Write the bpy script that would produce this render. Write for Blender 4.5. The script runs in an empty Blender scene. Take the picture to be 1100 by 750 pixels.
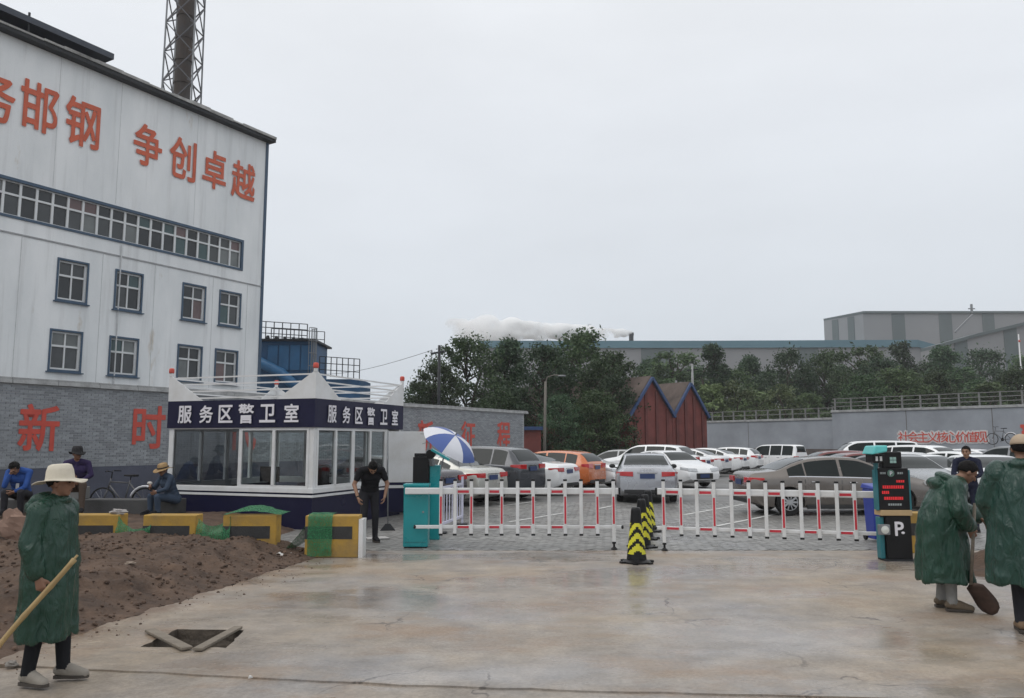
import bpy, bmesh, math, random
import numpy as np
from mathutils import Vector, Matrix, noise

random.seed(11)
SC = bpy.context.scene
COL = SC.collection
PI = math.pi
R = math.radians

# ------------------------------------------------------------------ camera, sky, sun, exposure
CAM_H, FPX, CX, CY, HOR = 1.85, 850.0, 550.0, 375.0, 474.0
PITCH = math.atan((HOR - CY) / FPX)
cam = bpy.data.cameras.new('camera')
cam.sensor_fit = 'HORIZONTAL'; cam.sensor_width = 36.0; cam.lens = 36.0 * FPX / 1100.0
cam.clip_start = 0.1; cam.clip_end = 6000
camo = bpy.data.objects.new('camera', cam); COL.objects.link(camo)
camo.location = (0, 0, CAM_H); camo.rotation_euler = (PI / 2 + PITCH, 0, 0)
SC.camera = camo

SUN_EL, SUN_AZ = R(52), R(250)
w = bpy.data.worlds.new('World'); SC.world = w; w.use_nodes = True
nt = w.node_tree; nt.nodes.clear()
def N(t, kind, **kw):
    n = t.nodes.new(kind)
    for k, v in kw.items():
        if k in n.inputs: n.inputs[k].default_value = v
        else: setattr(n, k, v)
    return n
sky = N(nt, 'ShaderNodeTexSky', sky_type='NISHITA', sun_disc=False, sun_elevation=SUN_EL, sun_rotation=SUN_AZ)
sky.air_density = 1.0; sky.dust_density = 4.0; sky.ozone_density = 1.0
bw = N(nt, 'ShaderNodeHueSaturation', Saturation=0.25, Value=0.55)
nt.links.new(sky.outputs[0], bw.inputs['Color'])
tc = N(nt, 'ShaderNodeTexCoord')
sep = N(nt, 'ShaderNodeSeparateXYZ'); nt.links.new(tc.outputs['Generated'], sep.inputs[0])
ramp = N(nt, 'ShaderNodeValToRGB')                      # plain overcast: a little brighter towards the zenith
ramp.color_ramp.elements[0].position = 0.0; ramp.color_ramp.elements[0].color = (0.545, 0.595, 0.650, 1)
ramp.color_ramp.elements[1].position = 1.0; ramp.color_ramp.elements[1].color = (1.0, 1.0, 1.0, 1)
e = ramp.color_ramp.elements.new(0.38); e.color = (0.715, 0.748, 0.795, 1)
nt.links.new(sep.outputs['Z'], ramp.inputs[0])
cn = N(nt, 'ShaderNodeTexNoise', Scale=1.6, Detail=5.0, Roughness=0.55)
mp = N(nt, 'ShaderNodeMapping'); mp.inputs['Scale'].default_value = (1, 1, 3.2)
nt.links.new(tc.outputs['Generated'], mp.inputs[0]); nt.links.new(mp.outputs[0], cn.inputs['Vector'])
cr = N(nt, 'ShaderNodeMapRange'); cr.inputs['From Min'].default_value = 0.25; cr.inputs['From Max'].default_value = 0.75
cr.inputs['To Min'].default_value = 0.93; cr.inputs['To Max'].default_value = 1.07
nt.links.new(cn.outputs[0], cr.inputs[0])
vm = N(nt, 'ShaderNodeVectorMath', operation='SCALE'); nt.links.new(ramp.outputs[0], vm.inputs[0]); nt.links.new(cr.outputs[0], vm.inputs['Scale'])
v10 = N(nt, 'ShaderNodeVectorMath', operation='SCALE'); v10.inputs['Scale'].default_value = 10.0
nt.links.new(vm.outputs[0], v10.inputs[0])
mx = N(nt, 'ShaderNodeMix', data_type='RGBA'); mx.inputs[0].default_value = 0.93
nt.links.new(bw.outputs[0], mx.inputs[6]); nt.links.new(v10.outputs[0], mx.inputs[7])
bg = N(nt, 'ShaderNodeBackground', Strength=0.1); nt.links.new(mx.outputs[2], bg.inputs[0])
wo = N(nt, 'ShaderNodeOutputWorld'); nt.links.new(bg.outputs[0], wo.inputs[0])

sun = bpy.data.lights.new('sun', 'SUN'); sun.energy = 0.7; sun.angle = R(35); sun.color = (1, 0.97, 0.93)
suno = bpy.data.objects.new('sun', sun); COL.objects.link(suno); suno.location = (0, 0, 60)
sd = Vector((math.sin(SUN_AZ) * math.cos(SUN_EL), math.cos(SUN_AZ) * math.cos(SUN_EL), math.sin(SUN_EL)))
suno.rotation_euler = sd.to_track_quat('Z', 'Y').to_euler()
vs = SC.view_settings
vs.view_transform = 'Standard'; vs.look = 'None'; vs.exposure = 0.22; vs.gamma = 1.0; vs.use_curve_mapping = False
SC.cycles.max_bounces = 14; SC.cycles.diffuse_bounces = 4; SC.cycles.glossy_bounces = 4; SC.cycles.volume_bounces = 16; SC.cycles.transparent_max_bounces = 12
SC.cycles.use_denoising = True

# ------------------------------------------------------------------ photograph pixel -> place
SP_, CP_ = math.sin(PITCH), math.cos(PITCH)
def ray(x, y):
    a, b = (x - CX) / FPX, (CY - y) / FPX
    return Vector((a, CP_ - b * SP_, SP_ + b * CP_))
def G(x, y, z=0.0):
    d = ray(x, y); t = (z - CAM_H) / d.z
    return Vector((d.x * t, d.y * t, z))
def PY(x, y, Y):
    d = ray(x, y); t = Y / d.y
    return Vector((d.x * t, Y, CAM_H + d.z * t))
SL = 0.590
U2 = Vector((SL, 1, 0)).normalized()
def PLN(x, y, a, sl=SL):
    d = ray(x, y); t = a / (d.x - sl * d.y)
    return Vector((d.x * t, d.y * t, CAM_H + d.z * t))

# ------------------------------------------------------------------ objects
def tag(o, label=None, cat=None, group=None, kind=None):
    if label: o['label'] = label
    if cat: o['category'] = cat
    if group: o['group'] = group
    if kind: o['kind'] = kind
    return o
def thing(name, label, cat, loc=(0, 0, 0), rz=0.0, group=None):
    o = bpy.data.objects.new(name, None); COL.objects.link(o)
    o.empty_display_size = 0.2; o.location = loc; o.rotation_euler = (0, 0, rz)
    return tag(o, label, cat, group)
KIDS = {}
def put(name, me, parent=None):
    o = bpy.data.objects.new(name, me); COL.objects.link(o)
    if parent is not None:
        o.parent = parent; KIDS.setdefault(parent.name, []).append(o)
    return o
def copy_tree(o, parent=None):
    c = o.copy(); COL.objects.link(c); c.parent = parent
    if parent is not None: KIDS.setdefault(parent.name, []).append(c)
    for ch in KIDS.get(o.name, []): copy_tree(ch, c)
    return c
def frame_of(o):
    m = Matrix.Identity(4)
    while o is not None:
        m = (Matrix.Translation(o.location) @ o.rotation_euler.to_matrix().to_4x4() @ Matrix.Diagonal((*o.scale, 1))) @ m
        o = o.parent
    return m

class MB:
    def __init__(s): s.v = []; s.f = []; s.mi = []; s.cur = 0
    def add(s, vs, fs):
        n = len(s.v); s.v += [Vector(p) for p in vs]
        for f in fs: s.f.append([i + n for i in f]); s.mi.append(s.cur)
        return s
    def hexa(s, p):          # 4 bottom (ccw), 4 top
        return s.add(p, [(3, 2, 1, 0), (4, 5, 6, 7), (0, 1, 5, 4), (1, 2, 6, 5), (2, 3, 7, 6), (3, 0, 4, 7)])
    def box(s, c, d, rz=0.0, m=None):
        x, y, z = d[0] / 2, d[1] / 2, d[2] / 2
        p = [Vector(q) for q in ((-x, -y, -z), (x, -y, -z), (x, y, -z), (-x, y, -z), (-x, -y, z), (x, -y, z), (x, y, z), (-x, y, z))]
        mm = m if m is not None else Matrix.Rotation(rz, 3, 'Z')
        return s.hexa([mm @ q + Vector(c) for q in p])
    def b2(s, x0, x1, y0, y1, z0, z1):
        return s.hexa([(x0, y0, z0), (x1, y0, z0), (x1, y1, z0), (x0, y1, z0), (x0, y0, z1), (x1, y0, z1), (x1, y1, z1), (x0, y1, z1)])
    def bar(s, a, b, w, h=None):
        a, b = Vector(a), Vector(b); h = h or w
        z = (b - a); L = z.length; z.normalize()
        up = Vector((0, 0, 1)) if abs(z.z) < 0.95 else Vector((0, 1, 0))
        x = z.cross(up).normalized(); y = x.cross(z).normalized()
        x *= w / 2; y *= h / 2
        return s.hexa([a - x - y, a + x - y, a + x + y, a - x + y, b - x - y, b + x - y, b + x + y, b - x + y])
    def tube(s, pts, r, n=8, cap=True):
        pts = [Vector(p) for p in pts]; k = len(pts)
        rs = list(r) if hasattr(r, '__len__') else [r] * k
        vs = []; prev = None
        for i, p in enumerate(pts):
            d = (pts[min(i + 1, k - 1)] - pts[max(i - 1, 0)])
            d = d.normalized() if d.length > 1e-9 else Vector((0, 0, 1))
            if prev is None:
                up = Vector((0, 0, 1)) if abs(d.z) < 0.9 else Vector((1, 0, 0))
                x = d.cross(up).normalized()
            else:
                x = (prev - d * prev.dot(d)); x = x.normalized() if x.length > 1e-6 else d.orthogonal().normalized()
            prev = x; y = d.cross(x)
            for j in range(n):
                a = 2 * PI * j / n
                vs.append(p + (x * math.cos(a) + y * math.sin(a)) * rs[i])
        fs = []
        for i in range(k - 1):
            for j in range(n):
                fs.append((i * n + j, i * n + (j + 1) % n, (i + 1) * n + (j + 1) % n, (i + 1) * n + j))
        if cap: fs += [tuple(range(n))[::-1], tuple((k - 1) * n + j for j in range(n))]
        return s.add(vs, fs)
    def lathe(s, prof, n=16, c=(0, 0, 0), axis='z', cap=True):
        vs = []; k = len(prof)
        for (r, h) in prof:
            for j in range(n):
                a = 2 * PI * j / n; q = (r * math.cos(a), r * math.sin(a), h)
                if axis == 'y': q = (q[0], q[2], q[1])
                if axis == 'x': q = (q[2], q[0], q[1])
                vs.append(Vector(q) + Vector(c))
        fs = []
        for i in range(k - 1):
            for j in range(n): fs.append((i * n + j, i * n + (j + 1) % n, (i + 1) * n + (j + 1) % n, (i + 1) * n + j))
        if cap: fs += [tuple(range(n))[::-1], tuple((k - 1) * n + j for j in range(n))]
        return s.add(vs, fs)
    def prism(s, poly, d):   # poly list of 3d pts, extruded along d
        n = len(poly); d = Vector(d); p = [Vector(q) for q in poly]
        return s.add(p + [q + d for q in p], [tuple(range(n))[::-1], tuple(range(n, 2 * n))] + [(i, (i + 1) % n, n + (i + 1) % n, n + i) for i in range(n)])
    def ell(s, c, r, nu=12, nv=8, m=None):
        vs = []; c = Vector(c)
        r = r if hasattr(r, '__len__') else (r, r, r)
        for i in range(1, nv):
            t = PI * i / nv
            for j in range(nu):
                a = 2 * PI * j / nu
                q = Vector((r[0] * math.sin(t) * math.cos(a), r[1] * math.sin(t) * math.sin(a), r[2] * math.cos(t)))
                vs.append((m @ q if m is not None else q) + c)
        q = Vector((0, 0, r[2])); tq = (m @ q if m is not None else q)
        vs += [c + tq, c - tq]; T = (nv - 1) * nu
        fs = []
        for i in range(nv - 2):
            for j in range(nu): fs.append((i * nu + j, (i + 1) * nu + j, (i + 1) * nu + (j + 1) % nu, i * nu + (j + 1) % nu))
        for j in range(nu):
            fs.append((T, j, (j + 1) % nu)); fs.append((T + 1, (nv - 2) * nu + (j + 1) % nu, (nv - 2) * nu + j))
        return s.add(vs, fs)
    def grid(s, rows):       # rows of points
        m = len(rows[0]); vs = [p for r in rows for p in r]
        return s.add(vs, [(i * m + j, i * m + j + 1, (i + 1) * m + j + 1, (i + 1) * m + j) for i in range(len(rows) - 1) for j in range(m - 1)])
    def mesh(s, name, mats, smooth=False, inv=None, fix=True):
        me = bpy.data.meshes.new(name)
        vs = [inv @ p for p in s.v] if inv is not None else s.v
        me.from_pydata([tuple(p) for p in vs], [], s.f)
        for m in (mats if isinstance(mats, (list, tuple)) else [mats]): me.materials.append(m)
        if any(s.mi): me.polygons.foreach_set('material_index', s.mi)
        if smooth: me.polygons.foreach_set('use_smooth', [True] * len(me.polygons))
        if fix:
            bm = bmesh.new(); bm.from_mesh(me); bmesh.ops.recalc_face_normals(bm, faces=bm.faces); bm.to_mesh(me); bm.free()
        me.update(); return me
    def build(s, name, mats, parent=None, smooth=False, world=True, bev=0, fix=True, autos=None):
        inv = frame_of(parent).inverted() if (parent is not None and world) else None
        o = put(name, s.mesh(name, mats, smooth, inv, fix), parent)
        if bev:
            b = o.modifiers.new('edge', 'BEVEL'); b.width = bev; b.segments = 2; b.limit_method = 'ANGLE'; b.angle_limit = R(40)
        return o
def L(*a): return Vector(a)
def lerp(a, b, t): return a + (b - a) * t
def interp(tab, x):
    if x <= tab[0][0]: return tab[0][1]
    for (x0, y0), (x1, y1) in zip(tab, tab[1:]):
        if x <= x1: return y0 + (y1 - y0) * (x - x0) / (x1 - x0)
    return tab[-1][1]
def smooth_tab(tab, x):      # monotone-ish cubic through the table
    n = len(tab)
    if x <= tab[0][0]: return tab[0][1]
    if x >= tab[-1][0]: return tab[-1][1]
    for i in range(n - 1):
        if x <= tab[i + 1][0]: break
    def sl(k):
        if k <= 0 or k >= n - 1: return 0 if n < 2 else (tab[min(k + 1, n - 1)][1] - tab[max(k - 1, 0)][1]) / (tab[min(k + 1, n - 1)][0] - tab[max(k - 1, 0)][0])
        a = (tab[k][1] - tab[k - 1][1]) / (tab[k][0] - tab[k - 1][0]); b = (tab[k + 1][1] - tab[k][1]) / (tab[k + 1][0] - tab[k][0])
        return 0 if a * b <= 0 else 2 * a * b / (a + b)
    x0, y0 = tab[i]; x1, y1 = tab[i + 1]; h = x1 - x0; t = (x - x0) / h
    return (2 * t**3 - 3 * t**2 + 1) * y0 + (t**3 - 2 * t**2 + t) * h * sl(i) + (-2 * t**3 + 3 * t**2) * y1 + (t**3 - t**2) * h * sl(i + 1)

# ------------------------------------------------------------------ materials
def newmat(name):
    m = bpy.data.materials.new(name); m.use_nodes = True
    t = m.node_tree; b = t.nodes['Principled BSDF']
    return m, t, b
def sset(b, **kw):
    nm = dict(rough='Roughness', metal='Metallic', coat='Coat Weight', coatr='Coat Roughness', spec='Specular IOR Level', trans='Transmission Weight', alpha='Alpha')
    for k, v in kw.items(): b.inputs[nm[k]].default_value = v
def c4(c): return (c[0], c[1], c[2], 1)
def scol(c, k): return tuple(min(1, x * k) for x in c)
MATS = {}
def M(name, col, rough=0.6, var=0.15, scale=4.0, bump=0.0, bscale=40.0, col2=None, rvar=0.0, stretch=(1, 1, 1), detail=6, island=0.0, pos=False, **kw):
    if name in MATS: return MATS[name]
    m, t, b = newmat(name); MATS[name] = m
    sset(b, rough=rough, **kw)
    tc = N(t, 'ShaderNodeNewGeometry') if pos else N(t, 'ShaderNodeTexCoord')
    src = tc.outputs['Position'] if pos else tc.outputs['Object']
    mp = N(t, 'ShaderNodeMapping'); mp.inputs['Scale'].default_value = stretch
    t.links.new(src, mp.inputs[0])
    nz = N(t, 'ShaderNodeTexNoise', Scale=scale, Detail=detail, Roughness=0.6)
    t.links.new(mp.outputs[0], nz.inputs['Vector'])
    mr = N(t, 'ShaderNodeMapRange'); mr.inputs['From Min'].default_value = 0.3; mr.inputs['From Max'].default_value = 0.7
    t.links.new(nz.outputs[0], mr.inputs[0])
    mx = N(t, 'ShaderNodeMix', data_type='RGBA')
    mx.inputs[6].default_value = c4(scol(col, 1 - var)); mx.inputs[7].default_value = c4(col2 or scol(col, 1 + var))
    t.links.new(mr.outputs[0], mx.inputs[0])
    out = mx.outputs[2]
    if island:
        g = N(t, 'ShaderNodeNewGeometry'); r2 = N(t, 'ShaderNodeMapRange')
        r2.inputs['To Min'].default_value = 1 - island; r2.inputs['To Max'].default_value = 1 + island
        t.links.new(g.outputs['Random Per Island'], r2.inputs[0])
        vv = N(t, 'ShaderNodeVectorMath', operation='SCALE'); t.links.new(out, vv.inputs[0]); t.links.new(r2.outputs[0], vv.inputs['Scale']); out = vv.outputs[0]
    t.links.new(out, b.inputs['Base Color'])
    if rvar:
        r3 = N(t, 'ShaderNodeMapRange'); r3.inputs['From Min'].default_value = 0.3; r3.inputs['From Max'].default_value = 0.7
        r3.inputs['To Min'].default_value = max(0.03, rough - rvar); r3.inputs['To Max'].default_value = min(1, rough + rvar)
        n3 = N(t, 'ShaderNodeTexNoise', Scale=scale * 0.7, Detail=4.0); t.links.new(mp.outputs[0], n3.inputs['Vector'])
        t.links.new(n3.outputs[0], r3.inputs[0]); t.links.new(r3.outputs[0], b.inputs['Roughness'])
    if bump:
        n2 = N(t, 'ShaderNodeTexNoise', Scale=bscale, Detail=5.0); t.links.new(mp.outputs[0], n2.inputs['Vector'])
        bp = N(t, 'ShaderNodeBump', Strength=bump, Distance=0.02); t.links.new(n2.outputs[0], bp.inputs['Height'])
        t.links.new(bp.outputs[0], b.inputs['Normal'])
    return m
def paint(name, col, rough=0.25, metal=0.0):
    return M(name, col, rough, 0.05, 2.0, coat=0.6, coatr=0.06, metal=metal, rvar=0.06)
def glassmat(name, tint=(0.9, 0.95, 0.93), dens=0.35, rough=0.02):
    if name in MATS: return MATS[name]
    m, t, b = newmat(name); MATS[name] = m
    t.nodes.remove(b); out = t.nodes['Material Output']
    tr = N(t, 'ShaderNodeBsdfTransparent'); tr.inputs[0].default_value = c4(tint)
    gl = N(t, 'ShaderNodeBsdfGlossy', Roughness=rough); gl.inputs[0].default_value = (1, 1, 1, 1)
    fr = N(t, 'ShaderNodeFresnel', IOR=1.5)
    ad = N(t, 'ShaderNodeMath', operation='ADD'); ad.inputs[1].default_value = dens * 0.2; t.links.new(fr.outputs[0], ad.inputs[0])
    mx = N(t, 'ShaderNodeMixShader'); t.links.new(ad.outputs[0], mx.inputs[0]); t.links.new(tr.outputs[0], mx.inputs[1]); t.links.new(gl.outputs[0], mx.inputs[2])
    t.links.new(mx.outputs[0], out.inputs[0])
    return m

def text_mesh(s, size, mat, bold=0.02, depth=0.01, sx=1.0):
    c = bpy.data.curves.new('lettering', 'FONT'); c.body = s; c.size = 1.0; c.offset = 0.004; c.resolution_u = 3
    o = bpy.data.objects.new('lettering', c); COL.objects.link(o)
    dg = bpy.context.evaluated_depsgraph_get(); dg.update()
    me = bpy.data.meshes.new_from_object(o.evaluated_get(dg)); bpy.data.objects.remove(o)
    xs = [v.co.x for v in me.vertices]; ys = [v.co.y for v in me.vertices]
    cx, cy, h = (min(xs) + max(xs)) / 2, (min(ys) + max(ys)) / 2, max(ys) - min(ys)
    k = size / h; V = [v.co.copy() for v in me.vertices]; Fc = [list(p.vertices) for p in me.polygons]
    mb = MB(); b = bold
    for q, (dx, dy) in enumerate(((0, 0), (b, b * .6), (-b, b * .6), (b, -b * .6), (-b, -b * .6), (0, b), (0, -b))):
        mb.add([((v.x - cx + dx) * k * sx, -depth - .0012 * q, (v.y - cy + dy) * k) for v in V], Fc)   # heavier strokes: shifted layers
    return mb.mesh('lettering', mat, fix=False)
def letter(name, s, pos, size, mat, parent, yaw=0.0, bold=0.02, depth=0.01, sx=1.0):
    """pos/yaw in world; faces -y turned by yaw."""
    o = put(name, text_mesh(s, size, mat, bold, depth, sx), parent)
    f = Matrix.Translation(pos) @ Matrix.Rotation(yaw, 4, 'Z')
    if parent is not None: f = frame_of(parent).inverted() @ f
    o.matrix_local = f
    return o

# ------------------------------------------------------------------ surface materials
def wet_concrete():
    m, t, b = newmat('wet_concrete')
    g = N(t, 'ShaderNodeNewGeometry'); P = g.outputs['Position']
    def noi(sc, det=6, rough=0.6, st=(1, 1, 1)):
        mp = N(t, 'ShaderNodeMapping'); mp.inputs['Scale'].default_value = st; t.links.new(P, mp.inputs[0])
        n = N(t, 'ShaderNodeTexNoise', Scale=sc, Detail=det, Roughness=rough); t.links.new(mp.outputs[0], n.inputs['Vector']); return n.outputs[0]
    def rng(s, a, b_, c=0.0, d=1.0):
        r = N(t, 'ShaderNodeMapRange'); r.inputs[1].default_value = a; r.inputs[2].default_value = b_; r.inputs[3].default_value = c; r.inputs[4].default_value = d
        t.links.new(s, r.inputs[0]); return r.outputs[0]
    def mix(f, A, B):
        x = N(t, 'ShaderNodeMix', data_type='RGBA')
        for k, v in ((0, f), (6, A), (7, B)):
            if isinstance(v, tuple): x.inputs[k].default_value = c4(v)
            elif isinstance(v, float): x.inputs[k].default_value = v
            else: t.links.new(v, x.inputs[k])
        return x.outputs[2]
    big = rng(noi(0.33, 5), 0.38, 0.62)
    base = mix(big, (0.255, 0.236, 0.222), (0.320, 0.262, 0.198))
    mot = rng(noi(1.9, 9, 0.72), 0.30, 0.70, 0.70, 1.28)
    ms_ = N(t, 'ShaderNodeVectorMath', operation='SCALE'); t.links.new(base, ms_.inputs[0]); t.links.new(mot, ms_.inputs['Scale']); base = ms_.outputs[0]        # grey slab, tan mud film
    mud = rng(noi(0.7, 8, 0.7, (0.8, 1.2, 1)), 0.50, 0.66, 0, 0.8)
    base = mix(mud, base, (0.265, 0.185, 0.125))
    pale = rng(noi(1.1, 9, 0.75, (0.8, 1.2, 1)), 0.57, 0.76, 0, 0.7)
    base = mix(pale, base, (0.40, 0.375, 0.34))
    dk = rng(noi(0.9, 10, 0.75, (0.6, 1.5, 1)), 0.57, 0.70, 0, 0.75)
    base = mix(dk, base, (0.15, 0.135, 0.125))
    vc = N(t, 'ShaderNodeTexVoronoi', feature='DISTANCE_TO_EDGE', Scale=0.42)
    wn = N(t, 'ShaderNodeTexNoise', Scale=2.2, Detail=5.0); t.links.new(P, wn.inputs['Vector'])
    wa = N(t, 'ShaderNodeVectorMath', operation='SCALE'); wa.inputs['Scale'].default_value = 0.55; t.links.new(wn.outputs['Color'], wa.inputs[0])
    wb = N(t, 'ShaderNodeVectorMath', operation='ADD'); t.links.new(P, wb.inputs[0]); t.links.new(wa.outputs[0], wb.inputs[1]); t.links.new(wb.outputs[0], vc.inputs['Vector'])
    em = N(t, 'ShaderNodeVectorMath', operation='SUBTRACT'); t.links.new(P, em.inputs[0]); em.inputs[1].default_value = tuple(G(350, 596))
    e1_, e2_ = G(350, 596), G(40, 693); dv_ = (e2_ - e1_).normalized(); nn_ = Vector((dv_.y, -dv_.x, 0)); nn_ = -nn_ if nn_.x > 0 else nn_
    ed_ = N(t, 'ShaderNodeVectorMath', operation='DOT_PRODUCT'); ed_.inputs[1].default_value = tuple(nn_); t.links.new(em.outputs[0], ed_.inputs[0])
    ea_ = N(t, 'ShaderNodeMath', operation='ADD'); t.links.new(ed_.outputs['Value'], ea_.inputs[0]); t.links.new(rng(noi(1.6, 8, 0.75), 0.3, 0.7, -0.55, 0.45), ea_.inputs[1])
    base = mix(rng(ea_.outputs[0], -0.45, 0.15, 0.0, 0.85), base, (0.17, 0.115, 0.08))          # soil washed on to the slab
    crk = N(t, 'ShaderNodeMath', operation='MULTIPLY'); t.links.new(rng(vc.outputs['Distance'], 0.002, 0.006, 0.7, 0.0), crk.inputs[0]); t.links.new(rng(noi(0.6, 3), 0.50, 0.58), crk.inputs[1])
    base = mix(crk.outputs[0], base, (0.07, 0.06, 0.055))
    fine = rng(noi(28, 6, 0.75), 0.3, 0.7, 0.74, 1.24)
    sc = N(t, 'ShaderNodeVectorMath', operation='SCALE'); t.links.new(base, sc.inputs[0]); t.links.new(fine, sc.inputs['Scale'])
    t.links.new(sc.outputs[0], b.inputs['Base Color'])
    wet = rng(noi(0.55, 6, 0.6, (0.6, 1.3, 1)), 0.43, 0.57, 0.56, 0.15)
    t.links.new(wet, b.inputs['Roughness'])
    bp = N(t, 'ShaderNodeBump', Strength=0.22, Distance=0.012)
    ad = N(t, 'ShaderNodeMath', operation='ADD'); t.links.new(noi(3.2, 6), ad.inputs[0])
    ml = N(t, 'ShaderNodeMath', operation='MULTIPLY'); ml.inputs[1].default_value = 0.35; t.links.new(noi(60, 4), ml.inputs[0])
    t.links.new(ml.outputs[0], ad.inputs[1]); t.links.new(ad.outputs[0], bp.inputs['Height']); t.links.new(bp.outputs[0], b.inputs['Normal'])
    return m
m_conc = wet_concrete()
m_street = M('street_wet', (0.235, 0.222, 0.21), 0.30, 0.25, 0.8, bump=0.12, bscale=6, rvar=0.22, pos=True)
m_ground = M('bare_ground', (0.16, 0.135, 0.11), 0.9, 0.2, 0.3, pos=True)
m_joint = M('paver_joint', (0.145, 0.142, 0.138), 0.55, 0.25, 0.5, pos=True, rvar=0.25, bump=0.3, bscale=9)
m_paver = M('paver', (0.215, 0.21, 0.20), 0.42, 0.22, 0.6, pos=True, island=0.22, rvar=0.2, bump=0.2, bscale=30)
m_line = M('road_paint', (0.62, 0.62, 0.60), 0.5, 0.25, 6, pos=True)
m_soil = M('soil', (0.058, 0.035, 0.024), 0.85, 0.35, 2.6, bump=1.0, bscale=22, pos=True, detail=12, col2=(0.132, 0.082, 0.054))
m_clod = M('soil_clod', (0.095, 0.06, 0.042), 0.9, 0.3, 3, island=0.4, bump=0.6, bscale=30)
m_brick = M('grey_brick', (0.275, 0.290, 0.310), 0.8, 0.10, 0.8, island=0.22, bump=0.3, bscale=60)
m_mortar = M('mortar', (0.40, 0.41, 0.42), 0.9, 0.15, 6, bump=0.3)
m_plinth = M('dark_wall_paint', (0.075, 0.082, 0.115), 0.6, 0.2, 1.5, bump=0.3, bscale=30)
m_cope = M('coping', (0.30, 0.305, 0.305), 0.8, 0.3, 3, bump=0.6, bscale=20)
m_red = M('red_lettering', (0.55, 0.075, 0.05), 0.5, 0.12, 3)
m_redo = M('orange_red_lettering', (0.56, 0.105, 0.045), 0.5, 0.15, 2)
m_white = M('white_enamel', (0.80, 0.81, 0.82), 0.35, 0.06, 3, col2=(.64, .635, .62), bump=.05, bscale=20)
m_frame = M('white_window_frame', (0.66, 0.68, 0.69), 0.4, 0.06, 3)
m_bluef = M('blue_window_surround', (0.045, 0.085, 0.14), 0.5, 0.15, 3)
m_navy = M('navy_panel', (0.010, 0.010, 0.038), 0.35, 0.15, 1.5, rvar=0.08, spec=.25)
m_dark = M('dark_metal', (0.026, 0.028, 0.032), 0.5, 0.2, 3, spec=.3)
m_black = M('black_plastic', (0.010, 0.010, 0.011), 0.4, 0.2, 4, spec=.25)
m_steel = M('grey_steel', (0.22, 0.23, 0.24), 0.45, 0.15, 4, metal=0.3)
m_teal = M('teal_enamel', (0.012, 0.255, 0.275), 0.3, 0.10, 2, rvar=0.08)
m_teal2 = M('light_teal_plastic', (0.10, 0.50, 0.49), 0.35, 0.08, 3)
m_redp = M('red_reflective_film', (0.55, 0.035, 0.055), 0.3, 0.08, 5)
m_yel = M('yellow_block_paint', (0.56, 0.33, 0.04), 0.65, 0.12, 3, col2=(0.27, 0.175, 0.06), bump=0.3, bscale=30)
m_blk = M('black_block_paint', (0.03, 0.03, 0.03), 0.6, 0.3, 5, bump=0.3)
m_yelb = M('yellow_bollard_film', (0.66, 0.62, 0.03), 0.35, 0.1, 6)
m_wood = M('grey_timber', (0.20, 0.17, 0.135), 0.75, 0.25, 3, stretch=(1, 8, 8), bump=0.4)
m_bamboo = M('bamboo', (0.36, 0.25, 0.11), 0.5, 0.2, 5)
m_concrete = M('plain_concrete', (0.20, 0.20, 0.195), 0.8, 0.2, 2, bump=0.4)
m_dconc = M('dark_concrete', (0.075, 0.075, 0.075), 0.75, 0.25, 2, bump=0.4)
m_tyre = M('tyre_rubber', (0.015, 0.015, 0.015), 0.75, 0.15, 6, spec=.25)

def facade_mat():
    m, t, b = newmat('grey_white_facade'); sset(b, rough=0.65)
    tc = N(t, 'ShaderNodeTexCoord'); O = tc.outputs['Object']
    def noi(sc, st, det=6):
        mp = N(t, 'ShaderNodeMapping'); mp.inputs['Scale'].default_value = st; t.links.new(O, mp.inputs[0])
        n = N(t, 'ShaderNodeTexNoise', Scale=sc, Detail=det, Roughness=0.62); t.links.new(mp.outputs[0], n.inputs['Vector']); return n.outputs[0]
    def rng(s, a, b_, c=0.0, d=1.0):
        r = N(t, 'ShaderNodeMapRange'); r.inputs[1].default_value = a; r.inputs[2].default_value = b_; r.inputs[3].default_value = c; r.inputs[4].default_value = d
        t.links.new(s, r.inputs[0]); return r.outputs[0]
    mx = N(t, 'ShaderNodeMix', data_type='RGBA'); mx.inputs[6].default_value = (0.70, 0.73, 0.745, 1); mx.inputs[7].default_value = (0.84, 0.86, 0.87, 1)
    t.links.new(rng(noi(0.5, (1, 1, 0.35)), 0.35, 0.65), mx.inputs[0])
    m2 = N(t, 'ShaderNodeMix', data_type='RGBA'); m2.inputs[7].default_value = (0.36, 0.36, 0.36, 1)
    t.links.new(mx.outputs[2], m2.inputs[6]); t.links.new(rng(noi(2.2, (1, 1, 0.07)), 0.52, 0.78, 0, 0.42), m2.inputs[0])
    m3 = N(t, 'ShaderNodeMix', data_type='RGBA'); m3.inputs[7].default_value = (0.42, 0.32, 0.20, 1)
    t.links.new(m2.outputs[2], m3.inputs[6]); t.links.new(rng(noi(0.9, (1, 1, 0.3)), 0.64, 0.74, 0, 0.7), m3.inputs[0])
    t.links.new(m3.outputs[2], b.inputs['Base Color'])
    bp = N(t, 'ShaderNodeBump', Strength=0.25, Distance=0.03); t.links.new(noi(3, (1, 1, 1)), bp.inputs['Height']); t.links.new(bp.outputs[0], b.inputs['Normal'])
    return m
m_fac = facade_mat()
def pane_mat(name, col, rough=0.06): return M(name, col, rough, 0.25, 0.8, spec=0.5)
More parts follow.
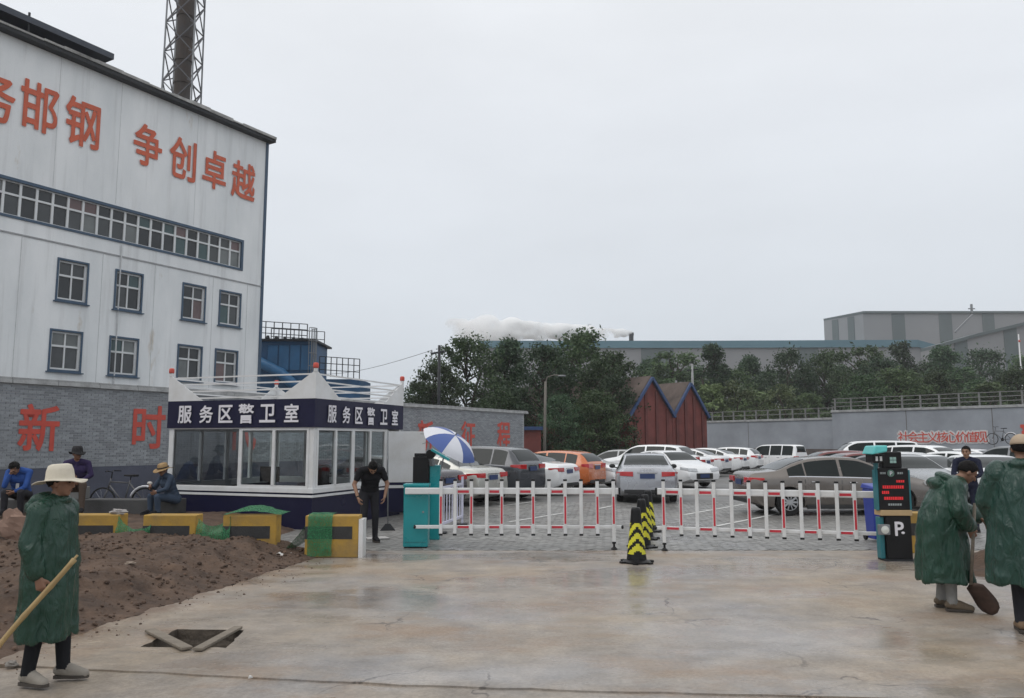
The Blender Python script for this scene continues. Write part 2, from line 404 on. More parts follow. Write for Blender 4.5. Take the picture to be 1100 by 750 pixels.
PANES = [pane_mat('window_pane_dark', (0.028, 0.032, 0.036)), pane_mat('window_pane_grey', (0.06, 0.066, 0.07)),
         pane_mat('window_pane_teal', (0.05, 0.09, 0.095)), pane_mat('window_pane_curtained', (0.15, 0.10, 0.10), 0.15), pane_mat('window_pane_pale', (0.16, 0.175, 0.175), 0.12)]

# ------------------------------------------------------------------ ground
def struct(name, mb, mat, parent=None, **kw):
    o = mb.build(name, mat, parent, **kw)
    if parent is None: o['kind'] = 'structure'
    return o
mb = MB(); B = 2500; hx0, hx1, hy0, hy1 = -4.6, 11.0, 6.9, 13.0; z = -0.06
mb.add([(-B, -B, z), (B, -B, z), (B, B, z), (-B, B, z), (hx0, hy0, z), (hx1, hy0, z), (hx1, hy1, z), (hx0, hy1, z)],
       [(0, 1, 5, 4), (1, 2, 6, 5), (2, 3, 7, 6), (3, 0, 4, 7)])
struct('ground', mb, m_ground)
mb = MB(); mb.add([(-40, -20, -0.014), (40, -20, -0.014), (40, 6.8, -0.014), (-40, 6.8, -0.014)], [(0, 1, 2, 3)])
struct('street', mb, m_conc)

# concrete apron with a square pit let into it
edge = [(-60, 709), (60, 717), (170, 722), (300, 729), (430, 735), (640, 742), (860, 747), (1000, 751), (1240, 757)]
front = []
for (x0, y0), (x1, y1) in zip(edge, edge[1:]):
    for k in range(6):
        q = G(lerp(x0, x1, k / 6), lerp(y0, y1, k / 6)); q.y += 0.03 * noise.noise((q.x * 3, 0, 0)); front.append(q)
outer = front + [L(16, 6.0, 0), L(16, 13.78, 0), L(-7, 13.78, 0), L(-7, 7.0, 0)]
outer[-1] = L(-7, front[0].y + 0.02, 0)
pit0 = [G(151, 695), G(243, 696), G(262, 677), G(190, 676)]; pit = []
for a, b in zip(pit0, pit0[1:] + pit0[:1]):
    for k in range(8):
        q = a.lerp(b, k / 8); pit.append(q + L(.03 * noise.noise((q.x * 9, q.y * 9, 1)), .025 * noise.noise((q.x * 9, q.y * 9, 5)), 0))
bm = bmesh.new()
ov = [bm.verts.new(p) for p in outer]; pv = [bm.verts.new(p) for p in pit]
es = [bm.edges.new((a, b)) for a, b in zip(ov, ov[1:] + ov[:1])] + [bm.edges.new((a, b)) for a, b in zip(pv, pv[1:] + pv[:1])]
bmesh.ops.triangle_fill(bm, edges=es, use_beauty=True)
bmesh.ops.recalc_face_normals(bm, faces=bm.faces)
if sum(f.normal.z for f in bm.faces) < 0: bmesh.ops.reverse_faces(bm, faces=bm.faces)
n = len(ov)
lv = [bm.verts.new(v.co + L(0, 0, -0.05)) for v in ov]
for i in range(n): bm.faces.new((ov[i], lv[i], lv[(i + 1) % n], ov[(i + 1) % n]))
me = bpy.data.meshes.new('concrete_pavement'); bm.to_mesh(me); bm.free(); me.materials.append(m_conc)
apron = put('concrete_pavement', me); apron['kind'] = 'structure'
mb = MB(); n = len(pit); c = sum(pit, Vector()) / n; rings_ = []
for (k, zz) in ((1, 0), (.985, -.10), (.93, -.14), (.86, -.24), (.6, -.30), (.3, -.33)): rings_.append([c + (p - c) * k + L(0, 0, zz + (.03 * noise.noise((p.x * 8, p.y * 8, zz * 9)) if zz < -.05 else 0)) for p in pit])
rings_ = [r + r[:1] for r in rings_]; mb.grid(rings_); mb.add(rings_[-1][:-1], [tuple(range(n))])
mb.build('pit_lining', M('pit_earth', (.085, .068, .052), .85, .35, 6, bump=.8, bscale=25, pos=True), apron)
pc = thing('timber_plank', 'grey plank slanting across the left of the open pit', 'plank', (0, 0, 0), group='planks laid across the pit')
def plank(o, a, b, wd, th):
    q = MB(); q.bar(a, b, wd, th); return q.build('board', m_wood, o, bev=0.006)
a, b = G(161, 678, 0.012), G(201, 698, 0.012); pc.location = a; plank(pc, a + L(0, 0, .01), b + L(0, 0, .01), 0.10, 0.026)
pc2 = thing('timber_plank', 'grey plank slanting across the right of the open pit', 'plank', G(254, 675), group='planks laid across the pit')
a, b = G(256, 675, 0.012), G(212, 699, 0.012); plank(pc2, a + L(0, 0, .01), b + L(0, 0, .01), 0.09, 0.026)
pc3 = thing('timber_plank', 'narrow broken stick fallen down inside the open pit', 'plank', G(205, 688, -0.2))
plank(pc3, G(188, 676, -0.02), G(212, 692, -0.33), 0.04, 0.03)

# parking lot: joint bed, herringbone pavers near the gate, painted lines
mb = MB(); mb.add([(-16, 13.74, -0.012), (90, 13.74, -0.012), (90, 120, -0.012), (-16, 120, -0.012)], [(0, 1, 2, 3)])
lot = struct('parking_lot', mb, m_joint)
mb = MB(); cu = 0.105; ang = R(38); ca, sa = math.cos(ang), math.sin(ang); cnt = 0
for j in range(-60, 61):
    for k in range(-190, 190):
        for (x, y, dx, dy) in ((k + 4 * j, k, 2, 1), (k + 4 * j, k + 1, 1, 2)):
            cxm, cym = (x + dx / 2) * cu, (y + dy / 2) * cu
            X, Y = cxm * ca - cym * sa + 3.0, cxm * sa + cym * ca + 18.0
            if not (13.84 < Y < 24.5 and -4.6 < X < 11.5): continue
            if X < -1.4 - (24.5 - Y) * 0.25 - 0.4 and Y > 21: continue
            hx, hy = dx * cu / 2 - 0.005, dy * cu / 2 - 0.005; zt = random.uniform(-0.002, 0.0025)
            tx, ty = random.uniform(-.004, .004), random.uniform(-.004, .004)
            cs = []
            for (sx, sy) in ((-1, -1), (1, -1), (1, 1), (-1, 1)):
                lx, ly = cxm + sx * hx, cym + sy * hy
                cs.append((lx * ca - ly * sa + 3.0, lx * sa + ly * ca + 18.0, zt + sx * tx * .3 + sy * ty * .3))
            mb.add(cs + [(q[0], q[1], -0.012) for q in cs], [(0, 1, 2, 3), (0, 4, 5, 1), (1, 5, 6, 2), (2, 6, 7, 3), (3, 7, 4, 0)]); cnt += 1
pv_ = mb.build('pavers', m_paver, lot, fix=False); pv_['kind'] = 'stuff'
LN = [((735, 553), (800, 541.5)), ((545, 561), (606, 551)), ((535, 544), (575, 538.5)), ((640, 547), (660, 543)), ((770, 565), (850, 549)), ((640, 531), (700, 520))]
for (p, q) in LN:
    a, b = G(*p, 0.008), G(*q, 0.008); d = (b - a).normalized(); s = L(-d.y, d.x, 0) * 0.05
    mb = MB(); mb.add([a - s, b - s, b + s, a + s], [(0, 1, 2, 3)]); mb.build('parking_line', m_line, lot)

# ------------------------------------------------------------------ soil
E1, E2 = G(350, 596), G(40, 693)
ed = (E2 - E1).normalized(); en = L(ed.y, -ed.x, 0)
if en.x > 0: en = -en
def sstep(a, b, x):
    t = max(0, min(1, (x - a) / (b - a))); return t * t * (3 - 2 * t)
def soil_h(X, Y):
    P = L(X, Y, 0); d = (P - E1).dot(en) + 0.10 * noise.noise((X * 1.7, Y * 1.7, 3)) + 0.05 * noise.noise((X * 6, Y * 6, 1))
    keep = d
    if Y > 13.2: d = min(d, (-4.6 - X) * 0.7 + (0 if Y > 14 else (14 - Y) * 2))
    f = sstep(0.0, 1.1, d)
    h = 0.31 * f
    rough = min(1, max(0, d) * 1.6) * (0.35 if Y > 14 else 1)
    h += rough * (0.10 * noise.noise((X * 0.9, Y * 0.9, 0)) + 0.075 * noise.noise((X * 2.3, Y * 2.3, 5)) + 0.05 * noise.noise((X * 6, Y * 6, 9)) + 0.03 * noise.noise((X * 13, Y * 13, 2)) + 0.015 * noise.noise((X * 26, Y * 26, 3)))
    if d > 0: h += 0.012 + 0.02 * sstep(0, .1, d) * (0.6 + noise.noise((X * 9, Y * 9, 4)))
    return h if d > -0.05 else -0.03, d
mb = MB(); st = 0.055; nx, ny = int(12.2 / st), int(11.2 / st); hs = {}
for j in range(ny + 1):
    for i in range(nx + 1):
        X, Y = -14.6 + i * st, 6.3 + j * st
        h, d = soil_h(X, Y); hs[i, j] = d
        mb.v.append(L(X + 0.02 * noise.noise((X * 8, Y * 8, 7)), Y, h))
for j in range(ny):
    for i in range(nx):
        if max(hs[i, j], hs[i + 1, j], hs[i, j + 1], hs[i + 1, j + 1]) > -0.04:
            a = j * (nx + 1) + i; mb.f.append([a, a + 1, a + nx + 2, a + nx + 1]); mb.mi.append(0)
so = struct('soil_bank', mb, m_soil, smooth=True, fix=False); tag(so, 'bank of loose brown soil beside the concrete, left of the gate', 'soil', kind='stuff')
mb = MB(); rr = random.Random(5)
for k in range(6500):
    X, Y = rr.uniform(-11, -2.7), rr.uniform(6.6, 13.4)
    h, d = soil_h(X, Y)
    if d < -0.6 or (d < 0 and rr.random() < 0.72): continue
    s = rr.choice((0.007, 0.010, 0.010, 0.014, 0.014, 0.02, 0.03)) * rr.uniform(.7, 1.2) * (0.5 if d < 0 else 1)
    m3 = Matrix.Rotation(rr.uniform(0, 6), 3, 'Z') @ Matrix.Rotation(rr.uniform(0, 1), 3, 'X')
    mb.ell((X, Y, max(h, 0) + s * 0.25), (s * rr.uniform(.8, 1.4), s, s * rr.uniform(.5, .8)), 6, 4, m3)
cl = mb.build('soil_clods', m_clod, fix=False); tag(cl, 'scattered clods of brown soil over the bank', 'soil', kind='stuff')
# second heap, behind the workers
mb = MB(); rows = []
for j in range(41):
    row = []
    for i in range(61):
        u, v = i / 60 * 2 - 1, j / 40 * 2 - 1
        X, Y = 8.5 + u * 2.2, 11.6 + v * 1.3
        r = max(0, 1 - (u * u + v * v) + 0.25 * noise.noise((X * 2, Y * 2, 8)))
        row.append(L(X, Y, -0.03 + 0.5 * r ** 1.1 + (0.07 * noise.noise((X * 4, Y * 4, 1)) + 0.04 * noise.noise((X * 10, Y * 10, 1))) * min(1, r * 3)))
    rows.append(row)
mb.grid(rows); sh = struct('soil_heap', mb, m_soil, smooth=True, fix=False); tag(sh, 'low heap of brown soil behind the two green raincoats at the gate', 'soil', kind='stuff')

# ------------------------------------------------------------------ grey brick wall with red characters
AW = -25.2
RZ = math.atan2(U2.y, U2.x)
def on_plane(parent):
    inv = frame_of(parent).inverted()
    return lambda a: (lambda x, y: inv @ PLN(x, y, a))
p_l = PLN(-60, 402, AW); p_r = PLN(563, 441, AW); zt = PLN(300, 424, AW).z
wall = thing('brick_wall', 'long grey brick wall with dark painted base and red characters', 'wall', (p_r.x, p_r.y, 0), RZ)
wl = -((p_r - p_l).length) - 2.0
WZ = zt; PZ = 1.13
mb = MB(); mb.b2(wl, 0, 0.012, 0.24, 0, WZ - 0.16)
mb.build('wall_core', m_mortar, wall, world=False)
mb = MB(); bl, bh, jt = 0.205, 0.052, 0.012; row = 0; zz = PZ + 0.012
while zz + bh < WZ - 0.17:
    x = wl + (row % 2) * (bl + jt) / 2
    while x + bl < 0:
        o1 = random.uniform(-0.004, 0.002)
        mb.add([(x, o1, zz), (x + bl, o1, zz), (x + bl, o1, zz + bh), (x, o1, zz + bh), (x, .014, zz), (x + bl, .014, zz), (x + bl, .014, zz + bh), (x, .014, zz + bh)],
               [(0, 1, 2, 3), (0, 4, 5, 1), (1, 5, 6, 2), (2, 6, 7, 3), (3, 7, 4, 0)])
        x += bl + jt
    zz += bh + jt; row += 1
k = mb.build('brickwork', m_brick, wall, world=False, fix=False); k['kind'] = 'stuff'
mb = MB(); mb.b2(wl, 0.0, -0.012, 0.01, 0, PZ); mb.build('painted_base', m_plinth, wall, world=False)
x = wl; i = 0
proto = None
while x < -0.2:
    if proto is None:
        mb = MB(); mb.hexa([(0, -.09, 0), (1.18, -.09, 0), (1.18, .33, 0), (0, .33, 0), (0, -.07, .1), (1.18, -.07, .1), (1.18, .31, .1), (0, .31, .1)])
        mb.b2(0, 1.18, -.04, .28, .1, .16)
        proto = mb.build('coping_stone', m_cope, wall, world=False, bev=0.008); o = proto
    else:
        o = proto.copy(); COL.objects.link(o); KIDS[wall.name].append(o)
    o.location = (x, 0, WZ - 0.16 + random.uniform(-.008, .008)); o.rotation_euler.z = random.uniform(-.006, .006)
    x += 1.19
wp = on_plane(wall)(AW)
for ch, x, y, h in (('新', 42, 459.5, 49), ('时', 160, 459, 45), ('代', 260, 462, 42), ('新', 457, 468, 32), ('征', 503, 468.5, 31), ('程', 541, 468.5, 30)):
    p = PLN(x, y, AW); t, b_ = PLN(x, y - h / 2, AW), PLN(x, y + h / 2, AW)
    letter('character', ch, p - L(-0.86, 0.51, 0) * -0.004 if False else p + L(0.861, -0.508, 0) * 0.006, t.z - b_.z, m_red, wall, RZ, bold=0.016, depth=0.006, sx=0.86)

# ------------------------------------------------------------------ works building with slogan
AB = -37.0
cn_ = PLN(282, 300, AB)
bld = thing('works_building', 'tall grey-white works building with red slogan and rows of windows', 'building', (cn_.x, cn_.y, 0), RZ)
binv = frame_of(bld).inverted()
def F(x, y):
    q = binv @ PLN(x, y, AB); return q.x, q.z
BL = -48.0
BH = F(283, 152)[1]
holes = []; panes_n = 0
wins = [(60, 95, 279, 326), (123, 154, 291.5, 335), (196, 222, 305.5, 345), (236, 260, 314, 351), (57, 93, 355, 401), (121, 153, 363, 405), (194, 221, 371, 408), (234, 259, 376, 410)]
def avg(*a): return sum(a) / len(a)
rects = []
for r in range(2):
    row = wins[r * 4:r * 4 + 4]
    z0 = avg(*[F((a + b) / 2, d + (0 if r == 0 or i < 2 else 0))[1] for i, (a, b, c, d) in enumerate(row[:2])]); z1 = avg(*[F((a + b) / 2, c)[1] for (a, b, c, d) in row])
    for (a, b, c, d) in row:
        x0, x1 = F(a, 300)[0] + .08, F(b, 300)[0] - .08; rects.append((x0, x1, z0 + .1, z1 - .08))
    for q in (-8.5, -12.5, -16.5):
        xx = rects[r * 4][0] + q; rects.append((xx, xx + 1.6, z0 + .1, z1 - .08))
sx0, sx1 = F(23, 210)[0], F(259, 270)[0]; bay = (sx1 - sx0) / 17
sz0, sz1 = avg(F(2, 232)[1], F(130, 263)[1], F(250, 287)[1]), avg(F(2, 189)[1], F(130, 222)[1], F(250, 255)[1])
strip = (sx1 - bay * 34, sx1 + 0.12, sz0, sz1)
allh = rects + [strip]
xs = sorted({BL, 0.0} | {r[0] for r in allh} | {r[1] for r in allh}); zs = sorted({0.0, BH} | {r[2] for r in allh} | {r[3] for r in allh})
mb = MB()
for x0, x1 in zip(xs, xs[1:]):
    for z0, z1 in zip(zs, zs[1:]):
        cxm, czm = (x0 + x1) / 2, (z0 + z1) / 2
        if any(r[0] < cxm < r[1] and r[2] < czm < r[3] for r in allh): continue
        mb.add([(x0, 0, z0), (x1, 0, z0), (x1, 0, z1), (x0, 0, z1)], [(0, 1, 2, 3)])
for (x0, x1, z0, z1) in allh:
    q = 0.25; mb.add([(x0, 0, z0), (x1, 0, z0), (x1, 0, z1), (x0, 0, z1), (x0, q, z0), (x1, q, z0), (x1, q, z1), (x0, q, z1)],
                     [(0, 4, 5, 1), (1, 5, 6, 2), (2, 6, 7, 3), (3, 7, 4, 0)])
D = 16.0
mb.add([(BL, 0, 0), (0, 0, 0), (0, D, 0), (BL, D, 0), (BL, 0, BH), (0, 0, BH), (0, D, BH), (BL, D, BH)], [(1, 2, 6, 5), (2, 3, 7, 6), (3, 0, 4, 7), (4, 5, 6, 7)])
mb.build('facade', m_fac, bld, world=False, fix=False)
mb = MB(); mb.b2(-0.10, 0.06, -0.05, 0.1, 0, BH - 0.02); mb.build('corner_trim', m_bluef, bld, world=False)
mb = MB(); mb.b2(BL, 0.02, -0.035, 0.0, sz0 - 0.62, sz0 - 0.56); mb.build('string_course', M('facade_seam', (0.33, 0.34, 0.35), 0.7), bld, world=False)
m_seam = M('facade_joint', (0.52, 0.535, 0.545), .7)
for q in (F(20, 300)[0], F(109, 300)[0], F(166, 300)[0], F(229, 300)[0], F(266, 300)[0]):
    mb = MB(); mb.b2(q, q + .022, -0.006, 0.0, 0, sz0 - .65); mb.build('panel_joint', m_seam, bld, world=False)
for q in (F(60, 150)[0], F(128, 150)[0], F(212, 150)[0]):
    mb = MB(); mb.b2(q, q + .018, -0.005, 0.0, sz1 + .1, BH); mb.build('panel_joint', m_seam, bld, world=False)
q = F(128, 300)[0]; mb = MB(); mb.tube([(q, -.05, sz0 - .1), (q, -.05, 0)], .03, 8); mb.build('drainpipe', m_seam, bld, world=False)
def win_unit(x0, x1, z0, z1, rnd, surround=True):
    """a glazed unit in its opening: > frame members in one mesh, panes as sub-parts"""
    mb = MB(); yb = 0.10
    if surround:
        for (a, b, c, d) in ((x0 - .07, x1 + .07, z0 - .08, z0), (x0 - .07, x1 + .07, z1, z1 + .08), (x0 - .07, x0, z0, z1), (x1, x1 + .07, z0, z1)): mb.b2(a, b, -0.045, 0.10, c, d)
        mb.b2(x0 - .14, x1 + .14, -0.12, 0.02, z0 - .13, z0 - .085)
    mb.cur = 1; t = 0.075 if surround else 0.048
    for (a, b, c, d) in ((x0, x1, z0, z0 + t), (x0, x1, z1 - t, z1), (x0, x0 + t, z0 + t, z1 - t), (x1 - t, x1, z0 + t, z1 - t)): mb.b2(a, b, yb - .04, yb + .06, c, d)
    zm = lerp(z0, z1, 0.62); xm = (x0 + x1) / 2
    mb.b2(x0 + t, x1 - t, yb - .035, yb + .055, zm - .04, zm + .04)
    cols = [(x0 + t, xm - .03), (xm + .03, x1 - t)] if surround else [(x0 + t, x1 - t)]
    if surround: mb.b2(xm - .03, xm + .03, yb - .03, yb + .05, z0 + t, zm - .041); mb.b2(xm - .03, xm + .03, yb - .03, yb + .05, zm + .041, z1 - t)
    wo = mb.build('window', [m_bluef, m_frame], bld, world=False)
    for (a, b) in cols:
        for (c, d) in ((z0 + t, zm - .04), (zm + .04, z1 - t)):
            p = MB(); p.add([(a, yb + .02, c), (b, yb + .02, c), (b, yb + .02, d), (a, yb + .02, d)], [(0, 1, 2, 3)])
            r = rnd.random(); mt = PANES[0 if r < .42 else 1 if r < .72 else 2 if r < .86 else 4 if r < .95 else 3]
            po = p.build('pane', mt, wo, world=False, fix=False); po.rotation_euler = (0, 0, 0)
    return wo
rnd = random.Random(3)
for rct in rects: win_unit(*rct, rnd)
for i in range(34):
    win_unit(sx1 - bay * (i + 1), sx1 - bay * i, sz0 + .1, sz1 - .12, rnd, False)
mb = MB()
for (a, b, c, d) in ((strip[0], strip[1], sz0, sz0 + .1), (strip[0], strip[1], sz1 - .12, sz1), (sx1, sx1 + .12, sz0 + .1, sz1 - .12)): mb.b2(a, b, -.05, .2, c, d)
mb.build('strip_window_surround', m_bluef, bld, world=False)
mb = MB(); mb.b2(BL, 0, 0.24, 0.26, 0.5, BH - 3); mb.build('dark_interior', m_dark, bld, world=False)
# eaves and the raised roof behind them
mb = MB(); mb.b2(BL - .4, 0.22, -0.40, D + .4, BH + 0.012, BH + 0.20); mb.build('eaves', m_dark, bld, world=False)
m_snow = M('weathered_roof_edge', (0.34, 0.34, 0.33), 0.9, 0.55, 1.2, bump=0.6, bscale=8)
mb = MB()
xx = BL
while xx < 0.15:
    ln = random.uniform(.5, 1.6); mb.b2(xx, min(.2, xx + ln), -0.42 - random.uniform(0, .05), 0.2, BH + .19 - random.uniform(0, .03), BH + 0.27 + random.uniform(-.04, .08)); xx += ln
rf = mb.build('roof_edging', m_snow, bld, world=False); rf['kind'] = 'stuff'
RM = -40.5
q1 = binv @ PLN(118, 60, RM); q2 = binv @ PLN(106, 74, RM)
mb = MB(); mb.b2(BL, q2.x, q1.y + .5, q1.y + 8, BH + .1, q1.z - .1); mb.build('roof_monitor', M('monitor_wall', (0.08, 0.085, 0.1), .6), bld, world=False)
mb = MB(); mb.hexa([(BL, q1.y - .35, q1.z - .28), (q1.x, q1.y - .35, q1.z - .28), (q1.x, q1.y + 9, q1.z - .2), (BL, q1.y + 9, q1.z - .2), (BL, q1.y - .35, q1.z), (q1.x, q1.y - .35, q1.z), (q1.x, q1.y + 9, q1.z + .3), (BL, q1.y + 9, q1.z + .3)])
mb.build('monitor_roof', M('monitor_roof_sheet', (0.045, 0.055, 0.075), .5), bld, world=False)
q3 = binv @ PLN(29, 15, RM); mb = MB(); mb.tube([(q3.x, q3.y - .2, q3.z - 1.6), (q3.x, q3.y - .2, q3.z)], .05, 6); mb.build('vent_pipe', m_dark, bld, world=False)
for ch, x, y, h in (('服', -52, 82, 62), ('务', -6, 103, 57), ('邯', 42, 116, 54), ('钢', 88.5, 132.5, 53), ('争', 158.5, 157, 46), ('创', 196, 171, 46), ('卓', 230, 183, 42.5), ('越', 261, 194.5, 41.5)):
    p, t, b_ = PLN(x, y, AB), PLN(x, y - h / 2, AB), PLN(x, y + h / 2, AB)
    letter('character', ch, p + L(0.861, -0.508, 0) * 0.02, (t.z - b_.z) * .95, m_redo, bld, RZ, bold=0.014, depth=0.025, sx=0.74)

# chimney stack inside its lattice tower
TY = 64.0
tb = PY(197.5, 60, TY)
tw = thing('chimney_tower', 'rusty chimney stack inside a steel lattice tower behind the building', 'chimney', (tb.x, TY, 0), R(4))
mb = MB(); pr = []
for i in range(22): pr += [(0.66, i * 2.0), (0.66, i * 2.0 + 1.85), (0.73, i * 2.0 + 1.86), (0.73, i * 2.0 + 1.98)]
mb.lathe(pr, 18); mb.build('stack', M('rusty_stack', (0.105, 0.07, 0.05), .8, .4, .8, col2=(0.055, 0.05, 0.05)), tw, world=False, smooth=False)
hw = lambda z: 1.36 - 0.005 * z
for sx in (-1, 1):
    for sy in (-1, 1):
        mb = MB(); mb.bar((sx * hw(0), sy * hw(0), 0), (sx * hw(44), sy * hw(44), 44), 0.11); mb.build('leg', m_steel, tw, world=False)
z0 = 16.0; step = 2.6
mtw = M('tower_brace', (0.10, 0.10, 0.11), .6)
while z0 < 43:
    z1 = z0 + step; zm = (z0 + z1) / 2
    for (ax, sg) in ((0, -1), (0, 1), (1, -1), (1, 1)):
        def pt(t, zz):
            h = hw(zz); return (t * h, sg * h, zz) if ax == 0 else (sg * h, t * h, zz)
        for (a, b) in ((pt(-1, z0), pt(-.0, zm)), (pt(1, z0), pt(.0, zm)), (pt(-1, z1), pt(.0, zm)), (pt(1, z1), pt(0, zm))):
            mb = MB(); mb.bar(a, b, 0.085); mb.build('brace', mtw, tw, world=False, fix=False)
    for sx in (-1, 1):
        for sy in (-1, 1):
            mb = MB(); mb.bar((sx * hw(z0), sy * hw(z0), z0), (sx * .6, sy * .6, z0 + .5), 0.08); mb.build('brace', mtw, tw, world=False, fix=False)
    z0 = z1

# blue dust plant beside the building
DY = 50.0
def D_(x, y): return PY(x, y, DY)
m_bluep = M('blue_plant_paint', (0.018, 0.085, 0.19), .45, .25, .6)
m_bluep2 = M('blue_plant_panel', (0.03, 0.13, 0.27), .45, .25, .6)
dp = thing('dust_collector', 'blue steel dust collector with railed platforms beside the works building', 'industrial plant', (D_(310, 474).x, DY, 0))
a, b = D_(268, 366), D_(336, 366)
mb = MB(); mb.b2(a.x, b.x, DY, DY + 4, 0, a.z - .05); mb.build('hopper_body', m_bluep, dp)
for x in (288, 300, 312, 324):
    p, q = D_(x, 371), D_(x + 10, 398); mb = MB(); mb.b2(p.x, q.x, DY - .07, DY, q.z, p.z); mb.build('side_panel', m_bluep2, dp, bev=.03)
mb = MB(); mb.b2(a.x, b.x + .25, DY - .5, DY + 4.3, a.z - .05, a.z + .07); mb.build('platform', m_dark, dp)
mb = MB(); mb.tube([D_(262, 380) + L(0, -.6, 0), D_(305, 402) + L(0, -.6, 0), D_(330, 425) + L(0, -.6, 0)], .34, 10); mb.build('duct', m_bluep2, dp, smooth=True)
def rails(p0, p1, h, nposts, lv, depth=0.0):
    mb = MB()
    for i in range(nposts): q = p0.lerp(p1, i / (nposts - 1)); mb = MB(); mb.bar(q, q + L(0, 0, h), .05); mb.build('rail_post', m_dark, dp)
    for k in range(lv): zz = h * (k + 1) / lv; mb = MB(); mb.bar(p0 + L(0, 0, zz), p1 + L(0, 0, zz), .045); mb.build('handrail', m_dark, dp)
pa, pb = D_(270, 364) + L(0, -.5, 0), D_(332, 368) + L(0, -.5, 0)
rails(pa, pb, 1.1, 8, 3); rails(pa + L(0, 4.6, .15), pb + L(0, 4.6, .15), 1.1, 8, 2)
for i in range(6):
    q = pa.lerp(pb, .1 + i * .15); mb = MB(); mb.lathe([(.10, 0), (.14, .12), (.09, .3)], 8, q + L(0, .9, .02)); mb.build('valve', m_dark, dp)
cgx = D_(336, 360).x; ztop = D_(336, 354).z; mb = MB()
for i in range(9):
    th = PI * (i / 8) - PI / 2
    mb = MB(); mb.bar((cgx + .38 * math.cos(th), DY - .5 + .38 * math.sin(th), ztop - 3.4), (cgx + .38 * math.cos(th), DY - .5 + .38 * math.sin(th), ztop), .03); mb.build('ladder_cage_bar', m_steel, dp)
for k in range(5):
    mb = MB(); mb.tube([(cgx + .38 * math.cos(PI * i / 8 - PI / 2), DY - .5 + .38 * math.sin(PI * i / 8 - PI / 2), ztop - k * .8) for i in range(9)], .025, 5); mb.build('ladder_cage_hoop', m_steel, dp)
a2, b2 = D_(330, 407), D_(386, 407)
mb = MB(); mb.b2(a2.x, b2.x, DY + .3, DY + 4, 0, a2.z); mb.build('lower_body', m_bluep, dp)
rails(D_(343, 404), D_(386, 407), 1.25, 8, 3)

# factory halls in the distance
m_hall = M('hall_cladding', (0.25, 0.255, 0.265), .7, .08, .05); m_hall2 = M('hall_dark_cladding', (0.11, 0.135, 0.14), .7, .1, .05)
m_hroof = M('hall_teal_roof', (0.10, 0.20, 0.25), .5, .12, .05)
def hall(name, label, Y, pts, depth, bands, rooft=1.2, rowz=None, roofmat=None, dx=0.0):
    """pts: photograph points along the roofline, left to right, at distance Y"""
    t = [PY(x, y, Y) for x, y in pts]
    o = thing(name, label, 'factory hall', (avg(t[0].x, t[-1].x), Y, 0))
    mb = MB(); mb.prism([L(t[0].x, Y, -.1)] + t + [L(t[-1].x, Y, -.1)], (dx, depth, 0)); mb.build('wall', m_hall, o)
    for (x0, x1) in bands:
        def zt(x):
            q = PY(x, 400, Y); return q.x, interp([(p.x, p.z) for p in t], q.x)
        (xa, za), (xb, zb) = zt(x0), zt(x1)
        mb = MB(); mb.hexa([(xa, Y - .12, 0), (xb, Y - .12, 0), (xb, Y - .01, 0), (xa, Y - .01, 0), (xa, Y - .12, za - .3), (xb, Y - .12, zb - .3), (xb, Y - .01, zb - .3), (xa, Y - .01, za - .3)])
        mb.build('cladding_strip', m_hall2, o)
    for p, q in zip(t, t[1:]):
        mb = MB(); mb.hexa([p + L(-.05, -.5, -rooft), q + L(.05, -.5, -rooft), q + L(.05 + dx, depth, -rooft), p + L(-.05 + dx, depth, -rooft), p + L(-.05, -.5, .15), q + L(.05, -.5, .15), q + L(.05 + dx, depth, .15), p + L(-.05 + dx, depth, .15)])
        mb.build('roof', roofmat or m_hroof, o)
    return o
hall('factory_hall', 'long low factory hall with teal roof edge behind the trees', 190, [(515, 367), (760, 367), (985, 366), (1010, 373)], 60, [(689, 724), (858, 880), (590, 610)], 1.6)
th_ = hall('factory_hall', 'tall pale factory hall with dark vertical strips at upper right', 240, [(927, 335), (1180, 335)], 15, [(961, 975), (1012, 1026), (1059, 1072)], .5, roofmat=m_hall2, dx=-6.2)
hall('factory_hall', 'nearer grey hall with rising roofline at the right edge', 160, [(1000, 373), (1050, 359), (1100, 347), (1170, 331)], 4, [(1027, 1041), (1081, 1095)], .5, roofmat=m_hall2)
A_, B_ = PY(927, 336, 240), L(PY(927, 336, 240).x - 6.2, 255, 0)
for t_ in (.22, .62):
    mb = MB(); p = L(A_.x, 240, 0).lerp(B_, t_); q = L(A_.x, 240, 0).lerp(B_, t_ + .16); o_ = L(-.12, -.05, 0); zt_ = A_.z - .6
    mb.hexa([p + o_, q + o_, q, p, p + o_ + L(0, 0, zt_), q + o_ + L(0, 0, zt_), q + L(0, 0, zt_), p + L(0, 0, zt_)]); mb.build('cladding_strip', m_hall2, th_)
an = thing('antenna_mast', 'thin lattice mast with ladder on the tall hall roof', 'mast', PY(1044, 336, 235))
q = PY(1044, 336, 235); mb = MB(); mb.bar(q, q + L(0, 0, 2.6), .5); mb.bar(q + L(-1, 0, 1.2), q + L(1, 0, 1.2), .3); mb.build('mast', m_steel, an)
mb = MB(); mb.bar(PY(1026, 357, 158), PY(1045, 338, 158), .35); mb.build('stair', m_steel, an)
ch = thing('factory_chimney', 'short dark chimney puffing steam behind the long hall', 'chimney', PY(678, 474, 270))
mb = MB(); q = PY(678, 357.5, 270); mb.lathe([(.9, 0), (.8, q.z - 1), (.95, q.z - .9), (.9, q.z)], 12, (q.x, 270, 0)); mb.build('flue', m_dark, ch)

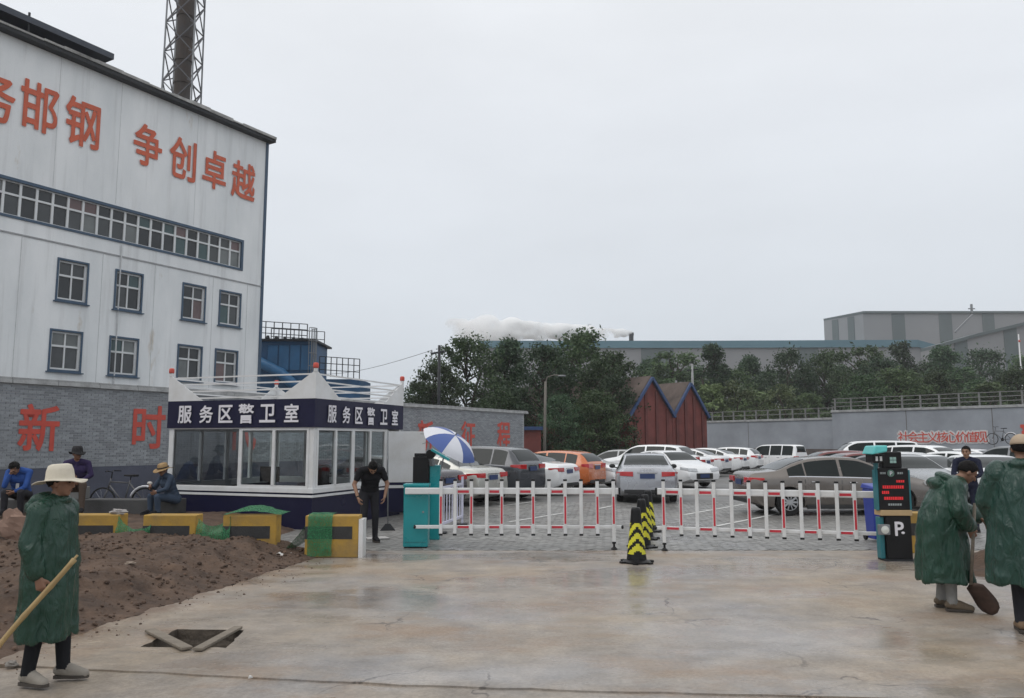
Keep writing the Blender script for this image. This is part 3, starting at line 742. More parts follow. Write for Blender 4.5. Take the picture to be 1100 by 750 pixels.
# grey wall with railing, right
m_gw = M('grey_render_wall', (0.265, 0.285, 0.315), .8, .22, .35, bump=.25, bscale=6)
m_gw2 = M('brown_wall_base', (0.10, 0.085, 0.08), .8, .2, .8)
m_rail = M('railing_paint', (0.17, 0.17, 0.165), .6)
def gwall(name, label, A, Bp, zt, railh, nposts, lv):
    d = (Bp - A); rz = math.atan2(d.y, d.x); ln = d.length
    o = thing(name, label, 'wall', (A.x, A.y, 0), rz)
    mb = MB(); mb.b2(0, ln, 0, .4, 0, zt); mb.build('wall_body', m_gw, o, world=False)
    mb = MB(); mb.b2(-.05, ln + .05, -.08, .48, zt + .003, zt + .18); mb.build('coping', m_cope, o, world=False, bev=.02)
    mb = MB(); mb.b2(0, ln, -.06, -.002, 0, 1.25); mb.build('wall_base', m_gw2, o, world=False)
    for i in range(1, int(ln / 5.5)):
        x = i * 5.5; mb = MB(); mb.b2(x, x + .04, -.008, -.001, 1.26, zt); mb.build('wall_joint', m_gw2, o, world=False)
    for i in range(nposts): x = lerp(.2, ln - .2, i / (nposts - 1)); mb = MB(); mb.b2(x - .045, x + .045, .1, .2, zt + .18, zt + .18 + railh); mb.build('railing_post', m_rail, o, world=False)
    for k in range(lv): zz = zt + .18 + railh * (k + 1) / (lv + .15); mb = MB(); mb.b2(0, ln, .13, .19, zz - .025, zz + .025); mb.build('railing_bar', m_rail, o, world=False)
    return o, rz
w2a, w2b = PY(895, 474, 60), PY(1240, 474, 45); w2a.z = w2b.z = 0
z2 = PY(895, 443.5, 60).z
gw2, rz2 = gwall('retaining_wall', 'grey rendered wall with railing and red slogan at right', w2a, w2b, z2, .9, 16, 3)
w1a, w1b = PY(752, 474, 72), PY(897, 474, 60.5); w1a.z = w1b.z = 0
gw1, rz1 = gwall('retaining_wall', 'lower grey rendered wall with thin railing beside the red sheds', w1a, w1b, PY(895, 451, 60.5).z, .8, 12, 2)
m_rw = M('white_letter_edge', (0.6, 0.58, 0.58), .5)
def wall2(x, y):
    d = ray(x, y); n = L(-math.sin(rz2), math.cos(rz2), 0); t = (w2a - L(0, 0, 0)).dot(n) / d.dot(n); return L(0, 0, CAM_H) + d * t
for i, chx in enumerate('社会主义核心价值观'):
    x = 971 + i * 10.4; p = wall2(x, 469.5); h = wall2(x, 463.5).z - wall2(x, 475.5).z; nn = L(math.sin(rz2), -math.cos(rz2), 0)
    letter('character_edge', chx, p + nn * .01, h * 1.02, m_rw, gw2, rz2, bold=.10, depth=.02)
    letter('character', chx, p + nn * .035, h * .96, m_red, gw2, rz2, bold=.0, depth=.02)
p = wall2(1104, 462); letter('character', '富', p + nn * .03, .8, m_red, gw2, rz2, bold=.03, depth=.02)

# ------------------------------------------------------------------ trees
def leafmat(name, col, col2):
    m, t, b = newmat(name); sset(b, rough=0.55, spec=0.35)
    g = N(t, 'ShaderNodeNewGeometry')
    mx = N(t, 'ShaderNodeMix', data_type='RGBA'); mx.inputs[6].default_value = c4(col); mx.inputs[7].default_value = c4(col2)
    t.links.new(g.outputs['Random Per Island'], mx.inputs[0])
    oi = N(t, 'ShaderNodeObjectInfo'); hs_ = N(t, 'ShaderNodeHueSaturation')
    for key, a_, b_ in (('Hue', .475, .515), ('Value', .62, 1.45)):
        r_ = N(t, 'ShaderNodeMapRange'); r_.inputs[3].default_value = a_; r_.inputs[4].default_value = b_
        if key == 'Hue':
            fr_ = N(t, 'ShaderNodeMath', operation='FRACT'); ml_ = N(t, 'ShaderNodeMath', operation='MULTIPLY'); ml_.inputs[1].default_value = 7.31; t.links.new(oi.outputs['Random'], ml_.inputs[0]); t.links.new(ml_.outputs[0], fr_.inputs[0]); t.links.new(fr_.outputs[0], r_.inputs[0])
        else: t.links.new(oi.outputs['Random'], r_.inputs[0])
        t.links.new(r_.outputs[0], hs_.inputs[key])
    t.links.new(mx.outputs[2], hs_.inputs['Color']); t.links.new(hs_.outputs[0], b.inputs['Base Color'])
    tr = N(t, 'ShaderNodeBsdfTranslucent'); t.links.new(hs_.outputs[0], tr.inputs[0])
    ms = N(t, 'ShaderNodeMixShader'); ms.inputs[0].default_value = .22
    t.links.new(b.outputs[0], ms.inputs[1]); t.links.new(tr.outputs[0], ms.inputs[2]); t.links.new(ms.outputs[0], t.nodes['Material Output'].inputs[0])
    return m
m_leafd = leafmat('dark_leaf', (0.030, 0.062, 0.026), (0.080, 0.130, 0.052))
m_leafp = leafmat('pine_leaf', (0.026, 0.058, 0.030), (0.068, 0.112, 0.054))
m_leafl = leafmat('light_leaf', (0.075, 0.120, 0.045), (0.14, 0.195, 0.085))
m_bark = M('bark', (0.06, 0.045, 0.035), .9, .3, 3, bump=.5, bscale=10)
def tree_meshes(kind, seed, nclump, nleaf, leaf):
    """unit-height tree, crown 1 m tall overall: (trunk mesh, crown mesh)"""
    rr = random.Random(seed); H = 1.0; tk = MB(); cr = MB()
    bend = [(rr.uniform(-.02, .02) * i, rr.uniform(-.02, .02) * i, i / 6 * .88) for i in range(7)]
    tk.tube(bend, [0.026 * (1 - .85 * i / 6) for i in range(7)], 7)
    clumps = []
    for i in range(nclump):
        if kind == 'broad':
            z = rr.uniform(.07, .97); env = .40 * math.sin(PI * min(.99, max(0.12, (z - .0) / 1.0)) ** .8) ** .6
        elif kind == 'cone':
            z = rr.uniform(.08, .99); env = .25 * (1 - (z - .06) / .96) ** .75 + .015
        else:
            z = rr.uniform(.08, .97); env = .24 * math.sin(PI * min(1, (z - .02) / .99)) ** .6
        a = rr.uniform(0, 2 * PI); q = env * math.sqrt(rr.uniform(.12, 1)) * rr.uniform(.8, 1.12)
        clumps.append((q * math.cos(a), q * math.sin(a), z, rr.uniform(.6, 1.25)))
    for (x, y, z, s) in clumps[::3]:
        zb = max(.06, z - rr.uniform(.05, .2)); tk.tube([(0, 0, zb), (x * .55, y * .55, lerp(zb, z, .6)), (x * .95, y * .95, z)], [.008, .005, .002], 5)
    for (x, y, z, s) in clumps:
        cr_ = {'broad': .075, 'cone': .046, 'col': .05}[kind] * s
        for k in range(nleaf):
            d = Vector((rr.gauss(0, 1), rr.gauss(0, 1), rr.gauss(0, .75)))
            p = Vector((x, y, z)) + d * cr_ * .55
            if kind == 'cone': p.z -= .25 * d.xy.length * cr_
            n = Vector((rr.gauss(0, 1), rr.gauss(0, 1), rr.gauss(.5, 1))).normalized()
            u = n.orthogonal().normalized(); v = n.cross(u); ra = rr.uniform(0, 6.28)
            u, v = u * math.cos(ra) + v * math.sin(ra), v * math.cos(ra) - u * math.sin(ra)
            l1, l2 = leaf * rr.uniform(.7, 1.5), leaf * rr.uniform(.35, .7)
            if kind == 'cone': u = (u + Vector((x, y, -.1)).normalized() * .8).normalized()
            cr.add([p - u * l1, p + v * l2, p + u * l1, p - v * l2], [(0, 1, 2, 3)])
    return tk.mesh('trunk', m_bark, True), cr
TREES = {}
for key, kind, seed, nc, nl, lf, mt in (('broad', 'broad', 1, 125, 90, .0135, m_leafd), ('broad2', 'broad', 7, 120, 90, .0135, m_leafd), ('broad3', 'broad', 9, 110, 90, .014, m_leafp),
                                        ('cone', 'cone', 2, 85, 110, .0130, m_leafp), ('cone2', 'cone', 5, 80, 110, .0130, m_leafp), ('col', 'col', 3, 85, 110, .013, m_leafd), ('shrub', 'broad', 4, 60, 60, .020, m_leafl), ('lite', 'col', 8, 70, 60, .018, m_leafl)):
    tm, cm = tree_meshes(kind, seed, nc, nl, lf); TREES[key] = (tm, cm.mesh('crown', mt, False, fix=False))
def tree(name, label, cat, key, x, ytop, Y, wd=1.0, group=None, base=0.0, rz=0):
    p = PY(x, ytop, Y); h = (p.z - base)
    o = thing(name, label, cat, (p.x, Y, base), rz, group)
    for nm, me in (('trunk', TREES[key][0]), ('crown', TREES[key][1])):
        q = put(nm, me, o); q.scale = (h * wd, h * wd, h)
    return o
ORD = ['first', 'second', 'third', 'fourth', 'fifth', 'sixth', 'seventh', 'eighth', 'ninth', 'tenth', 'eleventh', 'twelfth', 'thirteenth', 'fourteenth', 'fifteenth', 'sixteenth', 'seventeenth', 'eighteenth', 'nineteenth', 'twentieth']
big = [('broad', 468, 392, 56, .95), ('broad2', 502, 362, 60, .95), ('cone', 545, 364, 62, 1.25), ('broad3', 582, 372, 54, .9), ('broad', 622, 357, 60, 1.05), ('broad2', 655, 378, 55, .95), ('broad3', 658, 405, 52, .9), ('broad3', 448, 412, 58, .8), ('broad', 640, 420, 50, 1.1), ('broad2', 535, 420, 52, 1.1), ('broad3', 602, 425, 49, 1.0)]
big.sort(key=lambda q: q[1])
for i, (k, x, y, Y, wd) in enumerate(big):
    tree('leafy_tree', 'dark leafy tree behind the wall end, %s from the left of its clump' % ORD[i], 'tree', k, x, y, Y, wd, 'dark trees behind the end of the brick wall', rz=i * 1.3)
rr = random.Random(21)
far = []
xs_ = [700, 722, 745, 768, 790, 806, 826, 846, 864, 885, 904, 926, 947, 968, 990, 1010, 1033, 1056, 1078, 1100]
tops = [382, 370, 390, 366, 394, 378, 390, 373, 396, 375, 388, 364, 382, 364, 386, 368, 388, 373, 396, 380]
for i, (x, y) in enumerate(zip(xs_, tops)):
    tree('far_tree', 'dark tree of the row beyond the railing, %s from the left' % ORD[i], 'tree', ('cone', 'col', 'broad3', 'cone2', 'broad')[i % 5], x + rr.uniform(-4, 4), y + 4, rr.uniform(92, 118), rr.uniform(1.1, 1.45) if i % 5 in (0, 1, 3) else rr.uniform(.8, .98), 'dark trees beyond the right wall', rz=i)
lo = [(764, 413), (790, 411), (812, 421), (838, 414), (868, 423), (930, 404), (962, 398), (1000, 400), (1062, 411), (1092, 398)]
for i, (x, y) in enumerate(lo):
    tree('light_tree', 'paler green young tree just behind the railing, %s from the left' % ORD[i], 'tree', ('lite', 'shrub', 'lite', 'shrub')[i % 4] if i not in (5, 6, 7, 9) else 'broad', x, y, rr.uniform(76, 84) if x < 900 else rr.uniform(68, 76), 1.3 if i % 2 == 0 else 1.0, 'young trees behind the railing', rz=i * 2.1)

# ------------------------------------------------------------------ red sheds, hut, poles
m_shed = M('red_brick_shed', (0.165, 0.042, 0.035), .75, .25, 1.2, bump=.3, bscale=20)
m_shedp = M('red_brick_pier', (0.12, 0.032, 0.028), .75, .25, 1.2)
m_trim = M('blue_trim', (0.022, 0.055, 0.15), .5)
m_tile = M('brown_roof_tile', (0.10, 0.075, 0.065), .8, .3, 1.5, bump=.5, bscale=8)
SHD = 54.0
def shed(label, Y0, Y1, xl, xa, xr, ya, ye):
    A, Bq = PY(xl, ye, Y0), PY(xr, ye, Y1); ap = PY(xa, ya, (Y0 + Y1) / 2)
    o = thing('gabled_shed', label, 'shed', (ap.x, Y0, 0), group='red gabled sheds')
    d = (Bq - A); d.z = 0; u = d.normalized(); n = L(-u.y, u.x, 0); ze = avg(A.z, Bq.z); dep = 14.0; hw = d.length / 2
    C = (A + Bq) / 2; C.z = 0
    base = [C - u * hw, C + u * hw]
    mb = MB(); mb.prism([base[0], base[1], base[1] + L(0, 0, ze), C + L(0, 0, ap.z), base[0] + L(0, 0, ze)], n * dep); mb.build('wall', m_shed, o)
    for i in range(4):
        t = -1 + 2 * (i + .5) / 4; q = C + u * hw * t; zz = lerp(ze, ap.z, 1 - abs(t)) - .15
        mb = MB(); mb.hexa([q - u * .12 - n * .08, q + u * .12 - n * .08, q + u * .12, q - u * .12] + [k + L(0, 0, zz) for k in (q - u * .12 - n * .08, q + u * .12 - n * .08, q + u * .12, q - u * .12)]); mb.build('pier', m_shedp, o)
    for s in (-1, 1):
        e0 = C + u * hw * s * 1.06 + L(0, 0, ze - .1); r0 = C + L(0, 0, ap.z + .12)
        mb = MB(); mb.bar(e0 - n * .18, r0 - n * .18, .14, .17); mb.build('bargeboard', m_trim, o)
        mb = MB(); mb.hexa([e0 - n * .06, r0 - n * .06, r0 + n * dep, e0 + n * dep] + [k + L(0, 0, .14) for k in (e0 - n * .06, r0 - n * .06, r0 + n * dep, e0 + n * dep)]); mb.build('roof', m_tile, o)
shed('red shed with blue gable trim, the one nearer the trees', 51.5, 54, 676, 701, 722, 408, 446)
shed('red shed with blue gable trim, the one nearer the grey wall', 54.1, 56, 722.4, 739, 759, 414, 447)
hp = PY(572, 474, 47)
hut = thing('brick_hut', 'small red hut with blue roof past the end of the brick wall', 'hut', (hp.x, 47, 0))
z1 = PY(572, 462, 47).z
mb = MB(); mb.b2(hp.x - .75, hp.x + .5, 47, 49, 0, z1); mb.build('wall', m_shed, hut)
mb = MB(); mb.b2(hp.x - .9, hp.x + .62, 46.8, 49.2, z1, z1 + .2); mb.build('roof', m_trim, hut)
def pole(name, label, x, yt, Y, r, lean=0, arm=None, mat=None):
    t = PY(x, yt, Y); o = thing(name, label, 'pole', (t.x - lean, Y, 0))
    mb = MB(); mb.tube([(t.x - lean, Y, 0), (t.x, Y, t.z)], [r, r * .75], 8); mb.build('post', mat or m_dark, o, smooth=True)
    return o, t
m_poleg = M('weathered_pole', (0.16, 0.145, 0.125), .8, .2, 2)
lp, t = pole('street_lamp', 'grey lamp post with curved arm before the dark trees', 586, 410, 44, .09, .1, mat=m_poleg)
mb = MB(); mb.tube([t - L(0, 0, .1), t + L(.1, 0, .25), t + L(.45, -.1, .36), t + L(.75, -.15, .34)], .035, 6); mb.build('lamp_arm', m_poleg, lp)
mb = MB(); mb.ell(t + L(.9, -.18, .30), (.24, .11, .06), 10, 6); mb.build('lamp_head', m_steel, lp, smooth=True)
p1, t = pole('utility_pole', 'dark utility pole rising behind the brick wall beside the trees', 472, 371, 46, .11)
mb = MB(); mb.bar(t + L(-.5, 0, -.5), t + L(.35, 0, -.35), .1); mb.build('crossarm', m_dark, p1)
for k in (-.45, .3): mb = MB(); mb.lathe([(.04, 0), (.06, .05), (.03, .15)], 7, t + L(k, 0, -.42)); mb.build('insulator', m_cope, p1)
p2, t2 = pole('utility_pole', 'slim pale utility pole with short crossarm behind the red sheds', 743.5, 391, 66, .12, mat=m_cope)
mb = MB(); mb.bar(t2 + L(-.45, 0, -.55), t2 + L(.45, 0, -.45), .1); mb.build('crossarm', m_dark, p2)
p3, t3 = pole('utility_pole', 'slim white pole with round signal at the right edge', 1094, 359, 110, .10, mat=m_white)
mb = MB(); mb.ell(t3 + L(0, -.12, -1.0), (.17, .08, .17), 10, 8); mb.build('signal_disc', m_red, p3, smooth=True)
wr = thing('power_line', 'thin overhead wire running from the dark utility pole', 'wire', t + L(-.45, 0, -.4))
a, b = t + L(-.45, 0, -.3), PY(285, 392, 70)
mb = MB(); mb.tube([a.lerp(b, i / 14) - L(0, 0, 1.1 * math.sin(PI * i / 14)) for i in range(15)], .014, 4); mb.build('wire', m_dark, wr)

# steam drifting from the factory chimney
def steam():
    rr = random.Random(4); mb = MB(); Y = 268
    for i in range(70):
        t = i / 69; x = lerp(677, 486, t ** .95); yy = lerp(357.5, 354, t) + rr.uniform(-1, 1) * (1 + 6 * t)
        yy = min(yy, 362); q = PY(x, yy, Y); r = lerp(1.0, 3.6, t ** .6) * rr.uniform(.75, 1.15) * (1 if t < .85 else .6)
        mb.ell((q.x, Y + rr.uniform(-1, 1) * 3 * t, q.z), (r * 1.35, r, r), 12, 8)
    me = mb.mesh('steam_plume', [], False)
    o = put('steam_plume', me)
    r = o.modifiers.new('union', 'REMESH'); r.mode = 'VOXEL'; r.voxel_size = 0.7
    m = bpy.data.materials.new('steam'); m.use_nodes = True; t = m.node_tree; t.nodes.remove(t.nodes['Principled BSDF'])
    pvn = N(t, 'ShaderNodeVolumePrincipled'); pvn.inputs['Color'].default_value = (.995, .995, .995, 1); pvn.inputs['Anisotropy'].default_value = .2
    g = N(t, 'ShaderNodeNewGeometry'); nz = N(t, 'ShaderNodeTexNoise', Scale=.22, Detail=4.0); t.links.new(g.outputs['Position'], nz.inputs['Vector'])
    sp = N(t, 'ShaderNodeSeparateXYZ'); t.links.new(g.outputs['Position'], sp.inputs[0])
    mr = N(t, 'ShaderNodeMapRange'); mr.inputs[1].default_value = .38; mr.inputs[2].default_value = .56; mr.inputs[3].default_value = 0; mr.inputs[4].default_value = 1.0; t.links.new(nz.outputs[0], mr.inputs[0])
    fx = N(t, 'ShaderNodeMapRange'); fx.inputs[1].default_value = PY(486, 355, Y).x; fx.inputs[2].default_value = PY(640, 355, Y).x; fx.inputs[3].default_value = .2; fx.inputs[4].default_value = 3.0; t.links.new(sp.outputs['X'], fx.inputs[0])
    ml = N(t, 'ShaderNodeMath', operation='MULTIPLY'); t.links.new(mr.outputs[0], ml.inputs[0]); t.links.new(fx.outputs[0], ml.inputs[1])
    t.links.new(ml.outputs[0], pvn.inputs['Density']); t.links.new(pvn.outputs[0], t.nodes['Material Output'].inputs['Volume'])
    me.materials.append(m); tag(o, 'white steam plume drifting left from the chimney', 'steam', kind='stuff')
steam()

# ------------------------------------------------------------------ guard booth
BC = PY(337, 474, 16.9); BC.z = 0
bf = PY(181.5, 474, 18.25); bf.z = 0
br = PY(433, 474, 20.5); br.z = 0
uf = (BC - bf).normalized()                       # along the front, left to right
ur = L(-uf.y, uf.x, 0)                            # along the right side, away
FW, DW = (BC - bf).length, (br - BC).length
booth = thing('guard_booth', 'white and navy guard booth with lettered fascia and corner fins', 'booth', (bf.x, bf.y, 0), math.atan2(uf.y, uf.x))
H_SILL, H_BAND0, H_BAND1 = 0.86, 2.15, 2.75
H_BAND1 = PY(335, 428, 16.9).z; H_BAND0 = PY(337, 459, 16.9).z; H_SILL = PY(337, 527, 16.9).z
def bp(name, boxes, mat, parent=booth, bev=0.0, smooth=False):
    mb = MB()
    for q in boxes: mb.b2(*q)
    return mb.build(name, mat, parent, world=False, bev=bev)
bp('base_panel', [(0, FW, 0, .05, 0, H_SILL - .16)], m_navy)                                     # front
bp('base_panel', [(FW - .05, FW, .051, DW, 0, H_SILL - .16)], m_navy)
bp('base_panel', [(0, .05, .051, DW, 0, H_SILL - .16)], m_navy)
bp('base_panel', [(.051, FW - .051, DW - .05, DW, 0, H_SILL - .16)], m_navy)
for (x0, x1, y0, y1) in ((-.02, FW + .02, -.02, .0), (FW, FW + .02, .001, DW + .02), (-.02, 0, .001, DW + .02)):
    bp('white_stripe', [(x0, x1, y0, y1, H_SILL - .15, H_SILL - .10)], m_white)
bp('sill_rail', [(-.03, FW + .03, -.03, .06, H_SILL - .06, H_SILL + .03), (FW - .06, FW + .03, .061, DW, H_SILL - .06, H_SILL + .03), (-.03, .06, .061, DW, H_SILL - .06, H_SILL + .03), (.061, FW - .061, DW - .06, DW + .02, H_SILL - .06, H_SILL + .03)], m_white)
bp('sill_recess', [(.0, FW, .0, .05, H_SILL - .16, H_SILL - .06), (FW - .05, FW, .051, DW, H_SILL - .16, H_SILL - .06), (0, .05, .051, DW, H_SILL - .16, H_SILL - .06)], m_navy)
z0, z1 = H_SILL + .03, H_BAND0
for (x, y) in ((.0, .0), (FW - .11, .0), (0, DW - .11), (FW - .11, DW - .11)): bp('corner_post', [(x, x + .11, y, y + .11, z0, z1)], m_white)
bp('floor', [(.05, FW - .05, .05, DW - .05, .05, .10)], m_concrete)
bp('ceiling', [(.0, FW, .0, DW, H_BAND0 + .02, H_BAND0 + .06)], m_white)
g_booth = glassmat('booth_glass', (0.74, 0.79, 0.79), .06)
def bx_(px):     # photograph x on the front face -> local x
    d = ray(px, 495); n = ur; t = (bf.dot(n)) / d.dot(n); return ((d * t).xy - bf.xy).dot(uf.xy)
def by_(px):
    d = ray(px, 490); t = BC.dot(uf) / d.dot(uf); return ((d * t).xy - BC.xy).dot(ur.xy)
m1, m2, m3 = bx_(257), bx_(294), bx_(328)
def sash(side, a, b, y, two=True, frame=.06, zz0=z0, zz1=z1):
    """window in the front ('f'), right ('r'), left ('l') or back ('b') wall between a and b; > pane"""
    mb = MB()
    def bb(p, q, c0, c1, d0=-.01, d1=.05):
        if side == 'f': mb.b2(p, q, y + d0, y + d1, c0, c1)
        elif side == 'b': mb.b2(p, q, DW - d1, DW - d0, c0, c1)
        elif side == 'r': mb.b2(FW - d1, FW - d0, p, q, c0, c1)
        else: mb.b2(d0, d1, p, q, c0, c1)
    bb(a, b, zz0, zz0 + frame); bb(a, b, zz1 - frame, zz1); bb(a, a + frame, zz0 + frame, zz1 - frame); bb(b - frame, b, zz0 + frame, zz1 - frame)
    m = (a + b) / 2
    if two: bb(m - frame * .6, m + frame * .6, zz0 + frame, zz1 - frame, -.02, .06)
    wo = mb.build('window', m_white, booth, world=False)
    for (p, q) in ([(a + frame, m - frame * .6), (m + frame * .6, b - frame)] if two else [(a + frame, b - frame)]):
        k = MB(); c0, c1 = zz0 + frame, zz1 - frame
        if side in 'fb': yy = .02 if side == 'f' else DW - .02; k.add([(p, yy, c0), (q, yy, c0), (q, yy, c1), (p, yy, c1)], [(0, 1, 2, 3)])
        else: xx = FW - .02 if side == 'r' else .02; k.add([(xx, p, c0), (xx, q, c0), (xx, q, c1), (xx, p, c1)], [(0, 1, 2, 3)])
        k.build('pane', g_booth, wo, world=False, fix=False)
g_light = g_booth; g_booth = glassmat('tinted_booth_glass', (0.36, 0.38, 0.41), .06); sash('f', .11, m1, 0, False, .025); g_booth = g_light; sash('f', m1 + .001, FW - .111, 0)
r1, r2, r3 = by_(379), by_(414), by_(418)
sash('r', .111, r1, 0); sash('r', r1 + .001, min(r2, DW - .75), 0)
sash('l', .111, DW * .5, 0); sash('l', DW * .5 + .001, DW - .111, 0); sash('b', .111, FW * .5, 0); sash('b', FW * .5 + .001, FW - .111, 0)
# the doorway and its open leaf
DR0 = min(r2, DW - .75)
bp('door_post', [(FW - .06, FW + .01, DR0 + .002, DR0 + .06, z0, z1)], m_white)
hp_ = frame_of(booth) @ L(FW + .03, DR0 + .05, 0)
door = MB(); tgt = PY(457, 500, hp_.y + .15); dd = (L(tgt.x, tgt.y, 0) - hp_); dd.z = 0; dl = dd.length; dd.normalize(); dn = L(-dd.y, dd.x, 0) * .045
def dleaf(za, zb, mat, nm, k=0.0, par=booth):
    mb = MB(); A, B_ = hp_ + dd * (.02 + k), hp_ + dd * (dl - k); e_ = dn * (1 if k == 0 else 1.0)
    mb.hexa([A + L(0, 0, za), B_ + L(0, 0, za), B_ + e_ + L(0, 0, za), A + e_ + L(0, 0, za), A + L(0, 0, zb), B_ + L(0, 0, zb), B_ + e_ + L(0, 0, zb), A + e_ + L(0, 0, zb)])
    return mb.build(nm, mat, par)
dw_ = dleaf(H_SILL + .02, H_BAND0 - .05, m_white, 'door')
for (za, zb, mt, nm) in ((H_SILL - .05, H_SILL + .018, m_navy, 'door_rail'), (H_SILL - .12, H_SILL - .052, m_white, 'door_stripe'), (.12, H_SILL - .122, m_navy, 'door_lower_panel')): dleaf(za, zb, mt, nm, par=dw_)
mb = MB(); q = hp_ + dd * (dl - .09) - dn * .8; mb.bar(q + L(0, 0, .98), q + L(0, 0, 1.14), .03); mb.build('handle', m_steel, dw_)
# fascia with lettering
ov = .04
fb = [(-ov, FW + ov, -ov, .03, H_BAND0, H_BAND1), (FW - .03, FW + ov, .031, DW + ov, H_BAND0, H_BAND1), (-ov, .03, .031, DW + ov, H_BAND0, H_BAND1), (.031, FW - .031, DW - .03, DW + ov, H_BAND0, H_BAND1)]
for k, q in enumerate(fb): bp('fascia', [q], m_navy)
bp('roof_deck', [(0, FW, 0, DW, H_BAND1 - .06, H_BAND1 - .02)], M('roof_sheet', (.35, .36, .38), .6))
m_let = M('white_letter', (.78, .76, .80), .45, .05)
Fm = frame_of(booth); yawf = math.atan2(uf.y, uf.x); hB = H_BAND1 - H_BAND0; zc = (H_BAND0 + H_BAND1) / 2
for i, chx in enumerate('服务区警卫室'):
    px = [198.5, 221.5, 242.5, 264.5, 287.5, 313.5][i]
    letter('character', chx, Fm @ L(bx_(px), -ov - .004, zc), hB * (.62 if chx != '警' else .68), m_let, booth, yawf, bold=.017, depth=.02, sx=.95)
    px = [353, 368.5, 382, 395, 409, 421][i]
    letter('character', chx, Fm @ L(FW + ov + .004, by_(px), zc - .01), hB * (.60 if chx != '警' else .66), m_let, booth, yawf + PI / 2, bold=.017, depth=.02, sx=.85)
# corner fins, rails and red lamps
fh = PY(337, 399, 16.9).z - H_BAND1; fl = .98
def fin(x, y, ax, sg):
    mb = MB(); t = .02
    if ax == 'x': mb.prism([(x, y, H_BAND1), (x + sg * fl, y, H_BAND1), (x + sg * .06, y, H_BAND1 + fh), (x, y, H_BAND1 + fh)], (0, t if y < 1 else -t, 0))
    else: mb.prism([(x, y, H_BAND1), (x, y + sg * fl, H_BAND1), (x, y + sg * .06, H_BAND1 + fh), (x, y, H_BAND1 + fh)], (t if x < 1 else -t, 0, 0))
    mb.build('corner_fin', m_white, booth, world=False)
for cx_, sx in ((-ov, 1), (FW + ov, -1)):
    for cy_, sy in ((-ov, 1), (DW + ov, -1)):
        fin(cx_, cy_, 'x', sx); fin(cx_, cy_ + (.0205 if sy > 0 else -.0205), 'y', sy)
        lx, ly = cx_ + sx * .03, cy_ + sy * .03
        mb = MB(); mb.lathe([(.045, 0), (.045, .07)], 10, (lx, ly, H_BAND1 + fh)); mb.build('lamp_base', m_white, booth, world=False)
        mb = MB(); mb.lathe([(.055, .07), (.06, .09), (.06, .16), (.045, .185), (.015, .19)], 12, (lx, ly, H_BAND1 + fh)); mb.build('red_lamp', m_red, booth, world=False, smooth=True)
for k in range(4):
    zz = H_BAND1 + fh * (.10 + .27 * k); q = .14 * (k + 1) * .7
    for (a, b) in (((q, -ov + .03, zz), (FW - q, -ov + .03, zz)), ((FW + ov - .03, q, zz), (FW + ov - .03, DW - q, zz)), ((-ov + .03, q, zz), (-ov + .03, DW - q, zz)), ((q, DW + ov - .03, zz), (FW - q, DW + ov - .03, zz))):
        a, b = list(a), list(b)
        for j in (0, 1):
            d_ = b[j] - a[j]
            if abs(d_) > 1: a[j], b[j] = (0, FW)[0] + .05, (FW if j == 0 else DW) - .05
        mb = MB(); mb.bar(a, b, .032); mb.build('roof_rail', m_white, booth, world=False)
# furniture inside
dk = thing('desk', 'dark desk inside the guard booth behind the front window', 'desk', Fm @ L(FW * .68, .62, .1), yawf)
mb = MB(); mb.b2(-.7, .7, -.3, .3, .70, .74); mb.build('table_top', M('desk_top', (.16, .12, .09), .5), dk, world=False)
for sx in (-.66, .66): mb = MB(); mb.b2(sx - .02, sx + .02, -.28, .28, 0, .70); mb.build('side_panel', m_dark, dk, world=False)
mo = thing('monitor', 'black computer monitor on the desk inside the booth', 'monitor', Fm @ L(FW * .60, .62, .842), yawf)
mb = MB(); mb.b2(-.25, .25, -.02, .02, .10, .44); mb.build('screen', m_black, mo, world=False); mb = MB(); mb.b2(-.1, .1, -.08, .08, 0, .02); mb.b2(-.02, .02, -.015, .015, .02, .1); mb.build('stand', m_black, mo, world=False)
chr_ = thing('office_chair', 'black office chair behind the booth desk', 'chair', Fm @ L(FW * .78, 1.35, .1), yawf)
mb = MB(); mb.b2(-.24, .24, -.24, .24, .42, .5); mb.build('seat', m_black, chr_, world=False, bev=.03)
mb = MB(); mb.b2(-.23, .23, .2, .27, .55, 1.2); mb.build('backrest', m_black, chr_, world=False, bev=.03)
mb = MB(); mb.tube([(0, 0, .06), (0, 0, .42)], .03, 8)
for k in range(5): mb.bar((0, 0, .06), (.28 * math.cos(k * 1.257), .28 * math.sin(k * 1.257), .04), .04)
mb.build('pedestal', m_black, chr_, world=False)

# ------------------------------------------------------------------ yellow and black blocks
def block(label, px, Y, yaw, ln=.86, hh=.66, wd=.30, group='yellow and black concrete blocks', z=0.0):
    p = PY(px, 474, Y); o = thing('concrete_block', label, 'concrete block', (p.x, Y, z), yaw, group)
    mb = MB(); mb.b2(-ln / 2, ln / 2, -wd / 2, wd / 2, 0, hh); mb.build('block', m_yel, o, world=False, bev=.015)
    for sy in (-1, 1):
        mb = MB(); mb.b2(-ln / 2 + .0, ln / 2 - .10, min(sy * wd / 2, sy * (wd / 2 + .004)), max(sy * wd / 2, sy * (wd / 2 + .004)), .29, .49); mb.build('black_band', m_blk, o, world=False)
    return o
LB = [('yellow and black block nearest the left worker, half buried in soil', 110), ('half-buried yellow and black block below the seated man in the straw hat', 190.5), ('half-buried yellow and black block below the left booth window', 274.5), ('yellow and black block with white end beside the man in black', 361)]
for i, (lb, px) in enumerate(LB):
    o = block(lb, px, (13.25, 13.2, 13.15, 13.1)[i], (.02, -.01, .015, .0)[i])
mb = MB(); mb.b2(.432, .50, -.15, .15, 0, .60); mb.build('white_end', m_white, o, world=False)
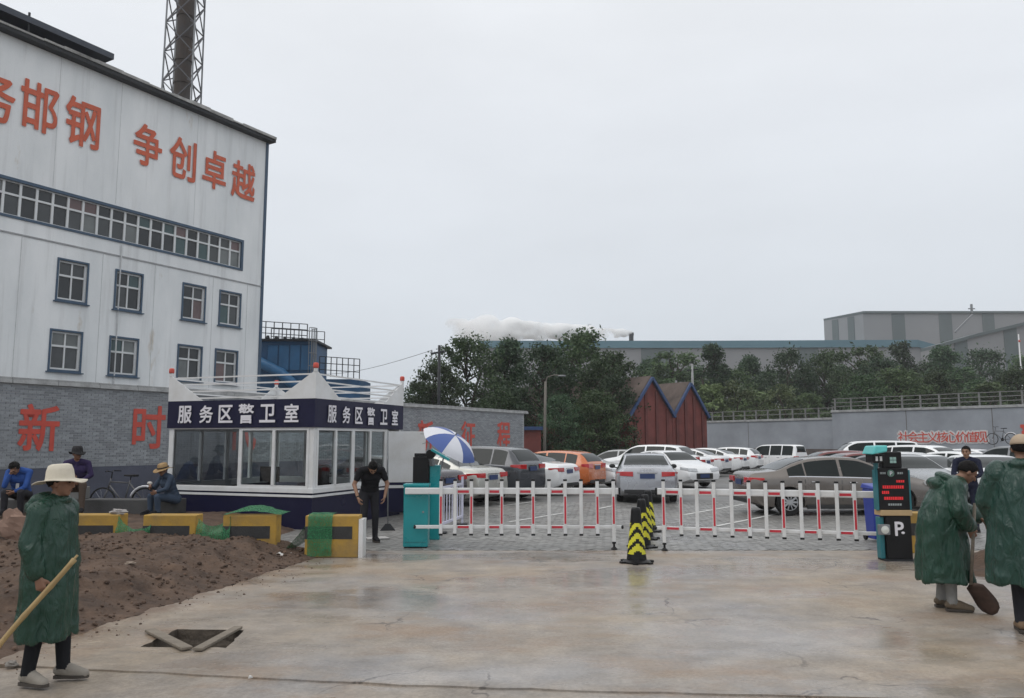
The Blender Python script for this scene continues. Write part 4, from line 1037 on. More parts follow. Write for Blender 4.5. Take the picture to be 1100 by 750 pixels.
block('yellow and black block beside the ticket machine, behind the raincoats', 985, 13.6, .03)

# green netting over and between the blocks
def netmat():
    m, t, b = newmat('green_net'); b.inputs['Base Color'].default_value = (.02, .16, .06, 1); sset(b, rough=.6)
    tr = N(t, 'ShaderNodeBsdfTransparent'); g = N(t, 'ShaderNodeNewGeometry')
    nz = N(t, 'ShaderNodeTexNoise', Scale=60.0, Detail=2.0); t.links.new(g.outputs['Position'], nz.inputs['Vector'])
    mr = N(t, 'ShaderNodeMapRange'); mr.inputs[1].default_value = .35; mr.inputs[2].default_value = .7; mr.inputs[3].default_value = .05; mr.inputs[4].default_value = .6; t.links.new(nz.outputs[0], mr.inputs[0])
    ms = N(t, 'ShaderNodeMixShader'); t.links.new(mr.outputs[0], ms.inputs[0]); t.links.new(b.outputs[0], ms.inputs[1]); t.links.new(tr.outputs[0], ms.inputs[2])
    t.links.new(ms.outputs[0], t.nodes['Material Output'].inputs[0]); return m
m_net = netmat()
def net(label, fn, nu=26, nv=14):
    mb = MB(); rows = [[fn(i / nu, j / nv) for i in range(nu + 1)] for j in range(nv + 1)]
    mb.grid(rows); o = mb.build('green_net', m_net, None, smooth=True, fix=False)
    return tag(o, label, 'netting', 'green nets slung over the blocks')
def sag(xa, xb, Y, za, zb, drop, bot, seed):
    A, Bq = PY(xa, 474, Y).x, PY(xb, 474, Y).x
    def fn(u, v):
        X = lerp(A, Bq, u); top = lerp(za, zb, u) - drop * max(0, math.sin(PI * u)) ** .8
        Z = lerp(top, max(bot, top - .45 - .2 * math.sin(PI * u)), v)
        wob = .05 * noise.noise((X * 5, Z * 6, seed)) + .03 * noise.noise((X * 14, Z * 5, seed))
        return L(X, Y + wob - .10 * v, Z + .03 * noise.noise((X * 6, seed, v * 3)))
    return fn
net('green net sagging between the first and second yellow blocks', sag(132, 168, 13.08, .66, .60, .2, .15, 1))
net('green net sagging between the second and third yellow blocks', sag(216, 252, 13.02, .62, .66, .15, .15, 2))
def heap(u, v):
    A, Bq = PY(244, 474, 13.1).x, PY(306, 474, 13.1).x; X = lerp(A, Bq, u); Y = lerp(12.98, 13.6, v)
    return L(X, Y, .67 + .13 * max(0, math.sin(PI * u)) ** 1.2 * math.sin(PI * (.15 + .75 * v)) + .018 * noise.noise((X * 9, Y * 9, 4)))
net('green net bunched on top of the third yellow block', heap)
def over4(u, v):
    A, Bq = PY(333, 474, 12.9).x, PY(359, 474, 12.9).x; X = lerp(A, Bq, u) + .02 * noise.noise((u * 4, v * 8, 2))
    s = v * 1.3
    if s < .3: Y, Z = 13.27 - s, .685 + .01 * noise.noise((X * 9, s * 9, 4))
    else: Y, Z = 12.93 - .03 * (s - .3) + .02 * noise.noise((X * 12, s * 4, 3)), .685 - (s - .3) * .66
    return L(X, Y, max(.02, Z))
net('green net hung over the left half of the fourth block', over4)
def trail(u, v):
    A, Bq = PY(305, 474, 13.1).x, PY(336, 474, 13.0).x; X = lerp(A, Bq, u)
    return L(X, 13.02 + .3 * v + .04 * noise.noise((X * 7, v * 5, 6)), max(.03, lerp(.08, .62, u ** 1.4)) * (1 - .5 * v) + .12 * (1 - v) * 0 + .02 * noise.noise((X * 9, v * 9, 2)))
net('green net trailing from the soil up to the fourth block', trail)

# low dark ledge the men sit on
la, lb_ = PY(-60, 474, 17.2), PY(197, 474, 17.0)
lg = thing('concrete_ledge', 'low dark concrete ledge before the brick wall, men sit on it', 'ledge', (lb_.x, 17.1, 0), 0)
lx0, lx1 = -15.0, lb_.x
for i in range(4):
    x0, x1 = lerp(lx0, lx1, i / 4), lerp(lx0, lx1, (i + 1) / 4) - .012
    mb = MB(); mb.b2(x0, x1, 16.85, 17.35, 0, .63); mb.build('ledge_slab', m_dconc, lg, bev=.015)

# ------------------------------------------------------------------ gate
def box_on(name, parent, x0, x1, y0, y1, z0, z1, mat, bev=0, world=True):
    mb = MB(); mb.b2(x0, x1, y0, y1, z0, z1); return mb.build(name, mat, parent, world=world, bev=bev)
GLp, GRp = G(446, 589), G(963, 603)
def gate_box():
    p = GLp; o = thing('barrier_machine', 'teal barrier machine cabinet at the left end of the gate', 'barrier machine', p)
    hw = .215; zt = PY(446, 520, p.y).z
    box_on('cabinet', o, p.x - hw, p.x + hw, p.y, p.y + .32, .02, zt - .05, m_teal, .012)
    box_on('lid', o, p.x - hw - .012, p.x + hw + .012, p.y - .012, p.y + .332, zt - .049, zt, m_teal, .01)
    box_on('foot', o, p.x - hw + .02, p.x + hw - .02, p.y + .02, p.y + .3, 0, .02, m_black)
    mb = MB(); q = PY(452, 546, p.y); mb.lathe([(.018, 0), (.018, -.012)], 10, (p.x + .13, p.y, .62), 'y'); mb.build('lock', m_steel, o)
    box_on('door_seam', o, p.x - hw + .03, p.x + hw - .03, p.y - .003, p.y, .10, .104, m_dark)
    return o
gate_box()
def wing(label, A, Bq, ztop, zbot, pk, zp0, zp1, long_i, flip):
    """one arm: A, B ground points of its line; pk = pickets as fractions"""
    d = Bq - A; ln = d.length; o = thing('fence_barrier', label, 'barrier', (A.x, A.y, 0), math.atan2(d.y, d.x), 'white and red fence barriers of the gate')
    mb = MB(); mb.b2(pk['top'][0] * ln, pk['top'][1] * ln, -.03, .03, ztop - .055, ztop + .055); mb.build('top_rail', m_white, o, world=False, bev=.015)
    mb = MB(); mb.b2(pk['bot'][0] * ln, pk['bot'][1] * ln, -.02, .02, zbot - .03, zbot + .03); mb.build('bottom_rail', m_white, o, world=False, bev=.01)
    e_ = pk['top'][1 if not flip else 0] * ln; mb = MB(); mb.b2(min(e_, e_ + (.03 if not flip else -.03)), max(e_, e_ + (.03 if not flip else -.03)), -.034, .034, ztop - .06, ztop + .06); mb.build('rail_cap', m_black, o, world=False)
    for e_ in (pk['bot'][0] * ln, pk['bot'][1] * ln): mb = MB(); mb.lathe([(.03, -.02), (.034, 0), (.03, .02)], 8, (e_, 0, zbot), 'x'); mb.build('rail_cap', m_black, o, world=False)
    fr = pk['x']
    for i, t in enumerate(fr):
        x = t * ln; lo = zp0 if i != long_i else .13; w_ = .029
        mb = MB(); mb.b2(x - w_, x + w_, -.062, -.032, lo, zp1); mb.build('picket', m_white, o, world=False, bev=.006)
        mb = MB(); mb.b2(x - w_ - .003, x + w_ + .003, -.066, -.028, zp1 + .0, zp1 + .03); mb.build('picket_cap', m_black, o, world=False)
        mb = MB(); mb.b2(x - w_ - .003, x + w_ + .003, -.066, -.028, lo - .03, lo); mb.build('picket_cap', m_black, o, world=False)
        if i == long_i:
            mb = MB(); mb.lathe([(.018, .04), (.018, lo - .03)], 8, (x, -.047, 0)); mb.lathe([(.05, .0), (.06, .012), (.02, .05)], 10, (x, -.047, 0)); mb.build('rubber_foot', m_black, o, world=False)
        if i % 2 == (1 if flip else 0) or i == long_i:
            mb = MB(); mb.b2(x - .017, x + .017, -.0645, -.0625, zbot + .06, ztop - .09); mb.build('red_strip', m_redp, o, world=False)
    for i in range(len(fr) - 1):
        if i % 2 == (0 if flip else 1):
            x0, x1 = fr[i] * ln + .045, fr[i + 1] * ln - .045
            mb = MB(); mb.b2(x0, x1, -.0322, -.0302, ztop - .03, ztop + .015); mb.build('red_strip', m_redp, o, world=False)
            mb = MB(); mb.b2(x0, x1, -.0222, -.0202, zbot - .02, zbot + .02); mb.build('red_strip', m_redp, o, world=False)
    return o
def fr_of(A, Bq, px):   # photograph x -> fraction along A-B
    d = ray(px, 540); n = L(-(Bq - A).y, (Bq - A).x, 0); t = A.dot(n) / d.dot(n); return ((d * t).xy - A.xy).dot((Bq - A).xy) / (Bq - A).length_squared
A, Bq = GLp + L(0, -.08, 0), L(PY(690, 474, 13.95).x, 13.95, 0)
pxs = [474, 489, 506.5, 523, 539, 556, 572.7, 589.7, 607, 624, 641.4, 658.7]
pk = dict(x=[fr_of(A, Bq, q) for q in pxs], top=(fr_of(A, Bq, 435), fr_of(A, Bq, 664.5)), bot=(fr_of(A, Bq, 446), fr_of(A, Bq, 668)))
zt_, zb_ = PY(550, 527.5, 14).z, PY(550, 566, 14).z
wing('white fence barrier arm with red strips, left of the bollards', A, Bq, zt_, zb_, pk, PY(550, 573, 14).z, PY(550, 516.5, 14).z, 11, False)
A, Bq = L(PY(690, 474, 13.9).x, 13.9, 0), GRp + L(-.1, .42, 0)
pxs = [713, 731.5, 748.6, 767, 785.7, 804.5, 822.5, 841, 860, 878.7, 898.6, 917.7]
pk = dict(x=[fr_of(A, Bq, q) for q in pxs], top=(fr_of(A, Bq, 706), fr_of(A, Bq, 950)), bot=(fr_of(A, Bq, 704), fr_of(A, Bq, 942)))
yr = avg(A.y, Bq.y)
wing('white fence barrier arm with red strips, right of the bollards', A, Bq, PY(820, 529.5, yr).z, PY(820, 570, yr).z, pk, PY(820, 576, yr).z, PY(820, 518, yr).z, 0, True)

# left plate-reading machine behind the cabinet
p = PY(456, 474, 15.2); p.z = 0
lm = thing('camera_machine', 'black display post with teal column and camera hood behind the cabinet', 'ticket machine', (p.x, 15.2, 0))
z_ = lambda y: PY(456, y, 15.2).z
x_ = lambda x: PY(x, 500, 15.2).x
box_on('display', lm, x_(443.5), x_(461), 15.2, 15.34, z_(529), z_(491), m_black, .015)
box_on('header', lm, x_(445), x_(458), 15.19, 15.33, z_(491) + .003, z_(487), m_black, .01)
box_on('column', lm, x_(446), x_(462), 15.22, 15.40, 0, z_(529) - .003, m_black, .01)
box_on('teal_column', lm, x_(461.3), x_(472.5), 15.24, 15.44, 0, z_(500), m_teal, .01)
mb = MB(); q = PY(463, 488, 15.0); mb.tube([q + L(0, -.1, 0), q + L(0, .15, .02)], .09, 10); mb.build('camera', m_black, lm)
mb = MB(); h0, h1 = PY(464, 483, 15.0), PY(480, 494, 15.0); mb.bar(h0, h1 + L(.05, 0, 0), .26, .04); mb.build('camera_hood', m_teal, lm)
mb = MB(); mb.bar(PY(463, 492, 15.2), PY(465, 500, 15.24), .07); mb.build('camera_neck', m_steel, lm)

# right ticket machine
m_teal3 = M('dark_teal_enamel', (0.02, 0.16, 0.19), .35, .1, 3)
p = GRp
rm = thing('ticket_machine', 'black ticket machine with red LED rows and parking sign at right', 'ticket machine', (p.x, p.y, 0), R(-2))
ym = p.y
z_ = lambda y: PY(963, y, ym).z
x_ = lambda x: PY(x, 545, ym).x
box_on('column', rm, x_(951), x_(978), ym, ym + .22, 0.03, z_(554) - .002, m_black, .012)
box_on('foot_plate', rm, x_(948), x_(980), ym - .03, ym + .25, 0, .03, m_dark)
box_on('amber_strip', rm, x_(945.5), x_(979), ym - .02, ym + .22, z_(554), z_(548), M('beige_strip', (.48, .34, .18), .5), .006)
dsp = box_on('display', rm, x_(944.5), x_(977.5), ym - .01, ym + .16, z_(548) + .002, z_(503), m_black, .01)
box_on('header', rm, x_(950.5), x_(971.5), ym - .005, ym + .14, z_(503) + .002, z_(485.5), m_black, .015)
box_on('edge_trim', rm, x_(977.5) + .001, x_(979.3), ym - .005, ym + .15, z_(548), z_(505), m_teal3)
box_on('edge_trim', rm, x_(943.5), x_(944.5) - .001, ym - .005, ym + .15, z_(548), z_(505), m_teal3)
box_on('teal_post', rm, x_(945.8), x_(950.4), ym + .05, ym + .2, 0.03, z_(556), m_teal3, .01)
m_led = bpy.data.materials.new('red_led'); m_led.use_nodes = True
b_ = m_led.node_tree.nodes['Principled BSDF']; b_.inputs['Base Color'].default_value = (.3, .01, .01, 1); b_.inputs['Emission Color'].default_value = (1, .04, .05, 1); b_.inputs['Emission Strength'].default_value = .5
m_ledw = M('pale_print', (.45, .50, .50), .5)
rl = random.Random(8)
def led_row(y, xa, xb, mat, hpx=3.2, k=1):
    x = xa; mb = MB()
    while x < xb - .8:
        w_ = rl.uniform(1.4, 2.4)
        x0, x1 = x_(x), x_(min(xb, x + w_)); zc = z_(y); hh = (z_(y - hpx / 2) - z_(y + hpx / 2)) / 2
        for q in range(3): zz = zc - hh + 2 * hh * q / 2.6; mb.b2(x0, x1, ym - .0135, ym - .0105, zz, zz + hh * .42)
        mb.b2(lerp(x0, x1, .4), lerp(x0, x1, .62), ym - .0132, ym - .0104, zc - hh, zc + hh)
        x += w_ + .45
    mb.build('display_row', mat, dsp)
led_row(517, 964, 972.5, m_led, 2.4); led_row(523.2, 949, 972, m_led, 3.0); led_row(529, 948, 955.5, m_led, 3.0); led_row(535.3, 950, 971.5, m_led, 3.0); led_row(542, 954, 969, m_ledw, 2.0)
letter('parking_sign', 'P', L(x_(964.5), ym - .002, z_(568)), z_(559.5) - z_(574), m_let, rm, 0, bold=.02, depth=.006)
mb = MB(); mb.ell((x_(968.5), ym - .004, z_(572.5)), (.028, .008, .02), 10, 6); mb.build('car_symbol', m_let, rm)
mb = MB(); mb.lathe([(.055, 0), (.055, -.004)], 16, (x_(958.5), ym - .0105, z_(508.5)), 'y'); mb.lathe([(.045, -.004), (.045, -.006)], 16, (x_(958.5), ym - .0105, z_(508.5)), 'y'); mb.cur = 0; mb.build('round_emblem', M('emblem_green', (.12, .22, .18), .5), rm)
letter('emblem_letter', 'P', L(x_(958.5), ym - .017, z_(508.5)), .06, m_let, rm, 0, bold=.01, depth=.003)
for xa in (947, 965.5): led_row(508.3, xa, xa + 6, m_ledw, 2.0)
for i in range(2):
    for j in range(2): box_on('header_icon', rm, x_(958.5 + i * 3.6), x_(961.6 + i * 3.6), ym - .009, ym - .0055, z_(497.5 - j * 3.5) , z_(494.6 - j * 3.5), M('pale_green_light', (.35, .55, .50), .4))
mb = MB(); h = PY(940, 484, ym - .1)
mb.hexa([h + q for q in (L(-.13, -.2, -.06), L(.10, -.2, -.02), L(.10, .2, -.02), L(-.13, .2, -.06), L(-.08, -.18, .07), L(.12, -.18, .08), L(.12, .18, .08), L(-.08, .18, .07))]); mb.build('camera_hood', m_teal2, rm, bev=.02)
mb = MB(); mb.b2(h.x - .09, h.x + .10, h.y - .1, h.y + .15, h.z - .19, h.z - .055); mb.build('camera', m_black, rm, bev=.01)
for k in (-.045, .02): mb = MB(); mb.b2(h.x + k, h.x + k + .035, h.y - .106, h.y - .1, h.z - .16, h.z - .09); mb.build('lamp_eye', m_white, rm)
mb = MB(); mb.bar((h.x + .05, h.y + .12, h.z - .19), (x_(947), ym + .1, z_(549)), .05); mb.build('camera_bracket', m_teal3, rm)
mb = MB(); mb.b2(x_(940.5), x_(952), ym - .10, ym - .02, z_(574), z_(563)); mb.build('lamp_housing', m_steel, rm, bev=.01)
mb = MB(); mb.lathe([(.06, -.10), (.062, -.11), (.0, -.125)], 14, (x_(946.2), ym, z_(568.5)), 'y'); mb.build('lamp_lens', M('lamp_lens', (.6, .62, .58), .2), rm)
# blue bin
bq = PY(939, 474, 15.0)
bn = thing('wheelie_bin', 'tall blue plastic bin behind the ticket machine', 'bin', (bq.x, 15.0, 0))
m_blue = M('blue_plastic', (.022, .045, .30), .4, .12, 2)
bw_ = .17; bt = PY(939, 525, 15).z
mb = MB(); mb.hexa([(bq.x - bw_ * .86, 14.85, .05), (bq.x + bw_ * .86, 14.85, .05), (bq.x + bw_ * .86, 15.2, .05), (bq.x - bw_ * .86, 15.2, .05), (bq.x - bw_, 14.8, bt), (bq.x + bw_, 14.8, bt), (bq.x + bw_, 15.25, bt), (bq.x - bw_, 15.25, bt)]); mb.build('bin_body', m_blue, bn, bev=.02)
mb = MB(); mb.hexa([(bq.x - bw_ - .02, 14.77, bt), (bq.x + bw_ + .02, 14.77, bt), (bq.x + bw_ + .02, 15.28, bt), (bq.x - bw_ - .02, 15.28, bt), (bq.x - bw_, 14.8, bt + .05), (bq.x + bw_, 14.8, bt + .05), (bq.x + bw_, 15.25, bt + .09), (bq.x - bw_, 15.25, bt + .09)]); mb.build('lid', m_blue, bn, bev=.015)
for s in (-1, 1): mb = MB(); mb.lathe([(.07, -.02), (.08, 0), (.07, .02)], 12, (bq.x + s * bw_ * .95, 15.2, .08), 'x'); mb.build('wheel', m_black, bn)

# striped flexible bollards
def bollard_mesh():
    parts = {}
    H = .86; prof = lambda z: .078 + .095 * max(0, 1 - z / H) ** 1.15
    mb = MB(); mb.lathe([(.235, 0), (.235, .025), (.20, .04), (.175, .05)], 20)
    for k in range(6):
        a = k * PI / 3 + .3; mb.box((.24 * math.cos(a), .24 * math.sin(a), .016), (.11, .09, .03), a)
    parts['base_plate'] = (mb, m_black)
    mb = MB(); n, mrows = 28, 44; vs = []
    for i in range(mrows + 1):
        z = .05 + (H - .05) * i / mrows; r = prof(z)
        if i > mrows - 3: r *= (.985, .93, .80)[i - mrows + 2]
        for j in range(n): a = 2 * PI * j / n; vs.append((r * math.cos(a), r * math.sin(a), z))
    mb.add(vs, []); 
    for i in range(mrows):
        for j in range(n):
            z = .05 + (H - .05) * (i + .5) / mrows; a = 2 * PI * (j + .5) / n
            sd = abs(((a + PI / 2) % (2 * PI)) - PI) / PI          # chevrons that point to the front
            ph = (z * 5.6 - sd * 2.2) % 1.0
            y = (.15 < z < .62) and ph < .58
            mb.f.append([i * n + j, i * n + (j + 1) % n, (i + 1) * n + (j + 1) % n, (i + 1) * n + j]); mb.mi.append(1 if y else 0)
    mb.f.append([mrows * n + j for j in range(n)]); mb.mi.append(0)
    parts['post'] = (mb, [m_black, m_yelb])
    return parts
bpz = bollard_mesh()
bmesh_ = {k: v[0].mesh(k, v[1], True if k == 'post' else False) for k, v in bpz.items()}
BS = [(684, 604.5, 'nearest of the yellow and black striped bollards between the barriers', .0), (690, 588, 'second striped bollard back between the barriers', .06), (693.5, 579, 'third striped bollard back between the barriers', -.03), (697, 571, 'farthest striped bollard between the barriers', .02)]
for (x, y, lb, ln_) in BS:
    p = G(x, y); o = thing('striped_bollard', lb, 'bollard', p, ln_ * 5, 'striped bollards in the gateway')
    for k, me in bmesh_.items(): put(k, me, o)
    o.scale = (.92, .92, .97)

# small white folding fence beside the gate
m_lav = M('lavender_white', (.60, .60, .72), .4)
pa, pb = G(473.5, 573), G(496.5, 563.5)
ff = thing('folding_fence', 'short white folding fence panel behind the left barrier arm', 'fence', pa)
zt_ = PY(496, 518, pb.y).z
for q, hh in ((pa, 1.02), (pb, 1.06)):
    mb = MB(); mb.bar(q + L(0, 0, .03), q + L(0, 0, hh), .05); mb.build('post', m_lav, ff)
    mb = MB(); mb.box(q + L(0, 0, .015), (.24, .24, .03)); mb.build('foot', m_black, ff)
for zz in (.18, .9): mb = MB(); mb.bar(pa + L(0, 0, zz), pb + L(0, 0, zz), .035, .05); mb.build('rail', m_lav, ff)
for k in range(1, 8): q = pa.lerp(pb, k / 8); mb = MB(); mb.bar(q + L(0, 0, .18), q + L(0, 0, .9), .022); mb.build('bar', m_lav, ff)

# blue and white parasol
m_um_b = M('umbrella_blue', (.06, .11, .33), .5, .1, 2); m_um_w = M('umbrella_white', (.66, .67, .72), .5, .06, 2)
uc = PY(485, 474.5, 18.2)
um = thing('umbrella', 'large tilted blue and white umbrella over the parked cars behind the booth', 'umbrella', (uc.x, uc.y, 0))
tilt = Matrix.Rotation(R(33), 3, 'Y') @ Matrix.Rotation(R(16), 3, 'X')
ru = .70
for k in range(8):
    rows = []
    for i in range(7):
        t = i / 6; row = []
        for j in range(7):
            a = 2 * PI * (k + j / 6) / 8; rr_ = ru * math.sin(t * 1.25) / math.sin(1.25); sc_ = 1 - .055 * (1 - abs(2 * j / 6 - 1) ** 2) * t
            row.append(uc + tilt @ L(rr_ * sc_ * math.cos(a), rr_ * sc_ * math.sin(a), 0.29 * (math.cos(t * 1.25) - 1) / (1 - math.cos(1.25)) * 1 + .18))
        rows.append(row)
    mb = MB(); mb.grid(rows); mb.build('canopy_panel', m_um_b if k % 2 else m_um_w, um, smooth=True)
    a = 2 * PI * k / 8; mb = MB(); mb.tube([uc + tilt @ L(0, 0, .16), uc + tilt @ L(ru * math.cos(a), ru * math.sin(a), -.25)], .006, 5); mb.build('rib', m_steel, um)
mb = MB(); mb.tube([uc + tilt @ L(0, 0, .26), uc + tilt @ L(0, 0, -.3), L(uc.x - .5, uc.y - .1, 0)], .018, 8); mb.build('pole', m_steel, um)

# ------------------------------------------------------------------ cars
m_cglass = M('car_glass', (.010, .015, .015), .03, .1, 2, spec=.22)
m_tail = M('tail_light_red', (.50, .012, .014), .12, .1, 8, coat=.8)
m_head = M('head_light', (.52, .54, .56), .10, .2, 12, coat=.8)
m_trimk = M('car_black_trim', (.02, .02, .021), .55, .1, 5)
m_chrome = M('chrome', (.62, .62, .63), .18, .05, 4, metal=1.0)
m_rim = M('alloy_rim', (.50, .51, .52), .3, .08, 6, metal=.7)
m_plate = M('blue_plate', (.03, .055, .15), .35, .1, 20)
m_platew = M('plate_white', (.6, .62, .66), .4)
CARS = dict(
    sedan=dict(L=4.9, W=.925, H=1.47, wb=(.98, 3.82), wr=.335,
        T=[(0, .74), (.05, .98), (.14, 1.065), (.45, 1.10), (.70, 1.125), (1.15, 1.30), (1.62, 1.425), (2.25, 1.468), (2.75, 1.445), (3.10, 1.35), (3.72, 1.055), (4.1, .985), (4.55, .89), (4.80, .76), (4.9, .62)],
        belt=[(0, .92), (1.2, .965), (2.5, .94), (3.7, .90), (4.9, .66)], panes=[(.98, 1.40), (1.44, 2.28), (2.36, 3.36)], rearw=(.74, 1.50), front=(2.98, 3.64), tail=(.80, .945, .36), head=(.66, .80)),
    suv=dict(L=4.65, W=.94, H=1.70, wb=(.90, 3.62), wr=.37,
        T=[(0, .86), (.03, 1.12), (.10, 1.20), (.28, 1.42), (.52, 1.605), (.9, 1.675), (1.7, 1.70), (2.4, 1.675), (2.75, 1.58), (3.42, 1.16), (3.8, 1.09), (4.3, 1.0), (4.55, .85), (4.65, .68)],
        belt=[(0, 1.07), (1.0, 1.10), (2.4, 1.06), (3.4, 1.0), (4.65, .72)], panes=[(.52, 1.02), (1.08, 1.95), (2.03, 3.05)], rearw=(.13, .46), front=(2.72, 3.36), tail=(.98, 1.13, .30), head=(.80, .94)),
    hatch=dict(L=4.2, W=.89, H=1.50, wb=(.72, 3.30), wr=.32,
        T=[(0, .76), (.03, 1.0), (.09, 1.07), (.25, 1.26), (.50, 1.41), (.9, 1.475), (1.6, 1.50), (2.2, 1.47), (2.5, 1.39), (3.1, 1.05), (3.5, .98), (3.9, .88), (4.12, .75), (4.2, .62)],
        belt=[(0, .95), (1.0, .97), (2.2, .94), (3.1, .90), (4.2, .66)], panes=[(.50, .95), (1.0, 1.75), (1.83, 2.78)], rearw=(.11, .44), front=(2.40, 3.02), tail=(.84, 1.02, .26), head=(.68, .82)),
    van=dict(L=4.5, W=.86, H=1.88, wb=(.75, 3.35), wr=.31,
        T=[(0, .9), (.03, 1.3), (.07, 1.62), (.16, 1.79), (.4, 1.86), (1.5, 1.88), (2.7, 1.85), (3.1, 1.72), (3.75, 1.18), (4.1, 1.08), (4.4, .92), (4.5, .7)],
        belt=[(0, 1.12), (2.5, 1.10), (3.7, 1.05), (4.5, .75)], panes=[(.25, 1.05), (1.13, 2.0), (2.08, 3.2)], rearw=(.035, .13), front=(3.0, 3.7), tail=(.80, 1.08, .14), head=(.78, .92)))
def build_car(kind, name='parked_car'):
    s = CARS[kind]; Ln, W = s['L'], s['W']
    T = lambda x: smooth_tab(s['T'], x); BT = lambda x: min(interp(s['belt'], x), T(x) - .035)
    def wp(x):
        e = max(0, (0.55 - x) / .55, (x - (Ln - .9)) / .9); return W * (1 - (.13 if x < 1 else .20) * e ** 2.2)
    def zb(x): return .19 + .16 * max(0, (.5 - x) / .5, (x - Ln + .6) / .6) ** 1.5
    def rr_(x): return .95 - .225 * max(0, min(1, (T(x) - BT(x)) / .42))
    def sect(x):
        w_, b, t, r, z0 = wp(x), BT(x), T(x), rr_(x), zb(x); tt = t - min(.07, (t - b) * .5)
        p = [(0, z0), (.80 * w_, z0), (.93 * w_, z0 + .03), (.985 * w_, z0 + .14), (w_, lerp(z0, b, .45)), (w_ * .999, lerp(z0, b, .75)), (.992 * w_, b - .05), (.972 * w_, b)]
        for f in (.33, .66, 1.0): p.append((w_ * lerp(.962, r, f), lerp(b + .008, tt, f)))
        p += [(w_ * r * .955, lerp(tt, t, .6)), (w_ * r * .86, t - .010 - .004), (w_ * r * .5, t - .003), (0, t)]
        return p
    def side(x, z):      # outer half width of the glasshouse at height z
        w_, b, t, r = wp(x), BT(x), T(x), rr_(x); tt = t - min(.07, (t - b) * .5); f = max(0, min(1, (z - b - .008) / max(.01, tt - b - .008))); return w_ * lerp(.962, r, f)
    def top(x, yn):      # height of the roof skin at |y| = yn * r * w
        t = T(x); return t - interp([(0, 0), (.5, .003), (.86, .014), (.955, .03)], yn)
    xs = sorted(set([0, .02, .05, .09] + [q[0] for q in s['T']] + [Ln * i / 34 for i in range(35)] + [Ln - .02, Ln - .05]))
    xs = [x for i, x in enumerate(xs) if i == 0 or x - xs[i - 1] > .012]
    mb = MB(); n = None
    for x in xs:
        p = sect(x); full = [(y, z) for y, z in p] + [(-y, z) for y, z in p[-2:0:-1]]; n = len(full)
        mb.v += [L(x - Ln / 2, y, z) for y, z in full]
    for i in range(len(xs) - 1):
        for j in range(n): mb.f.append([i * n + j, i * n + (j + 1) % n, (i + 1) * n + (j + 1) % n, (i + 1) * n + j]); mb.mi.append(0)
    mb.f.append(list(range(n))[::-1]); mb.mi.append(0); mb.f.append([(len(xs) - 1) * n + j for j in range(n)]); mb.mi.append(0)
    me = mb.mesh('body', [m_white], True)
    # wheel arches
    cut = MB()
    for wx in s['wb']:
        for sg in (-1, 1): cut.lathe([(s['wr'] + .055, W - .30), (s['wr'] + .055, W + .1)] if sg > 0 else [(s['wr'] + .055, -W - .1), (s['wr'] + .055, -W + .30)], 26, (wx - Ln / 2, 0, s['wr']), 'y')
    tmp, tc_ = put('tmp', me), put('tmpc', cut.mesh('cut', m_trimk))
    md = tmp.modifiers.new('b', 'BOOLEAN'); md.object = tc_; md.operation = 'DIFFERENCE'; md.solver = 'EXACT'
    dg = bpy.context.evaluated_depsgraph_get(); dg.update(); me2 = bpy.data.meshes.new_from_object(tmp.evaluated_get(dg))
    bpy.data.objects.remove(tmp); bpy.data.objects.remove(tc_)
    me2.materials.clear(); me2.materials.append(m_white); me2.materials.append(m_trimk)
    wz = s['wr']
    for p in me2.polygons:
        c = p.center; p.material_index = 0
        for wx in s['wb']:
            d_ = math.hypot(c.x - wx + Ln / 2, c.z - wz)
            if d_ < wz + .05 and abs(c.y) < W - .02: p.material_index = 1
    try: me2.set_sharp_from_angle(angle=R(35))
    except Exception: pass
    root = thing(name, '', 'car')
    body = put('body', me2, root)
    def part(nm, m, mat, smooth=False, par=None, bev=0): return m.build(nm, mat, par or root, world=False, smooth=smooth, bev=bev)
    off = .006
    for k, (x0, x1) in enumerate(s['panes']):
        for sg in (-1, 1):
            rows = []
            for j in range(5):
                row = []
                for i in range(9):
                    x = lerp(x0, x1, i / 8); zlo = BT(x) + .025; zhi = max(zlo + .004, T(x) - .085); z = lerp(zlo, zhi, j / 4)
                    row.append(L(x - Ln / 2, sg * (side(x, z) + off), z))
                rows.append(row)
            q = MB(); q.grid(rows); part('side_window', q, m_cglass, True)
    for nm, (x0, x1) in (('rear_window', s['rearw']), ('windscreen', s['front'])):
        rows = []
        for i in range(7):
            x = lerp(x0, x1, i / 6); dT = (T(x + .01) - T(x - .01)) / .02; nrm = L(-dT, 0, 1).normalized()
            rows.append([L(x - Ln / 2, yn * rr_(x) * wp(x), top(x, abs(yn))) + nrm * .008 for yn in (-.87, -.6, -.3, 0, .3, .6, .87)])
        q = MB(); q.grid(rows); part(nm, q, m_cglass, True)
    t0, t1, tl = s['tail']; h0, h1 = s['head']
    for sg in (-1, 1):
        wi, wo, wo2 = wp(0) * .52, wp(.0) + .008, wp(tl) + .008
        q = MB(); q.hexa([(-Ln / 2 - .014, sg * wi, t0), (-Ln / 2 - .004, sg * wo * .985, t0 + .02), (-Ln / 2 + tl, sg * wo2, t0 + .08), (-Ln / 2 + tl, sg * wi, t0 + .05), (-Ln / 2 - .008, sg * wi, t1), (-Ln / 2 + .0, sg * wo * .98, t1), (-Ln / 2 + tl, sg * wo2, t1 - .01), (-Ln / 2 + tl, sg * wi, t1 - .02)]); part('tail_light', q, m_tail, bev=.008)
        wf, wf2 = wp(Ln), wp(Ln - .42)
